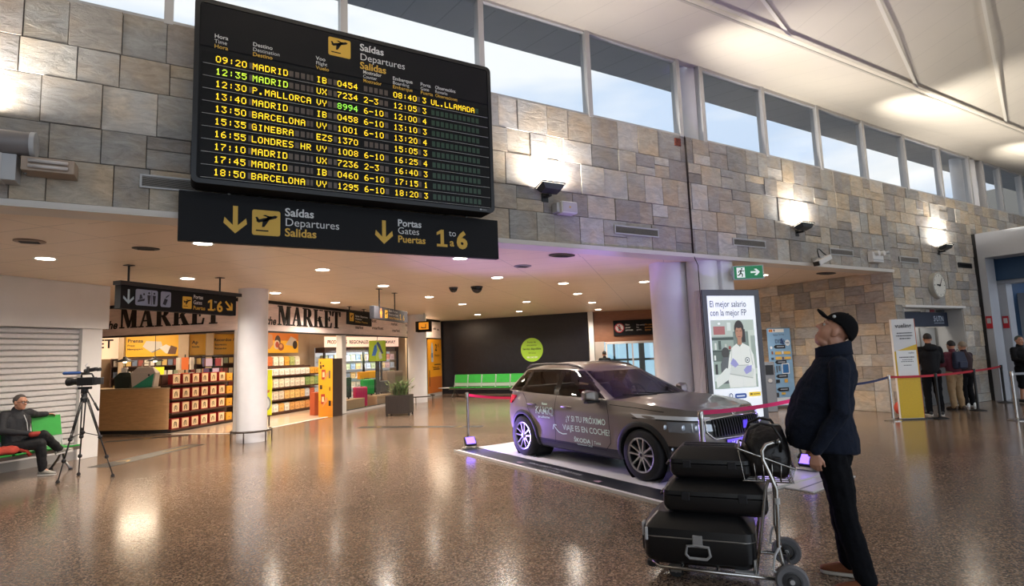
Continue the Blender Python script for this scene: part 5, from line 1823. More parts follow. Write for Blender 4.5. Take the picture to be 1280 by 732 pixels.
# ================================================================ LUGGAGE TROLLEY
t = thing('luggage_trolley', 'steel airport luggage trolley carrying black cases next to the standing man', 'trolley', (3.63, 3.11, 0), -52)
tub = .013
m = MB()
for y in (-.27, .27):
    m.tube([(-.56, y*.75, .105), (-.50, y, .098), (.40, y, .092)], tub)
m.tube([(-.56, -.2, .105), (-.575, 0, .107), (-.56, .2, .105)], tub)
for x in (-.35, -.1, .15):
    m.tube([(x, -.27, .095), (x, .27, .095)], .009)
m.tube([(.385, -.30, .105), (.385, .30, .105)], .012)
m.build('base_frame', chrome, t, smooth=True)
for s_ in (-1, 1):
    y = s_*.27
    m = MB().tube([(.36, y, .11), (.335, y, .20), (.318, y, .32), (.33, y, .52), (.333, y, .70), (.30, y, .80), (.262, y, .90), (.262, y*.97, .96), (.29, y*.93, 1.0), (.33, y*.85, 1.012), (.37, y*.7, 1.012)], .0135, 10)
    m.build('handle_post', chrome, t, smooth=True)
    m = MB().tube([(.155, y*.97, .095), (.215, y*.97, .40), (.265, y*.97, .70), (.285, y*.97, .755), (.315, y*.97, .765), (.335, y*.98, .72)], .012, 10)
    m.build('brace', chrome, t, smooth=True)
    MB().cyl((.334, y, .60), (.334, y, .64), .018).build('clamp', lgrey, t, smooth=True, auto=40)
MB().tube([(.37, -.19, 1.012), (.39, -.12, 1.012), (.39, .12, 1.012), (.37, .19, 1.012)], .017, 10).build('handle_grip', chrome, t, smooth=True)
m = MB()
bk = [(.10, -.21), (.47, -.21), (.47, .23), (.10, .23)]
m.tube([(x, y, .83 if x > .2 else .96) for x, y in bk], .008, 8, closed=True)
m.tube([(x*.9+.03, y*.9, .73) for x, y in bk], .006, 8, closed=True)
for k in range(7):
    y = -.21+.44*k/6
    m.tube([(.10, y, .96), (.13, y*.9, .735), (.44, y*.9, .73), (.47, y, .83)], .004, 6)
for k in range(5):
    x = .2+.06*k
    m.tube([(x, -.21, .86), (x*.9+.03, -.19, .73), (x*.9+.03, .2, .73), (x, .23, .86)], .004, 6)
m.build('wire_basket', chrome, t, smooth=True)
wt, wg = mat('trolley tyre', '6b6b6e', .6), mat('trolley hub', '3a3a3c', .4)
for y in (-.31, .31):
    T = Matrix.Translation((.385, y, .105)) @ Matrix.Rotation(R(90), 4, 'X')
    m = MB(); m.T = T; m.lathe([(.066, -.022), (.095, -.024), (.105, -.012), (.105, .012), (.095, .024), (.066, .022)], 32); w_ = m.build('wheel', wt, t, smooth=True, auto=50)
    m = MB(); m.T = T; m.lathe([(0, -.02), (.067, -.02), (.067, .02), (.055, .023), (.050, .012), (.028, .014), (.026, .026), (.010, .028), (0, .028)], 24); m.build('hub', wg, w_, smooth=True, auto=35)
    m = MB(); m.T = T; m.lathe([(0, -.030), (.016, -.030), (.016, .032), (0, .032)], 14); m.build('axle_cap', lgrey, w_, smooth=True, auto=35)
    m = MB().tube([(.33, y*.87, .32), (.29, y*.95, .26), (.27, y, .16), (.385, y*.93, .105)], .009).build('wheel_guard', lgrey, t, smooth=True)
for y in (-.17, .17):
    T = Matrix.Translation((-.40, y, .056)) @ Matrix.Rotation(R(90), 4, 'X')
    m = MB(); m.T = T; m.lathe([(0, -.016), (.05, -.018), (.056, -.01), (.056, .01), (.05, .018), (0, .016)], 24); w_ = m.build('caster_wheel', rubber, t, smooth=True, auto=40)
    m = MB(); m.T = T; m.lathe([(0, -.02), (.02, -.02), (.02, .02), (0, .02)], 14); m.build('hub', lgrey, w_, smooth=True, auto=40)
    MB().box(-.44, -.36, y-.026, y-.020, .04, .1).box(-.44, -.36, y+.020, y+.026, .04, .1).box(-.44, -.36, y-.026, y+.026, .085, .10).build('caster_fork', steel, t, bevel=.004)
T = Matrix.Translation((-.57, -.16, .085)); m = MB(); m.T = T; m.lathe([(0, -.02), (.04, -.02), (.045, -.01), (.045, .01), (.04, .02), (0, .02)], 20); m.build('bumper_wheel', rubber, t, smooth=True, auto=40)
MB().box(.02, .18, -.27, -.21, .098, .112).box(.15, .17, -.27, -.21, .1, .20).build('load_bracket', lgrey, t, bevel=.004)

def shell_case(label, x0, x1, y0, y1, z0, z1, top_in, rad, rim, name='suitcase'):
    """hard shell case lying flat on the trolley"""
    cx, cy = (x0+x1)/2, (y0+y1)/2
    T = Matrix.Translation((3.63, 3.11, 0)) @ Matrix.Rotation(R(-52), 4, 'Z')
    p_ = T @ V(cx, cy, z0)
    t = thing(name, label, 'suitcase', p_, -52, 'black cases on the trolley')
    a, b, h = (x1-x0)/2, (y1-y0)/2, z1-z0
    sh = mat('black case shell', '0f0f11', .36, noise=.2, nscale=200, bump=.05)
    def rr_(ia, z, r):
        return [(x, y, z) for x, y in rrect(-a+ia, -b+ia, a-ia, b-ia, r, 6)]
    hm = h*rim
    lo = [rr_(.05, 0, rad*.8), rr_(.012, .03, rad), rr_(0, .06, rad), rr_(0, hm-.004, rad), rr_(.003, hm-.002, rad)]
    up = [rr_(.003, hm+.002, rad), rr_(0, hm+.005, rad), rr_(.004, h-top_in*1.15, rad), rr_(top_in, h-.012, rad*.8), rr_(top_in+.02, h, rad*.7)]
    MB().loft(lo).build('lower_shell', sh, t, smooth=True, auto=24)
    MB().loft(up).build('upper_shell', sh, t, smooth=True, auto=24)
    return t, a, b, h, hm
t, a, b, h, hm = shell_case('large black case at the bottom of the trolley stack with a grey front handle', -.62, .175, -.27, .25, .112, .470, .085, .07, .56)
MB().tube([(x, y, hm) for x, y in rrect(-a, -b, a, b, .09, 6)], .006, 6, closed=True).build('rim_strip', steel, t, smooth=True)
hd = mat('case handle grey', '8b8987', .4)
m = MB().tube([(-.075, -b-.02, hm-.045), (-.085, -b-.03, hm-.10), (-.06, -b-.03, hm-.125), (.06, -b-.03, hm-.125), (.085, -b-.03, hm-.10), (.075, -b-.02, hm-.045), (.0, -b-.018, hm-.04)], .011, 8, closed=True)
hh = m.build('handle', hd, t, smooth=True)
MB().box(-.035, .035, -b-.02, -b+.005, hm-.05, hm+.03).build('handle_mount', hd, t, bevel=.006)
MB().box(-a-.012, -a+.01, -.20, -.13, hm-.02, hm+.08).box(-a+.02, -a+.04, -b-.008, -b+.02, hm-.03, hm+.06).build('corner_clip', lgrey, t, bevel=.005)
MB().box(-a-.03, -a, -.12, .06, hm-.15, hm-.03).build('side_grip', black, t, bevel=.012)
t, a, b, h, hm = shell_case('middle black case of the stack on the trolley, wider than the one on top', -.46, .275, -.22, .25, .472, .715, .065, .045, .55)
for x in (-.2, .2):
    MB().box(x-.03, x+.03, -b-.008, -b+.004, hm-.03, hm+.03).build('latch', mat('dark latch', '2c2c2f', .35, .5), t, bevel=.004)
m = MB().tube([(-a-.01, -.08, hm-.02), (-a-.035, -.07, hm-.03), (-a-.035, .07, hm-.03), (-a-.01, .08, hm-.02)], .010, 8); m.build('handle', black, t, smooth=True)
t, a, b, h, hm = shell_case('topmost black case of the stack on the trolley with ridged lid', -.40, .175, -.185, .22, .717, .955, .075, .04, .50)
m = MB()
for y in (-.06, 0, .06):
    m.box(-a+.10, a-.10, y-.012, y+.012, h-.002, h+.006)
m.build('lid_ridge', mat('black case shell', '131315'), t, bevel=.004)
m = MB().tube([(-a-.008, -.08, hm-.02), (-a-.035, -.07, hm-.03), (-a-.035, .07, hm-.03), (-a-.008, .08, hm-.02)], .010, 8); m.build('handle', black, t, smooth=True)
for x in (-.16, .16):
    MB().box(x-.03, x+.03, -b-.008, -b+.004, hm-.03, hm+.025).build('latch', mat('dark latch', '2c2c2f'), t, bevel=.004)
# soft bag in the basket
T = Matrix.Translation((3.63, 3.11, 0)) @ Matrix.Rotation(R(-52), 4, 'Z')
t = thing('holdall', 'black soft leather bag with two handles in the trolley basket', 'bag', T @ V(.285, .02, .738), -52)
lea = mat('black leather', '161313', .38, noise=.3, nscale=30, bump=.35)
m = MB()
rg = []
for z, rx, ry, ox in ((0, .13, .15, 0), (.03, .165, .185, 0), (.14, .18, .20, 0), (.24, .165, .17, .0), (.32, .13, .10, .01), (.355, .11, .05, .015), (.37, .10, .02, .015)):
    rg.append([(ox+rx*math.copysign(abs(math.cos(a))**.6, math.cos(a)), ry*math.copysign(abs(math.sin(a))**.6, math.sin(a)), z+.012*math.sin(3*a+z*20)) for a in [2*PI*k/28 for k in range(28)]])
m.loft(rg)
m.build('body', lea, t, smooth=True, sub=1)
MB().box(-.09, .11, -.008, .008, .362, .378).build('zip', steel, t)
for y in (-1, 1):
    m = MB().tube([(-.10, y*.165, .20), (-.13, y*.20, .27), (-.10, y*.19, .36), (-.02, y*.17, .40), (.06, y*.18, .385), (.11, y*.19, .30), (.10, y*.17, .20)], .011, 8)
    m.build('handle', lea, t, smooth=True)
MB().box(.02, .10, -.208, -.196, .06, .17).build('pocket', lea, t, bevel=.01)
MB().tube([(.17, -.02, .30), (.22, -.05, .26), (.24, -.06, .18), (.22, -.04, .14)], .008).build('strap', mat('strap', '5f5a58', .5), t, smooth=True)
# ================================================================ BENCH, SEATED MAN, VIDEO CAMERA
green = mat('green seat', '2f9a3c', .45, noise=.05, nscale=8)
def bench(label, origin, ang, n, pitch=.53, x0=0.0, table=False, group='green benches'):
    t = thing('bench', label, 'bench', (origin[0], origin[1], 0), ang, group)
    L_ = n*pitch
    MB().box(-.15, L_+.12, -.02, .06, .30, .36).build('beam', steel, t, bevel=.006)
    for k in range(n):
        x = x0+k*pitch
        m = MB()
        pr = [(-.24, .415), (-.20, .40), (.10, .385), (.20, .395), (.22, .41)]
        m.loft([[(x+.015, a, b) for a, b in pr]+[(x+.015, a, b-.022) for a, b in pr[::-1]], [(x+pitch-.03, a, b) for a, b in pr]+[(x+pitch-.03, a, b-.022) for a, b in pr[::-1]]])
        m.build('seat', green, t, smooth=True, auto=40)
        m = MB()
        pb = [(.215, .585), (.25, .75), (.285, .93)]
        m.loft([[(x+.02, a, b) for a, b in pb]+[(x+.02, a+.02, b) for a, b in pb[::-1]], [(x+pitch-.04, a, b) for a, b in pb]+[(x+pitch-.04, a+.02, b) for a, b in pb[::-1]]])
        m.build('backrest', green, t, smooth=True, auto=40)
        m = MB()
        for xx in (x+.0, x+pitch-.035):
            m.tube([(xx, .02, .36), (xx, .20, .38), (xx, .235, .55), (xx, .30, .92)], .012)
        m.quad((x+.02, .222, .44), (x+pitch-.04, .222, .44), (x+pitch-.04, .222, .58), (x+.02, .222, .58))
        m.build('seat_frame', lgrey, t, smooth=True, auto=40)
    for x in (.12, L_-.16):
        MB().tube([(x, -.20, .02), (x, -.05, .16), (x, .02, .33), (x, .12, .16), (x, .26, .02)], .02).build('leg', steel, t, smooth=True)
        MB().lathe([(0, 0), (.03, 0), (.03, .02), (0, .02)], 12, (x, -.21, 0)).lathe([(0, 0), (.03, 0), (.03, .02), (0, .02)], 12, (x, .27, 0)).build('foot', black, t)
    if table:
        MB().box(-.55, -.03, -.22, .2, .37, .395).build('side_table', lgrey, t, bevel=.01)
    return t
p_ = FS @ V(-2.60, -.74, 0)
bench('green waiting bench in front of the roller shutter where a man sits', (p_.x, p_.y), 42.6, 3)

# seated man (own frame: x along the bench, y towards the wall)
c_ = V(-1.88, -.70, 0)
p_ = FS @ c_
def rel(*a):
    return (a[0]-c_.x, a[1]-c_.y, a[2])
J = dict(head=rel(-1.83, -.66, 1.215), f=(.22, -.97, -.10), u=(.03, -.06, 1), neck=rel(-1.84, -.60, 1.06), pelvis=rel(-1.90, -.66, .50),
         shR=rel(-2.03, -.60, 1.02), elR=rel(-2.12, -.72, .77), wrR=rel(-1.84, -.96, .70), shL=rel(-1.64, -.57, 1.02), elL=rel(-1.46, -.47, .97), wrL=rel(-1.28, -.46, .965),
         hipR=rel(-1.99, -.72, .49), knR=rel(-1.76, -1.08, .53), anR=rel(-1.68, -1.03, .12), toR=rel(-1.60, -1.22, .03), hipL=rel(-1.82, -.70, .51), knL=rel(-1.68, -1.02, .665), anL=rel(-1.40, -.98, .38), toL=rel(-1.26, -1.03, .38),
         hdR=(1, .1, .1), hnR=(0, 0, -1), hdL=(1, 0, -.15), hnL=(0, -.2, -1),
         shoeL=(rel(-1.44, -.97, .29), rel(-1.22, -1.06, .335)))
J['shoeR'] = (rel(-1.70, -.98, .004), rel(-1.60, -1.23, .004))
sit = figure('person with glasses in dark clothes sitting cross-legged on the green bench by the shutter', (p_.x, p_.y, 0), 42.6, J, mat('black jacket', '17181d', .75, noise=.2, nscale=40), mat('black cotton', '0f0f12', .85), mat('patterned trainer', '8d8a80', .6, noise=.4, nscale=50), wsole, skin, hair_g, vox=.009, curl=22)
hd_ = V(*J['head']); f_ = V(*J['f']).normalized(); u_ = V(*J['u']); u_ = (u_-f_*u_.dot(f_)).normalized(); l_ = u_.cross(f_)
m = MB()
for s_ in (-1, 1):
    c0 = hd_+f_*.096+l_*s_*.033+u_*.002
    m.tube([c0+l_*.026*math.cos(2*PI*k/16)+u_*.018*math.sin(2*PI*k/16) for k in range(16)], .0035, 6, closed=True)
    m.tube([c0+l_*s_*.026, hd_+f_*.03+l_*s_*.076+u_*.008, hd_-f_*.01+l_*s_*.08+u_*.0], .003, 6)
m.tube([hd_+f_*.098-l_*.008+u_*.004, hd_+f_*.1+u_*.007, hd_+f_*.098+l_*.008+u_*.004], .003, 6)
m.build('glasses', black, sit, smooth=True)
MB().tube([(J['neck'][0]+.04, J['neck'][1]-.12, 1.0), (J['neck'][0]+.05, J['neck'][1]-.18, .88), (J['neck'][0]+.06, J['neck'][1]-.20, .74)], .006).build('zip', lgrey, sit)
MB().cap(rel(-1.84, -.99, .69), rel(-1.74, -1.0, .69), .045, .04).build('red_cuff', mat('red cloth', '8e2a20', .8), sit, smooth=True)
p_ = FS @ V(-2.14, -.86, .415)
t = thing('folded_jacket', 'dark orange red jacket lying on the bench beside the seated man', 'jacket', p_, 42.6)
m = MB()
rg = []
for z, k in ((0, 1.0), (.05, 1.03), (.10, .9), (.13, .55)):
    rg.append([(.21*k*math.cos(a)*(1+.08*math.sin(5*a)), .15*k*math.sin(a)*(1+.1*math.sin(4*a+1)), z+.01*math.sin(6*a)) for a in [2*PI*q/30 for q in range(30)]])
m.loft(rg); m.build('body', mat('orange red jacket', '9c3322', .8, noise=.15, nscale=20, bump=.3), t, smooth=True, sub=1)
MB().tube([(.16, -.06, .05), (.25, -.1, .02), (.30, -.13, -.06)], .03).build('sleeve', mat('orange red jacket', '9c3322'), t, smooth=True)

# tripod with video camera
t = thing('video_camera_tripod', 'black tall camera tripod with spread legs in front of the white pillar', 'tripod', (-1.40, 11.45, 0))
carb = mat('tripod black', '161618', .4)
for fx, fy in ((-.26, -.20), (-.08, .39), (.43, -.18)):
    top = V(fx*.10, fy*.10, 1.24); ft_ = V(fx, fy, .03); mid = top.lerp(ft_, .5)
    sd = V(-fy, fx, 0).normalized()*.022
    m = MB()
    m.tube([top+sd, mid+sd*.8], .010).tube([top-sd, mid-sd*.8], .010).tube([top.lerp(ft_, .38), ft_.lerp(top, .22)], .011).tube([ft_.lerp(top, .3), ft_], .009)
    lg = m.build('leg', carb, t, smooth=True)
    q = MB()
    for fr in (.5, .76):
        c0 = top.lerp(ft_, fr)
        q.ell(c0, (.032, .032, .034), 10, 8)
    q.build('leg_lock', black, lg, smooth=True)
    MB().cap(ft_, ft_-V(0, 0, .0), .024).ell(ft_-V(0, 0, .012), (.032, .032, .018), 10, 6).build('foot', rubber, lg, smooth=True)
    MB().tube([V(0, 0, .72), top.lerp(ft_, .5)+V(0, 0, .02)], .006).build('spreader', carb, t, smooth=True)
MB().ell((0, 0, .72), (.03, .03, .03), 12, 8).build('spreader_hub', carb, t, smooth=True)
MB().lathe([(0, 1.18), (.05, 1.20), (.055, 1.26), (.04, 1.28), (.035, 1.33), (.05, 1.35), (.05, 1.40), (0, 1.40)], 20).build('head_bowl', carb, t, smooth=True, auto=40)
CR = Matrix.Translation((0, 0, 0)) @ Matrix.Rotation(R(152), 4, 'Z')
m = MB(); m.T = CR; m.box(-.09, .09, -.04, .04, 1.40, 1.44); m.build('head_plate', carb, t, bevel=.006)
m = MB(); m.T = CR; m.tube([(-.05, .03, 1.40), (-.16, .05, 1.24), (-.26, .06, 1.08)], .010); ph = m.build('pan_handle', carb, t, smooth=True)
m = MB(); m.T = CR; m.tube([(-.20, .055, 1.18), (-.27, .062, 1.06)], .017); m.build('grip', rubber, ph, smooth=True)
t = thing('video_camera', 'black broadcast video camera with a blue microphone mounted on the tripod', 'camera', (-1.40, 11.45, 1.44), 152)
MB().box(-.16, .10, -.055, .055, .02, .15).build('body', black, t, bevel=.014, seg=3)
m = MB(); m.T = Matrix.Translation((.10, 0, .085)) @ Matrix.Rotation(R(90), 4, 'Y'); m.lathe([(0, 0), (.05, 0), (.052, .04), (.048, .05), (.048, .10), (.06, .105), (.066, .17), (.06, .175), (.052, .12), (0, .12)], 24); m.build('lens', black, t, smooth=True, auto=35)
MB().tube([(.06, 0, .15), (.06, 0, .20), (-.10, 0, .205), (-.13, 0, .15)], .014).build('top_handle', black, t, smooth=True)
m = MB(); m.T = Matrix.Translation((-.06, -.05, .235)) @ Matrix.Rotation(R(8), 4, 'Y'); m.box(-.09, .02, -.03, .03, 0, .06); vf = m.build('viewfinder', black, t, bevel=.01)
MB().cyl((-.20, -.05, .27), (-.145, -.05, .265), .03, .026).build('eyecup', rubber, vf, smooth=True, auto=40)
MB().box(-.01, .012, -.085, -.03, .21, .32).cyl((.02, -.06, .25), (.055, -.06, .25), .036).build('flip_screen', dgrey, t, bevel=.008)
MB().tube([(.02, -.05, .29), (.06, -.08, .34), (.05, -.11, .37)], .01).build('light_arm', lgrey, t, smooth=True)
MB().cap((.06, .045, .225), (.30, .045, .225), .024, .024, 14).build('microphone', mat('blue windshield', '254a86', .8), t, smooth=True)
MB().cap((-.03, .045, .22), (.06, .045, .222), .012).build('microphone_tube', black, t, smooth=True)
MB().box(-.27, -.16, -.04, .04, .03, .14).build('battery', dgrey, t, bevel=.008)
MB().tube([(.09, -.06, .02), (.11, -.07, -.10), (.08, -.07, -.20), (.02, -.05, -.16)], .006).build('cable', black, t, smooth=True)
# ================================================================ THE SHOP
K = (1.25, 15.9)
G1, G2 = loc_frame(*K, -40.8), loc_frame(*K, 43.9)
fas = mat('shop fascia stone', 'ead6cd', .5, noise=.1, nscale=3, stretch=(1, 1, 6))
m = MB()
m.T = G1; m.box(-6.2, .02, 0, .14, 2.57, 3.31)
m.T = G2; m.box(-.02, 12.42, 0, .14, 2.57, 3.31)
struct('wall_shop_fascia', m, fas)
m = MB()
m.T = G1; m.box(-6.2, .02, .01, .12, 3.31, CEIL).box(-6.2, .02, -.02, .14, 2.54, 2.575)
m.T = G2; m.box(-.02, 12.42, .01, .12, 3.31, CEIL).box(-.02, 12.42, -.02, .14, 2.54, 2.575)
struct('trim_10', m, black)
beige = mat('shop beige', 'b09a80', .6, noise=.05, nscale=3)
m = MB(); m.T = G2
m.box(9.25, 10.95, .05, .2, 0, 2.57).box(10.95, 12.42, .05, .2, 0, 2.57)
struct('wall_shop_side', m, beige)
m = MB(); m.T = G2; m.box(10.3, 12.42, .0, .06, 0, .16).box(4.6, 9.3, -.02, .06, 0, .07)
struct('baseboard_shop', m, mat('pale skirting', 'b8b2ad', .5))
m = MB(); m.T = G2; m.box(4.36, 4.62, -.02, .2, 0, 2.57); m.box(-.1, .12, .0, .2, 0, 2.57)
struct('column_7', m, white_paint, bevel=.02)
m = MB(); m.T = G2
m.box(4.62, 4.66, .02, .1, .07, 2.54).box(9.2, 9.25, .02, .1, .07, 2.54).box(4.66, 9.2, .02, .1, .05, .09)
f = struct('window_30', m, dgrey)
m = MB(); m.T = G2; m.quad((4.66, .05, .09), (9.2, .05, .09), (9.2, .05, 2.54), (4.66, .05, 2.54)); m.build('glass_pane', pane_m, f)
m = MB()
for pts in [[(-6.5, 24), (1.7, 24), (1.7, 21.3), (4.45, 24.8), (8.3, 26.72), (10.4, 25.0)]]:
    for a, b in zip(pts, pts[1:]):
        plane_box(m, a, b, 0, CEIL, .1)
struct('wall_shop_back', m, beige)
m = MB()
P1, P2 = G1 @ V(-6.2, .06, .004), G2 @ V(10.9, .06, .004)
m.add([P1, (K[0], K[1]+.08, .004), P2, (8.4, 26.6, .004), (4.4, 24.7, .004), (-6.5, 24, .004)], [(0, 1, 2, 3, 4)])
struct('floor_shop', m, mat('shop floor tile', 'cdb9a4', .15, noise=.06, nscale=2))
m = MB(); m.T = G2; m.box(.1, 4.36, -.03, .05, 0, .008); m.T = G1; m.box(-2.0, -.1, -.03, .05, 0, .008)
struct('trim_11', m, white_paint)
for (x, y, e) in [(-.6, 19.6, 60), (2.2, 18.4, 60), (4.0, 20.2, 60), (6.6, 22.2, 58), (-1.2, 22.2, 50), (9.4, 23.0, 30)]:
    lamp('shop_light', 'AREA', (x, y, 3.3), 1.3*e*P_DOWN, (1, .80, .58), 1.0, aim=(x, y, 0))

# big serif letters
LET = {
 'M': (1.0, [[(0, 0), (.26, 0), (.26, .06), (0, .06)], [(.09, .06), (.155, .06), (.155, 1), (.09, 1)], [(0, .94), (.30, .94), (.30, 1), (0, 1)], [(.10, 1), (.33, 1), (.60, .12), (.50, 0), (.46, 0)], [(.50, 0), (.58, .10), (.80, 1), (.72, 1)], [(.70, 0), (.92, 0), (.92, 1), (.70, 1)], [(.62, 0), (1.0, 0), (1.0, .06), (.62, .06)], [(.72, .94), (1.0, .94), (1.0, 1), (.72, 1)]]),
 'A': (.86, [[(0, 0), (.27, 0), (.27, .06), (0, .06)], [(.09, 0), (.16, 0), (.43, .86), (.39, 1)], [(.36, 1), (.52, 1), (.78, 0), (.53, 0)], [(.20, .28), (.60, .28), (.60, .35), (.22, .35)], [(.44, 0), (.86, 0), (.86, .06), (.44, .06)]]),
 'R': (.88, [[(0, 0), (.40, 0), (.40, .06), (0, .06)], [(.09, 0), (.31, 0), (.31, 1), (.09, 1)], [(0, .94), (.45, .94), (.45, 1), (0, 1)], [(.31, .93), (.45, .93), (.45, 1), (.31, 1)], [(.42, 1), (.60, .97), (.70, .86), (.72, .74), (.70, .62), (.58, .50), (.42, .47), (.46, .53), (.48, .74), (.46, .93)], [(.31, .47), (.45, .47), (.45, .54), (.31, .54)], [(.34, .50), (.54, .50), (.84, .06), (.88, 0), (.62, 0)], ]),
 'K': (.92, [[(0, 0), (.40, 0), (.40, .06), (0, .06)], [(.09, 0), (.31, 0), (.31, 1), (.09, 1)], [(0, .94), (.40, .94), (.40, 1), (0, 1)], [(.31, .34), (.38, .34), (.74, .60), (.66, .60)], [(.54, .94), (.84, .94), (.84, 1), (.54, 1)], [(.40, .50), (.54, .64), (.86, .03), (.60, .03)], [(.50, 0), (.92, 0), (.92, .06), (.50, .06)]]),
 'E': (.72, [[(0, 0), (.66, 0), (.66, .06), (0, .06)], [(.09, 0), (.31, 0), (.31, 1), (.09, 1)], [(0, .94), (.64, .94), (.64, 1), (0, 1)], [(.64, 1), (.58, 1), (.50, .94), (.60, .72), (.64, .72)], [(.66, 0), (.46, .0), (.60, .06), (.66, .30), (.72, .30)], [(.31, .48), (.48, .48), (.48, .54), (.31, .54)], [(.46, .38), (.52, .38), (.52, .66), (.46, .66)]]),
 'T': (.82, [[(.20, 0), (.62, 0), (.62, .06), (.20, .06)], [(.30, 0), (.52, 0), (.52, 1), (.30, 1)], [(0, .94), (.82, .94), (.82, 1), (0, 1)], [(0, 1), (.0, .70), (.06, .70), (.14, .94), (.2, 1)], [(.82, 1), (.82, .70), (.76, .70), (.68, .94), (.62, 1)]])}
ink = mat('shop letter black', '17110f', .5)
def market(label, G, u0, u1, z0, h):
    o = G @ V(u0, -.0, z0)
    ang = math.degrees(math.atan2(G[1][0], G[0][0]))
    t = thing('shop_sign', label, 'sign', o, ang)
    tot = sum(LET[c][0] for c in 'MARKET')+5*.07
    k = (u1-u0)/tot
    x = 0
    for c in 'MARKET':
        m = MB(); m.T = face(0, -.002, 0) @ Matrix.Translation((x, 0, 0)) @ Matrix.Diagonal((k, h, 1, 1))
        for i, p in enumerate(LET[c][1]):
            m.prism(p, 0, .025+.0006*i)
        m.build('letter', ink, t)
        x += (LET[c][0]+.07)*k
    m = MB(); m.T = face(0, -.012, 0); m.text('the', .30, -.08, .0, 'R', bold=.03, shear=.25)
    m.build('word', ink, t)
market('large black serif shop name on the left stone fascia, partly behind a hanging sign', G1, -3.69, -.64, 2.77, .54)
market('large black serif shop name on the fascia between the two white columns', G2, 1.27, 4.28, 2.75, .54)
# faint writing farther along the fascia
t = thing('fascia_lettering', 'small dark writing far along the shop fascia behind the hanging signs', 'sign', G2 @ V(5.0, 0, 2.7), 43.9)
m = MB(); m.T = face(0, -.004, 0)
for x, y, w_ in [(0, .35, .5), (.9, .35, .7), (.2, .08, .5), (1.3, .1, .8), (2.7, .3, .5), (2.8, .05, .6), (3.9, .3, .5), (4.0, .02, .5), (6.6, .25, .3), (7.0, .22, .25)]:
    m.text('market', .16, x, y, width=w_, bold=.02)
m.build('letters', mat('faint ink', '4a3833', .6), t)

# checkout counter and what is on it
cw = mat('counter oak', 'b48a5c', .5, noise=.12, nscale=5, stretch=(1, 1, 6))
t = thing('shop_counter', 'rounded oak checkout counter at the shop entrance', 'counter', K+(0,), -40.8)
def cpoly(d):
    return [(-6.0, .06+d), (-2.95, .06+d)]+[(-2.95+(.66-d)*math.sin(R(a)), .20-(.14-d)*math.cos(R(a))) for a in range(10, 91, 10)]+[(-2.70, .215), (-2.70, .9), (-6.0, .9)]
MB().prism(cpoly(0), .10, 1.15).build('front', cw, t)
MB().prism(cpoly(.04), 0, .10).build('plinth', black, t)
MB().prism(cpoly(-.015), 1.15, 1.18).build('worktop', mat('counter top', 'a58a68', .35), t)
def tote(label, u, v, w_, h, m1, tri=None):
    p = G1 @ V(u, v, 1.182)
    t = thing('shopping_bag', label, 'bag', p, -30)
    m = MB()
    m.loft([[(-w_*.42, -.12, 0), (w_*.42, -.12, 0), (w_*.42, .12, 0), (-w_*.42, .12, 0)], [(-w_*.5, -.10, h*.7), (w_*.5, -.10, h*.7), (w_*.5, .10, h*.7), (-w_*.5, .10, h*.7)], [(-w_*.30, -.03, h), (w_*.30, -.03, h), (w_*.30, .03, h), (-w_*.30, .03, h)]])
    m.build('body', m1, t, bevel=.015)
    MB().tube([(-w_*.15, 0, h), (-w_*.12, 0, h+.10), (w_*.12, 0, h+.10), (w_*.15, 0, h)], .014).build('handle', m1, t, smooth=True)
    if tri:
        m = MB(); m.T = face(0, -.128, 0); m.prism([(-w_*.40, .01), (w_*.38, .01), (w_*.46, h*.68)], 0, .003); m.build('green_corner', tri, t)
        m = MB(); m.T = face(0, -.118, 0); m.lathe([(0, 0), (.025, 0), (.025, .01), (0, .01)], 14, (w_*.25, h*.6, 0)); m.build('button', dgrey, t)
    else:
        MB().box(-.10, .06, -.03, .03, h, h+.13).build('paper', white, t, bevel=.01)
tote('dark green bag with a white paper standing on the shop counter', -3.92, .45, .48, .42, mat('dark green cloth', '202c27', .8))
tote('white and green bag standing on the shop counter', -3.28, .45, .68, .55, mat('pale cloth', 'b9b0a6', .8), mat('mint cloth', '2f8f70', .8))

# red gift boxes in rows
SA = math.degrees(math.atan2(19.32-17.53, 1.29+.29))
GS = loc_frame(-.29, 17.53, SA)
t = thing('display_shelf', 'dark display shelf with rows of red edged gift boxes at the shop entrance', 'shelf', (-.29, 17.53, 0), SA)
dwood = mat('dark shelf wood', '4a2f24', .5)
MB().box(-.03, 2.45, .30, .34, 0, 1.5).build('back_panel', dwood, t)
for z in (.085, .505, .865, 1.245):
    MB().box(-.03, 2.45, -.03, .30, z-.035, z).build('shelf', dwood, t)
MB().box(-.03, 2.45, 0, .30, 0, .05).build('plinth', dgrey, t)
gred, gcream, gyel = mat('gift red', '9c2420', .5), mat('gift cream', 'e2c9a0', .5), mat('gift yellow', 'd99a2c', .5)
proto = {}
def gift(kind):
    if kind in proto:
        return proto[kind]
    if kind == 'red':
        o = MB().box(0, .27, 0, .14, 0, .27).build('gift_box', gred, bevel=.004)
        m = MB(); m.T = face(0, -.002, 0); m.box(.022, .248, .022, .248, 0, .002); lab = m.build('front_label', gcream, o)
        m = MB(); m.T = face(0, -.006, 0)
        m.tube([(.09, .06, 0), (.085, .14, 0), (.115, .185, 0), (.155, .18, 0), (.17, .13, 0), (.165, .06, 0)], .008, 6).tube([(.127, .18, 0), (.127, .09, 0)], .006, 6)
        m.build('drawing', mat('gift ink', '5b4632', .6), lab)
    else:
        o = MB().box(0, .24, 0, .14, 0, .22).build('gift_box', gyel, bevel=.004)
        m = MB(); m.T = face(0, -.002, 0); m.box(.10, .14, .08, .10, 0, .002); m.build('front_label', dgrey, o)
    proto[kind] = o
    return o
names4 = ['bottom', 'second lowest', 'third', 'top']
first = {}
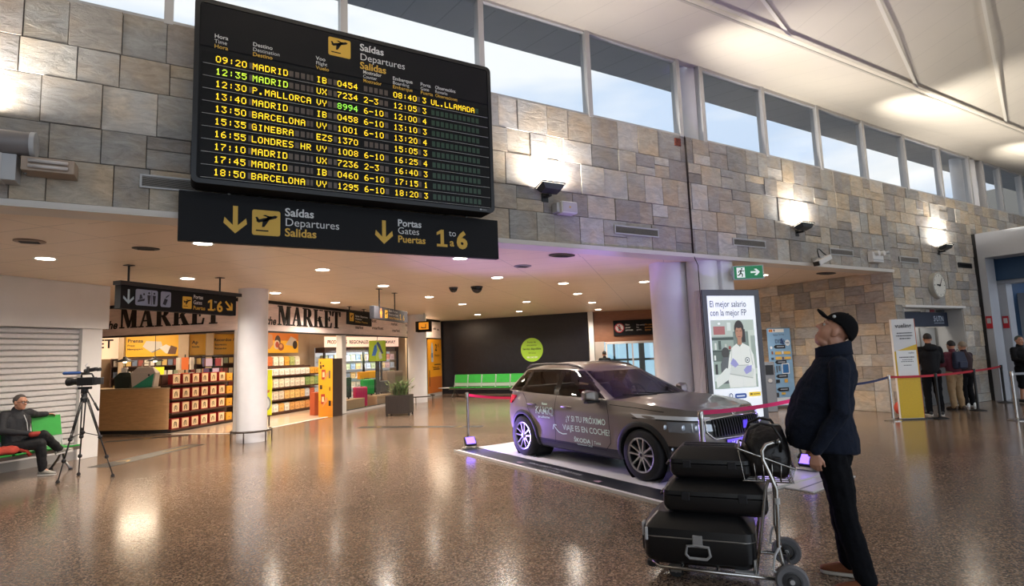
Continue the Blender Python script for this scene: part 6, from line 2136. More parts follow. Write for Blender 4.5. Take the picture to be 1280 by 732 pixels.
for r, z in enumerate((.087, .507, .867, 1.247)):
    for c in range(7):
        kd = 'red' if c < 6 else 'yellow'
        p = GS @ V(.015+c*.345, .02, z)
        lb = ('red edged gift box with drawn figure on the %s row of the shelf' if kd == 'red' else 'plain yellow gift box on the %s row of the display shelf') % names4[r]
        src = gift(kd)
        if kd in first:
            dup(src, p, SA, lb, 'gift boxes on the display shelf')
        else:
            first[kd] = 1
            src.location = p; src.rotation_euler = (0, 0, R(SA)); tag(src, lb, 'gift box', 'gift boxes on the display shelf')
# low goods behind the gift shelf and the rear bookcase
t = thing('bookcase', 'brown wooden magazine bookcase along the back wall of the shop', 'bookcase', (-2.2, 23.45, 0))
MB().box(0, 3.8, .36, .40, 0, 2.05).build('back_panel', dwood, t)
for z in (.5, .95, 1.40, 1.78):
    MB().box(0, 3.8, 0, .36, z-.03, z).build('shelf', dwood, t)
for x in (0, 1.25, 2.5, 3.77):
    MB().box(x, x+.03, 0, .36, 0, 2.05).build('upright', dwood, t)
mags = ['c9c2b4', '8f4a42', '66758c', 'c4a662', '8a9478', 'd8d2c6']
cnt = 0
mp_ = {}
for z in (.95, 1.40, 1.78):
    for k in range(21):
        h = mags[(k*5+int(z*10)) % 6]
        if h not in mp_:
            mp_[h] = MB().box(0, .14, 0, .03, 0, .2).build('magazine', mat('magazine '+h, h, .4), bevel=.003)
            tag(mp_[h], 'x', 'magazine', 'magazines on the rear bookcase')
            o = mp_[h]; o.location = (-2.12+k*.175, 23.52, z)
        else:
            o = dup(mp_[h], (-2.12+k*.175, 23.52, z))
        o['label'] = {'c9c2b4': 'cream', '8f4a42': 'red', '66758c': 'blue', 'c4a662': 'mustard', '8a9478': 'green', 'd8d2c6': 'white'}[h]+' magazine standing on the rear shop bookcase under the yellow posters'
        o['group'] = 'magazines on the rear bookcase'
# posters above
py_ = mat('poster yellow', 'f0b830', .4)
def poster(label, x0, x1, z0, z1, words, y=23.9, ang=0, mt=None, pics=None, nm='wall_poster'):
    t = thing(nm, label, 'poster', (x0, y, z0), ang)
    MB().box(0, x1-x0, 0, .04, 0, z1-z0).build('board', mt or py_, t)
    m = MB(); m.T = face(0, -.003, 0)
    for s_, sz, a, b in words:
        m.text(s_, sz, a, b, bold=.02)
    if m.v:
        m.build('lettering', dgrey, t)
    if pics:
        shapes(t, 'printed_picture', pics, -.002)
poster('yellow press poster with a picture of newspapers high on the shop back wall', -1.83, -.25, 2.10, 2.86, [('Prensa', .17, .05, .50), ('Press', .10, .05, .36), ('Newspapers', .09, .05, .24)], pics=[('cfcac0', [(.5, .35), (.75, .15), (1.1, .33), (1.05, .52), (.6, .55)]), ('8d8a86', [(.75, .15), (.8, .13), (1.12, .30), (1.1, .33)]), ('e5e0d6', [(1.0, .3), (1.2, .1), (1.45, .08), (1.5, .25), (1.2, .42)]), ('6b4a36', [(1.25, .08), (1.5, .06), (1.55, .3), (1.35, .38)])])
poster('narrow yellow poster beside the beige pillar on the shop back wall', .10, .62, 2.10, 2.86, [('Ap', .17, .08, .42), ('Snacks', .09, .08, .28)])
poster('yellow souvenirs poster at the column end of the shop back wall', .86, 1.62, 2.10, 2.86, [('Recordos /', .15, .03, .50), ('Souvenirs', .10, .06, .34), ('Recuerdos', .09, .06, .2)])
poster('glowing cream sign with two dark serif letters next to the press poster', -2.75, -1.98, 2.05, 2.86, [('ET', .42, .1, .38)], mt=mat('lit cream', 'f0c9a0', .4, emit=.8))
for i, (x, wd) in enumerate([(-1.98, .14), (-.24, .32), (.62, .24)]):
    struct('column_%d' % (8+i), MB().box(x, x+wd, 23.3, 23.95, 0, 3.0), beige)
# pictures over the right-hand shelf
PG = math.degrees(math.atan2(1, 1))
poster('yellow food poster with dark snacks over the shelves between the columns', 2.2, 4.4, 2.08, 2.86, [], y=21.72, ang=45, pics=[('d0761f', rc(0.0, .45, 2.2, .78)), ('b98a66', [(.35, .2), (.55, .12), (.75, .3), (.7, .65), (.45, .7)]), ('3b2a26', ellp(1.0, .42, .16, .22)), ('d9c4ae', ellp(.95, .30, .16, .17)), ('b5482f', ellp(.97, .30, .10, .11)), ('8f4a34', ellp(1.18, .22, .17, .14)), ('d79a62', ellp(1.18, .25, .09, .07)), ('c0b6ac', [(1.45, .3), (1.75, .62), (2.1, .5), (1.9, .25)]), ('332723', ellp(2.0, .3, .14, .16)), ('c49a74', ellp(.2, .3, .10, .14))])
# food gondola
GA = 44.8
GG = loc_frame(2.34, 20.16, GA)
t = thing('food_gondola', 'dark wooden food shelving inside the shop entrance beside the yellow totem', 'shelf', (2.34, 20.16, 0), GA)
MB().box(0, 2.85, .42, .46, 0, 1.6).build('back_panel', dwood, t)
for z in (.10, .50, .90, 1.30):
    MB().box(0, 2.85, 0, .42, z-.05, z).build('shelf', dwood, t)
MB().box(0, 2.85, .03, .42, 0, .05).build('plinth', dwood, t)
pk = {}
def pack(h, w_, d, ht, p, ang, label, group, nm='food_packet', cat='packet'):
    key = (h, w_, ht)
    if key not in pk:
        o = MB().loft([[(0, 0, 0), (w_, 0, 0), (w_, d, 0), (0, d, 0)], [(0, 0, ht*.9), (w_, 0, ht*.9), (w_, d, ht*.9), (0, d, ht*.9)], [(w_*.08, d*.3, ht), (w_*.92, d*.3, ht), (w_*.92, d*.7, ht), (w_*.08, d*.7, ht)]]).build(nm, mat('packet '+h, h, .45, noise=.45, nscale=16), bevel=.004)
        pk[key] = o
        o.location = p; o.rotation_euler = (0, 0, R(ang))
        return tag(o, label, cat, group)
    o = dup(pk[key], p, ang)
    o['label'] = label; o['group'] = group; o['category'] = cat; o.name = nm
    return o
pal = {.10: ['dcd6cc', 'e3ded6', 'd9a860', 'dfd8cc', 'c9985c', 'd3a26a', 'd3a26a', 'c98f58', 'd9b07a', 'd3a26a'], .50: ['d9d0c2', 'd5ccbe', 'cfc5b6', 'dcb070', 'e0b878', 'e0b878', 'dcb070', 'c0c8d4', 'b05a40', 'a8b4c4'], .90: ['d8c468', 'e0dccf', 'dcd6c4', 'e0dccf', 'ded3c6', 'ded3c6', 'ded3c6', '7e9a60', 'a3b070', '8ca870'], 1.30: ['ece7de', 'ece7de', 'e6dfd4', 'ece7de', 'e6dfd4', 'ece7de', 'ece7de', 'e6dfd4', 'd9a040', 'd9a040']}
cname = {'d': 'pale', 'e': 'white', 'c': 'tan', 'b': 'rust', 'a': 'olive or blue', '7': 'green', '8': 'green'}
for zi, (z, cs) in enumerate(pal.items()):
    for k, h in enumerate(cs):
        n2 = 1
        pack(h, .245, .24, (.28, .30, .31, .22)[zi], GG @ V(.02+k*.283, .03, z+.001), GA, '%s food packet on the %s shelf beside the yellow totem' % (cname[h[0]], names4[zi]), 'packets on the food gondola')
for k in range(8):
    h = ['e6d9c6', 'd9a040', 'c86a3a', 'e6d9c6', 'ded3c6', 'd9a040', 'a3b070', 'e6d9c6'][k]
    pack(h, .24, .2, .32, GG @ V(.05+k*.3, .55, 1.62), GA, '%s packet on the wall ledge above the gondola under the food poster' % {'e': 'white', 'd': 'yellow or pale', 'c': 'orange', 'a': 'olive'}[h[0]], 'packets above the food gondola')
m = MB(); m.T = GG; m.box(0, 2.6, .5, .8, 1.56, 1.62); struct('trim_12', m, dwood)
# two yellow-green signs
t = thing('price_board', 'bright yellow green upright board with a round grey drawing beside the white column', 'sign', G2 @ V(1.25, .75, 0), -30)
MB().box(0, .5, 0, .03, .30, 1.53).build('board', mat('board lime', 'e4e82e', .4), t)
MB().box(.05, .08, .0, .03, 0, .3).box(.42, .45, 0, .03, 0, .3).build('leg', dgrey, t)
shapes(t, 'printed_picture', [('8d949c', ellp(.36, .62, .13, .2)), ('dfe3e6', ellp(.36, .62, .09, .15)), ('cf7a50', [(.2, .85), (.45, .92), (.45, 1.0)])], -.004)
t = thing('price_card', 'small lime green card sign in front of the rear bookcase', 'sign', (-.95, 21.2, 1.2), 0)
MB().box(0, .36, 0, .02, 0, .52).build('card', mat('board lime', 'dce02a'), t)
MB().box(.16, .20, .0, .02, -.6, 0).build('stem', dgrey, t)
m = MB(); m.T = face(0, -.002, 0); m.text('Nuevas', .07, .04, .3).text('llegadas', .07, .04, .2); m.build('lettering', dgrey, t)
# pendant lamps
for x, y, l in [(-1.55, 20.2, 'small dark pendant lamp glowing over the green bag on the shop counter'), (-.82, 20.6, 'small dark pendant lamp glowing beside the lime card sign')]:
    t = thing('pendant_lamp', l, 'lamp', (x, y, 1.9), 0, 'shop pendant lamps')
    MB().lathe([(.02, .16), (.05, .14), (.06, .10), (.22, .02), (.23, 0), (.21, .0), (.05, .08), (0, .09)], 20).build('shade', black, t, smooth=True, auto=40)
    MB().cyl((0, 0, .15), (0, 0, 1.5), .008).build('cord', black, t)
    MB().ell((0, 0, .02), (.06, .06, .05), 12, 8).build('bulb', mat('warm bulb', 'ffe9c8', .4, emit=8), t, smooth=True)
# round rack of souvenirs
t = thing('souvenir_rack', 'tall revolving rack with colourful cards in front of the beige pillar', 'rack', (-.02, 21.8, 0))
MB().cyl((0, 0, 0), (0, 0, 2.1), .02).lathe([(0, 0), (.25, 0), (.25, .03), (0, .03)], 20).build('stand', dgrey, t)
cc = ['d06a2c', 'c9c4ba', '5a6fa8', 'a84a5a', '7f8f5a', 'e2dccf']
for k in range(12):
    a = 2*PI*(k % 6)/6
    m = MB(); m.T = Matrix.Rotation(a, 4, 'Z'); m.box(-.1, .1, -.24, -.2, 1.1+.5*(k//6), 1.5+.5*(k//6)); m.build('card_pocket', mat('card '+cc[(k*5) % 6], cc[(k*5) % 6], .5), t)
t = thing('book_tower', 'dark round tower shelf of books in front of the souvenirs poster', 'rack', (.78, 21.6, 0))
MB().lathe([(0, 0), (.30, 0), (.30, .04), (.03, .05), (.03, 2.0), (.30, 2.0), (.30, 2.04), (0, 2.04)], 24).build('stand', dgrey, t)
for k in range(3):
    z = 1.05+.32*k
    MB().lathe([(0, z-.02), (.30, z-.02), (.30, z), (0, z)], 24).build('shelf', dgrey, t)
    for j in range(6):
        a = 2*PI*j/6+.3*k
        m = MB(); m.T = Matrix.Rotation(a, 4, 'Z'); h = ['5a4a6e', 'b9a7c4', '8f3e46', 'd0c6b8', '3d5a7a', 'b0733e'][(j+k) % 6]; m.box(-.1, .1, -.29, -.25, z+.002, z+.25); m.build('book', mat('book '+h, h, .5), t)
# cake display behind counter
t = thing('sweets_cabinet', 'dark brown cabinet with wooden boxes between the counter and the gift shelf', 'cabinet', G1 @ V(-3.95, .98, 0), -40.8)
MB().box(0, 1.2, 0, .4, 0, 1.26).build('carcass', dwood, t, bevel=.01)
for k, h in enumerate(['7c3f22', '3a2a26', '6d4a36', '6d4a36']):
    MB().box(.02+k*.29, .29+k*.29, -.03, .3, 1.262, 1.50).build('wooden_box', mat('box wood '+h, h, .5), t, bevel=.008)

# yellow totem, orange side
t = thing('yellow_totem', 'orange yellow advertising totem with dark sides at the shop threshold', 'totem', (3.61, 18.61, 0), -48)
MB().box(0, .52, .005, .5, 0, 1.79).build('body', mat('totem side', '3a2a22', .5), t)
MB().box(0, .52, 0, .006, 0, 1.79).build('front', mat('totem orange', 'e8a428', .4), t)
shapes(t, 'printed_picture', [('cf8420', rc(.0, .02, .52, .5)), ('3a2c20', rc(.06, 1.62, .1, 1.70)), ('3a2c20', rc(.06, 1.48, .12, 1.6)), ('3a2c20', rc(.14, 1.54, .22, 1.60)), ('a83c2c', rc(.12, 1.15, .26, 1.45)), ('e2c49a', rc(.15, 1.22, .23, 1.38)), ('c98a5c', [(.2, 1.1), (.38, 1.3), (.36, 1.4), (.26, 1.3)]), ('6e5a4a', rc(.38, 1.18, .44, 1.42)), ('3a2c20', rc(.06, .85, .14, .98)), ('a83c2c', rc(.10, .40, .24, .70)), ('e2c49a', rc(.13, .46, .21, .62)), ('c98a5c', [(.14, .28), (.34, .5), (.32, .62), (.22, .5)]), ('2b211c', rc(.38, .34, .46, .50)), ('2b211c', rc(.405, .8, .435, .92))], -.002)
o = MB().box(0, .34, 0, .3, 0, .72).build('red_crate', mat('crate orange', 'b4532e', .6), bevel=.01)
tag(o, 'orange red box on the shop floor between the totem and the white post', 'box'); o.location = G2 @ V(4.0, .75, .006); o.rotation_euler = (0, 0, R(20))

# refrigerated wall
FR = 26.5
GF = loc_frame(4.86, 23.93, FR)
t = thing('fridge_wall', 'long lit refrigerated cabinet with dark door frames at the back of the shop', 'fridge', (4.86, 23.93, 0), FR)
MB().box(0, 4.14, .55, .6, 0, 2.27).box(0, 4.14, 0, .6, 0, .14).build('carcass', mat('fridge inner', 'c9cdd0', .4, emit=.25), t)
MB().box(0, 4.14, -.04, .6, 2.06, 2.27).build('canopy', mat('fridge canopy', '3a2a26', .5), t)
for z in (.14, .55, .95, 1.33, 1.70):
    MB().box(.03, 4.1, .05, .55, z-.02, z).build('shelf', lgrey, t)
for k in range(5):
    x = min(4.09, .0+k*1.03)
    MB().box(x-.03, x+.05, -.03, .03, .1, 2.08).build('door_frame', black, t)
t2 = thing('regional_sign', 'glowing pale pink sign band with dark serif words above the refrigerated cabinet', 'sign', GF @ V(0, -.05, 2.28), FR)
MB().box(0, 4.14, 0, .05, 0, .43).build('board', mat('lit pink', 'f4cfb8', .4, emit=.7), t2)
m = MB(); m.T = face(0, -.003, 0); m.text('PRODUCTOS', .20, .12, .14, bold=.03, width=1.0).text('REGIONALES', .20, 1.25, .14, bold=.03, width=1.05).text('TAKE AWAY', .20, 2.75, .14, bold=.03, width=1.2); m.build('lettering', ink, t2)
fp_ = ['d8dadb', 'a9b4bf', 'cdb583', 'b9776a', 'a3b08c', 'e4ded2', 'c4a3a3', '8296ab']
fn = ['white', 'pale blue', 'mustard', 'red', 'green', 'cream', 'pink', 'blue']
for zi, z in enumerate((.142, .552, .952, 1.332, 1.702)):
    for k in range(14):
        q = (k*3+zi*5+(k//4)) % 8
        pack(fp_[q], .235, .2, .26, GF @ V(.06+k*.288, .14, z), FR, fn[q]+' chilled packet on the '+['bottom', 'second', 'middle', 'fourth', 'top'][zi]+' shelf of the refrigerated cabinet', 'packets in the refrigerated cabinet', 'chilled_packet')
lamp('fridge_light', 'AREA', GF @ V(2.0, -.3, 2.05), 30, (.95, .97, 1), 3.0, aim=GF @ V(2.0, .4, .8), sy=.1)

# window display: plinths and suitcases
plm = mat('display plinth', 'a58f74', .6)
for i, (u0, u1, l) in enumerate([(4.75, 6.1, 'beige display plinth behind the shop glass next to the white post'), (6.95, 8.15, 'beige display plinth behind the shop glass beside the planter')]):
    o = MB().box(0, u1-u0, 0, .95, 0, .38).build('display_plinth', plm, bevel=.008)
    tag(o, l, 'plinth', 'plinths in the shop window'); o.location = G2 @ V(u0, .2, .006); o.rotation_euler = (0, 0, R(43.9))
def trolley_case(label, p, w_, h, col, ang=10):
    t = thing('trolley_case', label, 'suitcase', p, ang, 'cases in the shop window')
    mm = mat('case '+col, col, .4)
    MB().box(-w_/2, w_/2, -.13, .13, .05, h).build('shell', mm, t, bevel=.04, seg=3)
    m = MB(); m.T = face(0, -.132, 0)
    for k in range(5):
        x = -w_*.36+w_*.72*k/4
        m.box(x-.012, x+.012, .12, h-.08, 0, .008)
    m.build('rib', mm, t, bevel=.003)
    for x in (-w_*.38, w_*.38):
        MB().cyl((x-.02, 0, .025), (x+.02, 0, .025), .025).build('wheel', black, t, smooth=True, auto=40)
    MB().tube([(-.08, .05, h-.01), (-.08, .05, h+.035), (.08, .05, h+.035), (.08, .05, h-.01)], .012).build('handle', black, t, smooth=True)
trolley_case('magenta pink ribbed suitcase standing in the shop window', G2 @ V(6.5, .62, .006), .46, .74, 'b21f5c')
trolley_case('bright green ribbed suitcase on a plinth in the shop window', G2 @ V(7.2, .75, .387), .46, .60, '1f9a4c')
trolley_case('dark green grey suitcase on the plinth next to the white post', G2 @ V(5.55, .7, .387), .5, .74, '26332f')
trolley_case('dark grey suitcase on the plinth between the green suitcase and the planter', G2 @ V(8.0, .55, .387), .44, .5, '3a3d40')
trolley_case('black suitcase behind the green one in the shop window', G2 @ V(7.75, 1.0, .387), .5, .58, '1d2022')
for u, z, h, l in [(7.35, .99, 'd99a24', 'small mustard yellow case lying behind the green suitcase'), (8.0, 1.0, 'e0a828', 'yellow box standing on the dark grey suitcases in the shop window')]:
    o = MB().box(-.2, .2, -.12, .12, 0, .28).build('display_box', mat('box '+h, h, .5), bevel=.02)
    tag(o, l, 'box'); o.location = G2 @ V(u, 1.0, z); o.rotation_euler = (0, 0, R(10))
t = thing('display_cabinet', 'grey beige display cabinet behind the shop glass above the planter', 'cabinet', G2 @ V(8.8, .55, .006), 10)
MB().box(-.35, .35, -.2, .2, 0, 1.22).build('carcass', mat('cabinet taupe', '7d7064', .5), t, bevel=.01)
MB().box(-.33, .33, -.205, -.198, .1, 1.15).build('door', mat('cabinet taupe 2', '74675c', .5), t)
# hanging picture
t = thing('hanging_picture', 'square lime green hanging poster with a blue figure behind the shop glass', 'poster', G2 @ V(6.75, .42, 1.63), 2)
MB().box(0, .68, 0, .03, 0, .50).build('board', mat('picture frame', '2c2c22', .5), t)
shapes(t, 'printed_picture', [('a9c42a', rc(.02, .02, .66, .78)), ('3d6fc0', [(.16, .35), (.12, .22), (.26, .22), (.34, .42), (.30, .66), (.22, .58)]), ('223a6e', [(.30, .68), (.36, .74), (.44, .64), (.56, .3), (.50, .28), (.40, .48)]), ('c9d2d4', [(.40, .36), (.48, .34), (.52, .12), (.42, .08), (.38, .2)])], -.002)
MB().cyl((.34, .015, .8), (.34, .015, 1.75), .01).build('wire', black, t)
MB().box(.28, .42, .02, .08, -1.2, 0).build('post', dgrey, t)
# orange advert beyond the far column, red stickers
t = thing('advert_panel', 'orange yellow advert panel with a bottle and a figure two beside the dark wall', 'poster', G2 @ V(10.98, -.02, .16), 43.9)
MB().box(0, 1.42, 0, .04, 0, 2.36).build('board', mat('advert orange', 'd8921e', .5), t)
shapes(t, 'printed_picture', [('b4642a', rc(0, 0, 1.42, .7)), ('9fa9b4', [(.30, 1.35), (.52, 1.35), (.52, 2.0), (.45, 2.2), (.36, 2.2), (.30, 2.0)]), ('5878a0', rc(.31, 1.55, .51, 1.75)), ('3a2c1c', rc(.06, .3, .14, 1.0)), ('6b4a1c', rc(.6, 1.2, 1.3, 1.26)), ('6b4a1c', rc(.5, 1.0, 1.2, 1.05))], -.002)
m = MB(); m.T = face(0, -.006, 0); m.text('2', .42, .72, 1.85, bold=.03).text('€', .2, 1.0, 2.02, bold=.02).text('Desayuno', .14, .65, 1.6).text('Tostada y café', .12, .4, 1.08, bold=.01); m.build('lettering', mat('advert ink', '3a2410', .5), t)
for i, z in enumerate((1.75, 2.0)):
    o = MB().box(0, .26, 0, .01, 0, .17).build('wall_sticker', mat('sticker %d' % i, ['d98a3a', 'b5342a'][i], .5))
    tag(o, ['orange sticker on the beige shop wall beside the far column', 'red sticker above the orange one on the beige shop wall'][i], 'sticker'); o.location = G2 @ V(9.45, .03, z); o.rotation_euler = (0, 0, R(43.9))
# planter
t = thing('planter', 'dark wooden planter box with a leafy plant in front of the far column', 'planter', (5.265, 17.08, 0), -31.5)
dk = mat('planter wood', '2b221e', .6, noise=.2, nscale=6, stretch=(6, 1, 1))
MB().box(0, .73, 0, .62, .06, .60).build('box', dk, t, bevel=.006)
MB().box(.345, .385, -.008, .0, .06, .60).box(0, .06, -.01, 0, .06, .6).box(.67, .73, -.01, 0, .06, .6).build('batten', dk, t)
for x, y in ((.03, .05), (.7, .05), (.03, .57), (.7, .57)):
    MB().box(x-.025, x+.025, y-.025, y+.025, 0, .06).build('foot', black, t)
MB().box(.03, .70, .03, .59, .56, .585).build('soil', mat('soil', '2a1f18', .9), t)
m = MB()
rg_ = random.Random(3)
for k in range(60):
    a, b = rg_.uniform(0, 6.28), rg_.uniform(.12, .5)
    h = rg_.uniform(.15, .68)
    x0, y0 = .365+rg_.uniform(-.2, .2), .31+rg_.uniform(-.15, .15)
    d = V(math.cos(a), math.sin(a), 0)
    n_ = V(-d.y, d.x, 0)
    base = V(x0, y0, .58)
    pts = [base, base+d*b*.25+V(0, 0, h*.6), base+d*b*.65+V(0, 0, h*.60), base+d*b*1.05+V(0, 0, h*.8)]
    wd = [.008, .03, .036, .002]
    for i in range(3):
        m.quad(pts[i]-n_*wd[i], pts[i+1]-n_*wd[i+1], pts[i+1]+n_*wd[i+1], pts[i]+n_*wd[i])
lf = m.build('foliage', mat('plant leaf', '76885a', .5, noise=.5, nscale=6), t)
lf['kind'] = 'stuff'
# rails round the columns
for (x, y, r, l, sc) in [(1.31, 14.16, .40, 'dark metal guard rail round the foot of the nearer white column', 1), (7.9, 21.4, .62, 'dark metal guard rail at the foot of the far white column', 1)]:
    t = thing('guard_rail', l, 'rail', (x, y, 0))
    pts = [(r*1.05*math.cos(a), r*1.05*math.sin(a), .24) for a in [R(-200+220*k/24) for k in range(25)]]
    MB().tube(pts, .022, 8).build('rail', mat('rail bronze', '4a433d', .35, .6), t, smooth=True)
    for k in (2, 9, 16, 22):
        p = pts[k]
        MB().tube([(p[0], p[1], .24), (p[0], p[1], .0)], .014).build('post', mat('rail bronze', '4a433d'), t, smooth=True)
# ================================================================ SIGNS UNDER THE LOW CEILING
def hang_sign(nm, label, p, q, z0, z1, rods, th=.10, panel=None):
    a = math.degrees(math.atan2(q[1]-p[1], q[0]-p[0]))
    L_ = math.hypot(q[0]-p[0], q[1]-p[1])
    t = thing(nm, label, 'sign', (p[0], p[1], z0), a)
    MB().box(0, L_, -th/2, th/2, 0, z1-z0).build('panel', panel or signblack, t, bevel=.004)
    for x in rods:
        MB().cyl((x, 0, z1-z0), (x, 0, CEIL-z0), .016).box(x-.06, x+.06, -.06, .06, CEIL-z0-.012, CEIL-z0).build('hanging_rod', black, t)
    return t, L_
t, L_ = hang_sign('gates_sign', 'black hanging sign with pale arrow and toilet symbols before the left shop fascia', (-.98, 11.06), (.80, 12.56), 2.67, 3.06, (.17, 1.99), .14)
MB().box(-.02, L_+.12, -.09, .09, .385, .45).build('top_rail', dgrey, t)
pb_ = mat('pictogram blue grey', '8f97ad', .5)
m = MB(); m.T = face(0, -.072, 0); arrow(m, .13, .20, .24, 180, .14); m.build('pale_arrow', mat('arrow pale', 'a9bfc9', .5), t)
m = MB(); m.T = face(0, -.072, 0); m.prism(rrect(.245, .07, .64, .34, .03), 0, .002).prism(rrect(.695, .07, .89, .34, .03), 0, .002); pg = m.build('pictogram_plate', pb_, t)
m = MB(); m.T = face(0, -.0755, 0)
for x in (.48, .575):
    m.add([(x-.014, .10, 0), (x+.014, .10, 0), (x+.03, .25, 0), (x-.03, .25, 0)], [(0, 1, 2, 3)])
    m.lathe([(0, 0), (.018, 0), (.018, .001), (0, .001)], 10, (x, .285, 0))
m.box(.524, .531, .09, .32, 0, .001)
m.add([(.28, .12, 0), (.40, .15, 0), (.41, .19, 0), (.29, .16, 0)], [(0, 1, 2, 3)]).lathe([(0, 0), (.018, 0), (.018, .001), (0, .001)], 10, (.39, .26, 0)).add([(.31, .17, 0), (.37, .19, 0), (.35, .25, 0), (.32, .25, 0)], [(0, 1, 2, 3)])
m.add([(.735, .12, 0), (.79, .10, 0), (.83, .20, 0), (.77, .22, 0)], [(0, 1, 2, 3)]).add([(.79, .22, 0), (.85, .27, 0), (.86, .30, 0), (.79, .25, 0)], [(0, 1, 2, 3)])
m.build('pictogram', mat('picto ink', '1f2330', .5), pg)
m = MB(); m.T = face(0, -.072, 0); m.prism(rrect(1.12, .07, 1.31, .29, .02), 0, .002); ic = m.build('departure_symbol', yellow, t)
m = MB(); m.T = face(0, -.0755, 0); plane_icon(m, 1.12, .08, .19); m.build('aeroplane', signblack, ic)
m = MB(); m.T = face(0, -.073, 0); m.text('Portas', .10, 1.345, .265, bold=.01, width=.20).text('Gates', .10, 1.345, .165, width=.18).text('to', .07, 1.80, .22); m.build('white_lettering', signwhite, t)
m = MB(); m.T = face(0, -.073, 0); m.text('Puertas', .10, 1.345, .065, bold=.01, width=.25).text('a', .08, 1.80, .08, bold=.01); one(m, 1.66, .065, .21); m.text('6', .28, 1.86, .06, bold=.03); arrow(m, 2.15, .18, .24, -135, .17); m.build('yellow_lettering', yellow, t)

t, L_ = hang_sign('gates_sign', 'grey hanging sign with an orange figure and gate numbers on two long rods', (3.74, 13.10), (5.14, 14.78), 2.66, 2.96, (.43, 1.42), .12, mat('sign grey', '35343a', .45))
m = MB(); m.T = face(0, -.063, 0); m.prism(rrect(.62, .045, .80, .24, .015), 0, .002); ic = m.build('departure_symbol', yellow, t)
m = MB(); m.T = face(0, -.066, 0); plane_icon(m, .62, .045, .18); m.build('aeroplane', signblack, ic)
m = MB(); m.T = face(0, -.063, 0)
m.lathe([(0, 0), (.03, 0), (.03, .001), (0, .001)], 12, (.40, .235, 0)).add([(.33, .13, 0), (.47, .13, 0), (.46, .20, 0), (.34, .20, 0)], [(0, 1, 2, 3)]).add([(.36, .04, 0), (.44, .04, 0), (.45, .13, 0), (.35, .13, 0)], [(0, 1, 2, 3)])
m.build('orange_figure', mat('lit orange', 'f0702a', .5, emit=.6), t)
m = MB(); m.T = face(0, -.063, 0); m.text('Saída Portas', .075, .86, .215, bold=.01, width=.58).text('Departure Gates', .075, .86, .13, width=.62); m.build('white_lettering', signwhite, t)
m = MB(); m.T = face(0, -.063, 0); m.text('Salidas Puertas', .075, .86, .045, bold=.01, width=.66).text('a', .08, 1.74, .05, bold=.01); one(m, 1.60, .05, .15); m.text('6', .19, 1.83, .05, bold=.03); m.build('yellow_lettering', yellow, t)

t, L_ = hang_sign('departures_sign', 'dark thin hanging sign with a small yellow symbol near the end of the shop name', (4.35, 17.95), (5.5, 19.42), 2.84, 3.26, (.15, 1.3), .08)
m = MB(); m.T = face(0, -.042, 0); m.prism(rrect(.08, .10, .38, .36, .02), 0, .002); ic = m.build('departure_symbol', yellow, t)
m = MB(); m.T = face(0, -.045, 0); plane_icon(m, .10, .10, .25); m.build('aeroplane', signblack, ic)
m = MB(); m.T = face(0, -.043, 0); m.text('Saídas / Departures', .08, .5, .26, width=1.0, bold=.01).text('Gates', .08, .5, .17, width=.5); m.build('white_lettering', signwhite, t)
m = MB(); m.T = face(0, -.043, 0); m.text('Salidas / Puertas', .08, .5, .08, width=1.0, bold=.01); m.build('yellow_lettering', yellow, t)

t = thing('column_sign', 'pair of small dark sign boxes with orange symbols fixed on the far white column', 'sign', (7.66, 20.72, 2.70), -45)
lo_ = mat('lit amber', 'e8952a', .4, emit=.5)
MB().box(-.08, .03, .02, .50, 0, .40).build('side_box', black, t, bevel=.01)
MB().box(.04, .60, -.06, .04, -.02, .40).build('front_box', black, t, bevel=.01)
MB().box(-.09, -.079, .06, .46, .07, .34).build('side_symbol', lo_, t)
m = MB(); m.T = face(0, -.062, 0); m.prism(rrect(.10, .08, .50, .35, .02), 0, .003); sy = m.build('front_symbol', lo_, t)
m = MB(); m.T = face(0, -.066, 0); m.box(.2, .4, .13, .16, 0, .001).box(.37, .4, .16, .29, 0, .001).box(.2, .23, .16, .2, 0, .001); m.build('mark', dgrey, sy)
MB().cyl((.3, 0, .4), (.3, 0, .70), .02).build('hanging_rod', lgrey, t)

# no entry sign on the wood wall
WA = math.degrees(math.atan2(16.83-19.52, 18.4-15.06))
GW = loc_frame(15.06, 19.52, WA)
t = thing('no_entry_sign', 'black sign with a red barred circle on the brown wood wall above the glass doors', 'sign', GW @ V(.94, -.08, 2.34), WA)
MB().box(0, 1.72, 0, .06, 0, .65).build('panel', signblack, t, bevel=.005)
m = MB(); m.T = face(0, -.002, 0); m.lathe([(0, 0), (.19, 0), (.19, .003), (0, .003)], 28, (.25, .33, 0)); d_ = m.build('disc', mat('disc pale', 'cfc6c2', .5), t)
m = MB(); m.T = face(0, -.007, 0); m.tube([(.25+.185*math.cos(2*PI*k/28), .33+.185*math.sin(2*PI*k/28), 0) for k in range(28)], .022, 6, closed=True)
m.T = face(0, -.006, 0) @ Matrix.Translation((.25, .33, 0)) @ Matrix.Rotation(R(-45), 4, 'Z'); m.box(-.18, .18, -.02, .02, 0, .004); m.build('red_ring', mat('sign red', 'a8232c', .5), d_)
m = MB(); m.T = face(0, -.006, 0); m.lathe([(0, 0), (.03, 0), (.03, .001), (0, .001)], 12, (.25, .44, 0)).add([(.19, .29, 0), (.31, .29, 0), (.29, .40, 0), (.21, .40, 0)], [(0, 1, 2, 3)]).add([(.20, .20, 0), (.24, .20, 0), (.28, .29, 0), (.22, .29, 0)], [(0, 1, 2, 3)]).add([(.27, .20, 0), (.31, .20, 0), (.29, .29, 0), (.25, .29, 0)], [(0, 1, 2, 3)]); m.build('figure', dgrey, d_)
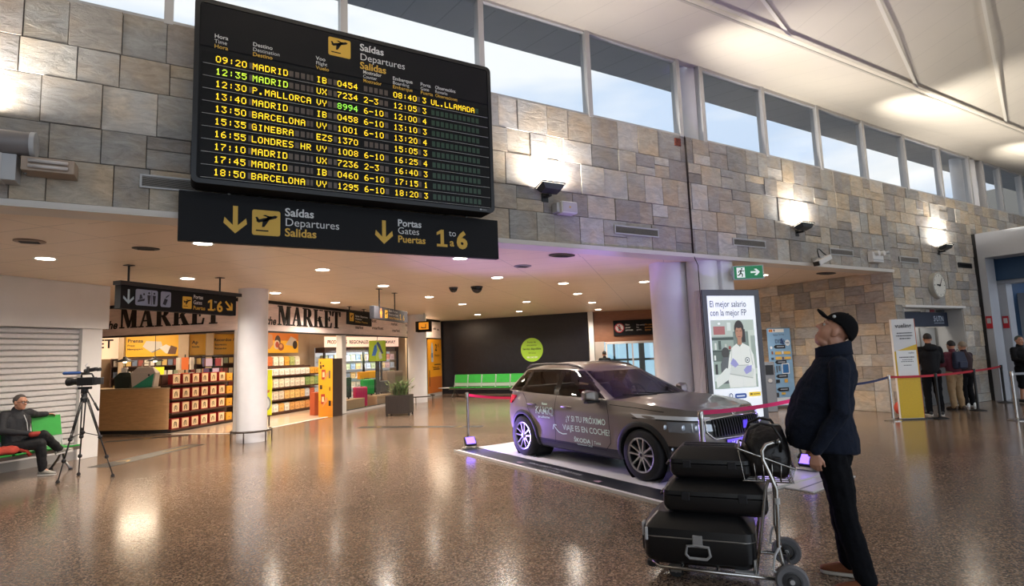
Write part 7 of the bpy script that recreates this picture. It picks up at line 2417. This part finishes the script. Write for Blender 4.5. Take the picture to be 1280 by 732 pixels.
m = MB(); m.T = face(0, -.003, 0); m.text('Non', .10, .50, .42, bold=.01).text('pasar', .10, .50, .31, bold=.01).text('persoas', .10, .50, .2, bold=.01).text('No entry', .09, .96, .40).text('for', .09, .96, .30).text('public', .09, .96, .2); m.build('white_lettering', signwhite, t)
m = MB(); m.T = face(0, -.003, 0); m.text('No pasar', .10, 1.30, .40, bold=.01, width=.36).text('personas', .10, 1.30, .29, bold=.01, width=.36).text('ajenas', .10, 1.30, .18, bold=.01); m.build('orange_lettering', mat('letter orange', 'c98a3a', .5), t)
# glass doors behind the car, a glowing panel beyond them
t = thing('t', 'x', 'x'); D.objects.remove(t)
m = MB(); m.T = GW
for a, b in ((.56, .64), (1.66, 1.72), (2.55, 2.63)):
    m.box(a, b, -.03, .07, 0, 2.08)
m.box(.56, 2.63, -.03, .07, 2.0, 2.1)
d1 = struct('door_3', m, white_paint, bevel=.006)
m = MB(); m.T = GW; m.box(.64, 1.66, .02, .03, 0, 2.0).box(1.72, 2.55, .02, .03, 0, 2.0); m.build('glass_pane', pane_m, d1)
m = MB(); m.T = GW; m.box(-.5, 4.5, 2.2, 2.25, 0, 3.3)
struct('daylight_backdrop', m, mat('daylight glow panel', 'a9cfe2', .5, emit=.75))  # self-lit sheet, its glow put in for the daylight outdoors
m = MB(); m.T = GW; m.box(.9, 1.0, 1.9, 2.0, 0, 3.3).box(1.5, 1.58, 1.9, 2.0, 0, 3.3).box(2.05, 2.3, 1.9, 2.0, 0, 3.3).box(-.5, 4.5, 1.9, 2.0, 1.25, 1.35)
struct('trim_13', m, mat('far frame', '6f8f92', .5))
m = MB(); m.T = GW; m.box(.07, .52, -.03, .02, 0, 2.12)
o = struct('door_4', m, mat('pale door', 'b9ada2', .5), bevel=.006)
m = MB(); m.T = GW; m.box(.44, .48, -.07, -.03, .98, 1.08); m.build('door_handle', steel, o)
pp = GW @ V(.50, -.75, 0)
figure('person in dark clothes standing behind the car roof by the pale door', (pp.x, pp.y, 0), WA+10, standing(1.72), black_coat, blk_tr, mat('black trainer', '1b1b1e'), wsole, skin, hair_d)

# round green sticker on the dark wall
DA = math.degrees(math.atan2(19.25-25.2, 14.95-10.45))
GD = loc_frame(10.45, 25.2, DA)
ux = math.hypot(13.26-10.45, 21.49-25.2)
t = thing('round_sticker', 'round lime green sign with small writing on the dark blue wall', 'sign', GD @ V(ux, -.01, 1.89), DA)
m = MB(); m.T = face(0, 0, 0); m.lathe([(0, 0), (.52, 0), (.52, .012), (0, .012)], 48); m.build('disc', mat('lime disc', 'a8d63e', .5), t)
m = MB(); m.T = face(0, -.014, 0)
m.text('Punto de', .11, 0, .30, 'C', bold=.01).text('encuentro', .11, 0, .17, 'C', bold=.01).text('Servizo dispoñible', .12, 0, .0, 'C', bold=.03, width=.86).text('24 horas', .10, 0, -.17, 'C')
m.build('lettering', mat('lime ink', '39591c', .5), t)
m = MB(); m.T = face(0, -.014, 0); m.text('986 268 200', .10, 0, -.36, 'C', bold=.02, width=.5); m.build('white_lettering', white, t)
# far row of green seats
BA = math.degrees(math.atan2(21.57-22.7, 10.71-9.94))
bench('row of green seats with a grey end table along the dark wall', (9.86+.10, 22.72+.10), BA, 6, .675, table=True)

# ---------------------------------------------------------------- downlights, domes, vents in the low ceiling
emit_w = mat('downlight glass', 'fff3e2', .4, emit=14)
pos = [(-1.88, 10.84), (.17, 8.89), (-.01, 12.62), (8.01, 11.4), (9.87, 13.35), (9.59, 15.77), (12.18, 15.66), (9.92, 10.61), (12.11, 8.85), (3.94, 12.84), (2.17, 10.82), (5.9, 14.95), (7.79, 16.84), (10.41, 21.04), (3.75, 16.89), (1.85, 14.76), (11.43, 19.38), (14.45, 18.2), (5.9, 10.9), (4.1, 8.9)]
dl = ['above the roller shutter', 'at the lower edge of the long hanging sign', 'behind the toilet symbols sign', 'over the car, nearest the purple glow', 'over the car, second in the row towards the wood wall', 'between the dome cameras and the dark wall corner', 'before the no entry sign', 'next to the white columns behind the car', 'before the stone side wall next to the exit sign',
      'above the rods of the grey gates sign', 'left of the small black vent under the long sign', 'before the far column above the orange symbols', 'between the far column and the dark wall', 'close to the dark wall', 'above the end of the shop name between the columns', 'beside the nearer white column', 'over the green disc on the dark wall', 'at the edge of the wood wall', 'hidden partly by the long hanging sign over the car', 'behind the long hanging sign near the stone wall']
dl0 = None
for (x, y), l in zip(pos, dl):
    lb = 'round white downlight '+l
    if dl0 is None:
        dl0 = thing('downlight', lb, 'lamp', (x, y, CEIL), 0, 'downlights in the low ceiling')
        MB().lathe([(.115, -.002), (.15, -.006), (.15, .0), (.115, .0)], 28).build('trim_ring', white, dl0, smooth=True, auto=40)
        MB().lathe([(0, -.006), (.115, -.006), (.115, .0), (0, .0)], 28).build('lens', emit_w, dl0)
        o = dl0
    else:
        o = dup(dl0, (x, y, CEIL), 0, lb)
    lamp('downlight_beam', 'SPOT', (0, 0, -.03), 160*P_DOWN, (1, .89, .77), .08, aim=(0, 0, -1), spot=152, blend=.7, parent=o)
for (x, y), l in zip([(5.67, 12.75), (6.17, 12.47)], ['small black dome camera on the low ceiling, further from the purple glow', 'black dome camera on the low ceiling beside a smaller one']):
    t = thing('dome_camera', l, 'camera', (x, y, CEIL), 0, 'dome cameras')
    r = .11 if x < 6 else .15
    MB().lathe([(0, 0), (r, 0), (r, -.03), (0, -.03)], 24).build('mount', dgrey, t)
    MB().ell((0, 0, -.03), (r*.9, r*.9, r*.9), 20, 12).build('dome', mat('smoked dome', '0d0d0f', .1), t, smooth=True)
for (x, y, w_, h_, c, l) in [(5.55, 7.9, .5, .2, black, 'dark rectangular vent in the low ceiling close to the stone wall trim'), (-.53, 9.5, .34, .14, dgrey, 'dark oval vent in the low ceiling below the left vent in the wall'), (-.86, 11.16, .4, .2, dgrey, 'x'), (-1.8, 9.41, .34, .2, mat('ceiling patch', '7d6656', .5), 'brown round vent in the low ceiling at the left picture edge'), (13.23, 7.95, .6, .2, dgrey, 'dark slot vent in the low ceiling near the stone corner'), (5.6, 9.3, .35, .2, mgrey, 'grey round vent in the low ceiling behind the long hanging sign')]:
    if l == 'x':
        continue
    t = thing('ceiling_vent', l, 'vent', (x, y, CEIL-.031 if y < 8 else CEIL), 0, 'vents in the low ceiling')
    m = MB().lathe([(0, 0), (w_*.5, 0), (w_*.5, -.012), (w_*.42, -.02), (0, -.02)], 28)
    m.v = [(a, b*h_/w_*1.6, c_) for a, b, c_ in m.v]
    m.build('grille', c, t, smooth=True, auto=40)
    m = MB()
    for k in range(4):
        m.box(-w_*.3, w_*.3, (-.09+.05*k)*h_/.25, (-.075+.05*k)*h_/.25, -.026, -.018)
    m.build('slats', dgrey, t)

# ---------------------------------------------------------------- floor stickers
tape_b, tape_y = mat('floor tape black', '1f1b19', .4), mat('floor tape yellow', 'b48c34', .4)
def floor_strip(label, a, b, w_, words, solid=True):
    a, b = V(*a, 0), V(*b, 0)
    ang = math.degrees(math.atan2(b.y-a.y, b.x-a.x)); L_ = (b-a).length
    t = thing('floor_sticker', label, 'floor sticker', (a.x, a.y, .001), ang, 'floor stickers')
    MB().box(0, L_, -w_/2, w_/2, 0, .0025).build('strip', tape_b, t)
    m = MB(); m.T = Matrix.Translation((0, 0, .0035))
    n = max(1, int(L_/1.0))
    for k in range(n):
        x = (k+.5)*L_/n
        if k % 2 == 0:
            m.add([(x-.16, -w_*.28, 0), (x-.08, -w_*.28, 0), (x+.08, 0, 0), (x-.08, w_*.28, 0), (x-.16, w_*.28, 0), (x, 0, 0)], [(0, 1, 2, 5), (5, 2, 3, 4)])
        else:
            m.text(words, w_*.42, x, -w_*.15, 'C', bold=.02)
    m.build('yellow_print', tape_y, t)
    return t
floor_strip('black and yellow floor sticker leading from the camera tripod to the nearer column', (-1.30, 12.55), (.25, 14.55), .42, '2 metros')
floor_strip('black and yellow floor sticker before the shop counter', (-1.62, 16.75), (.1, 16.65), .26, 'espere')
floor_strip('black and yellow floor sticker across the shop threshold', (2.0, 17.0), (3.55, 18.1), .3, 'distancia')
floor_strip('long black and yellow floor sticker between the planter and the car', (3.9, 14.85), (6.3, 12.62), .30, 'distancia')
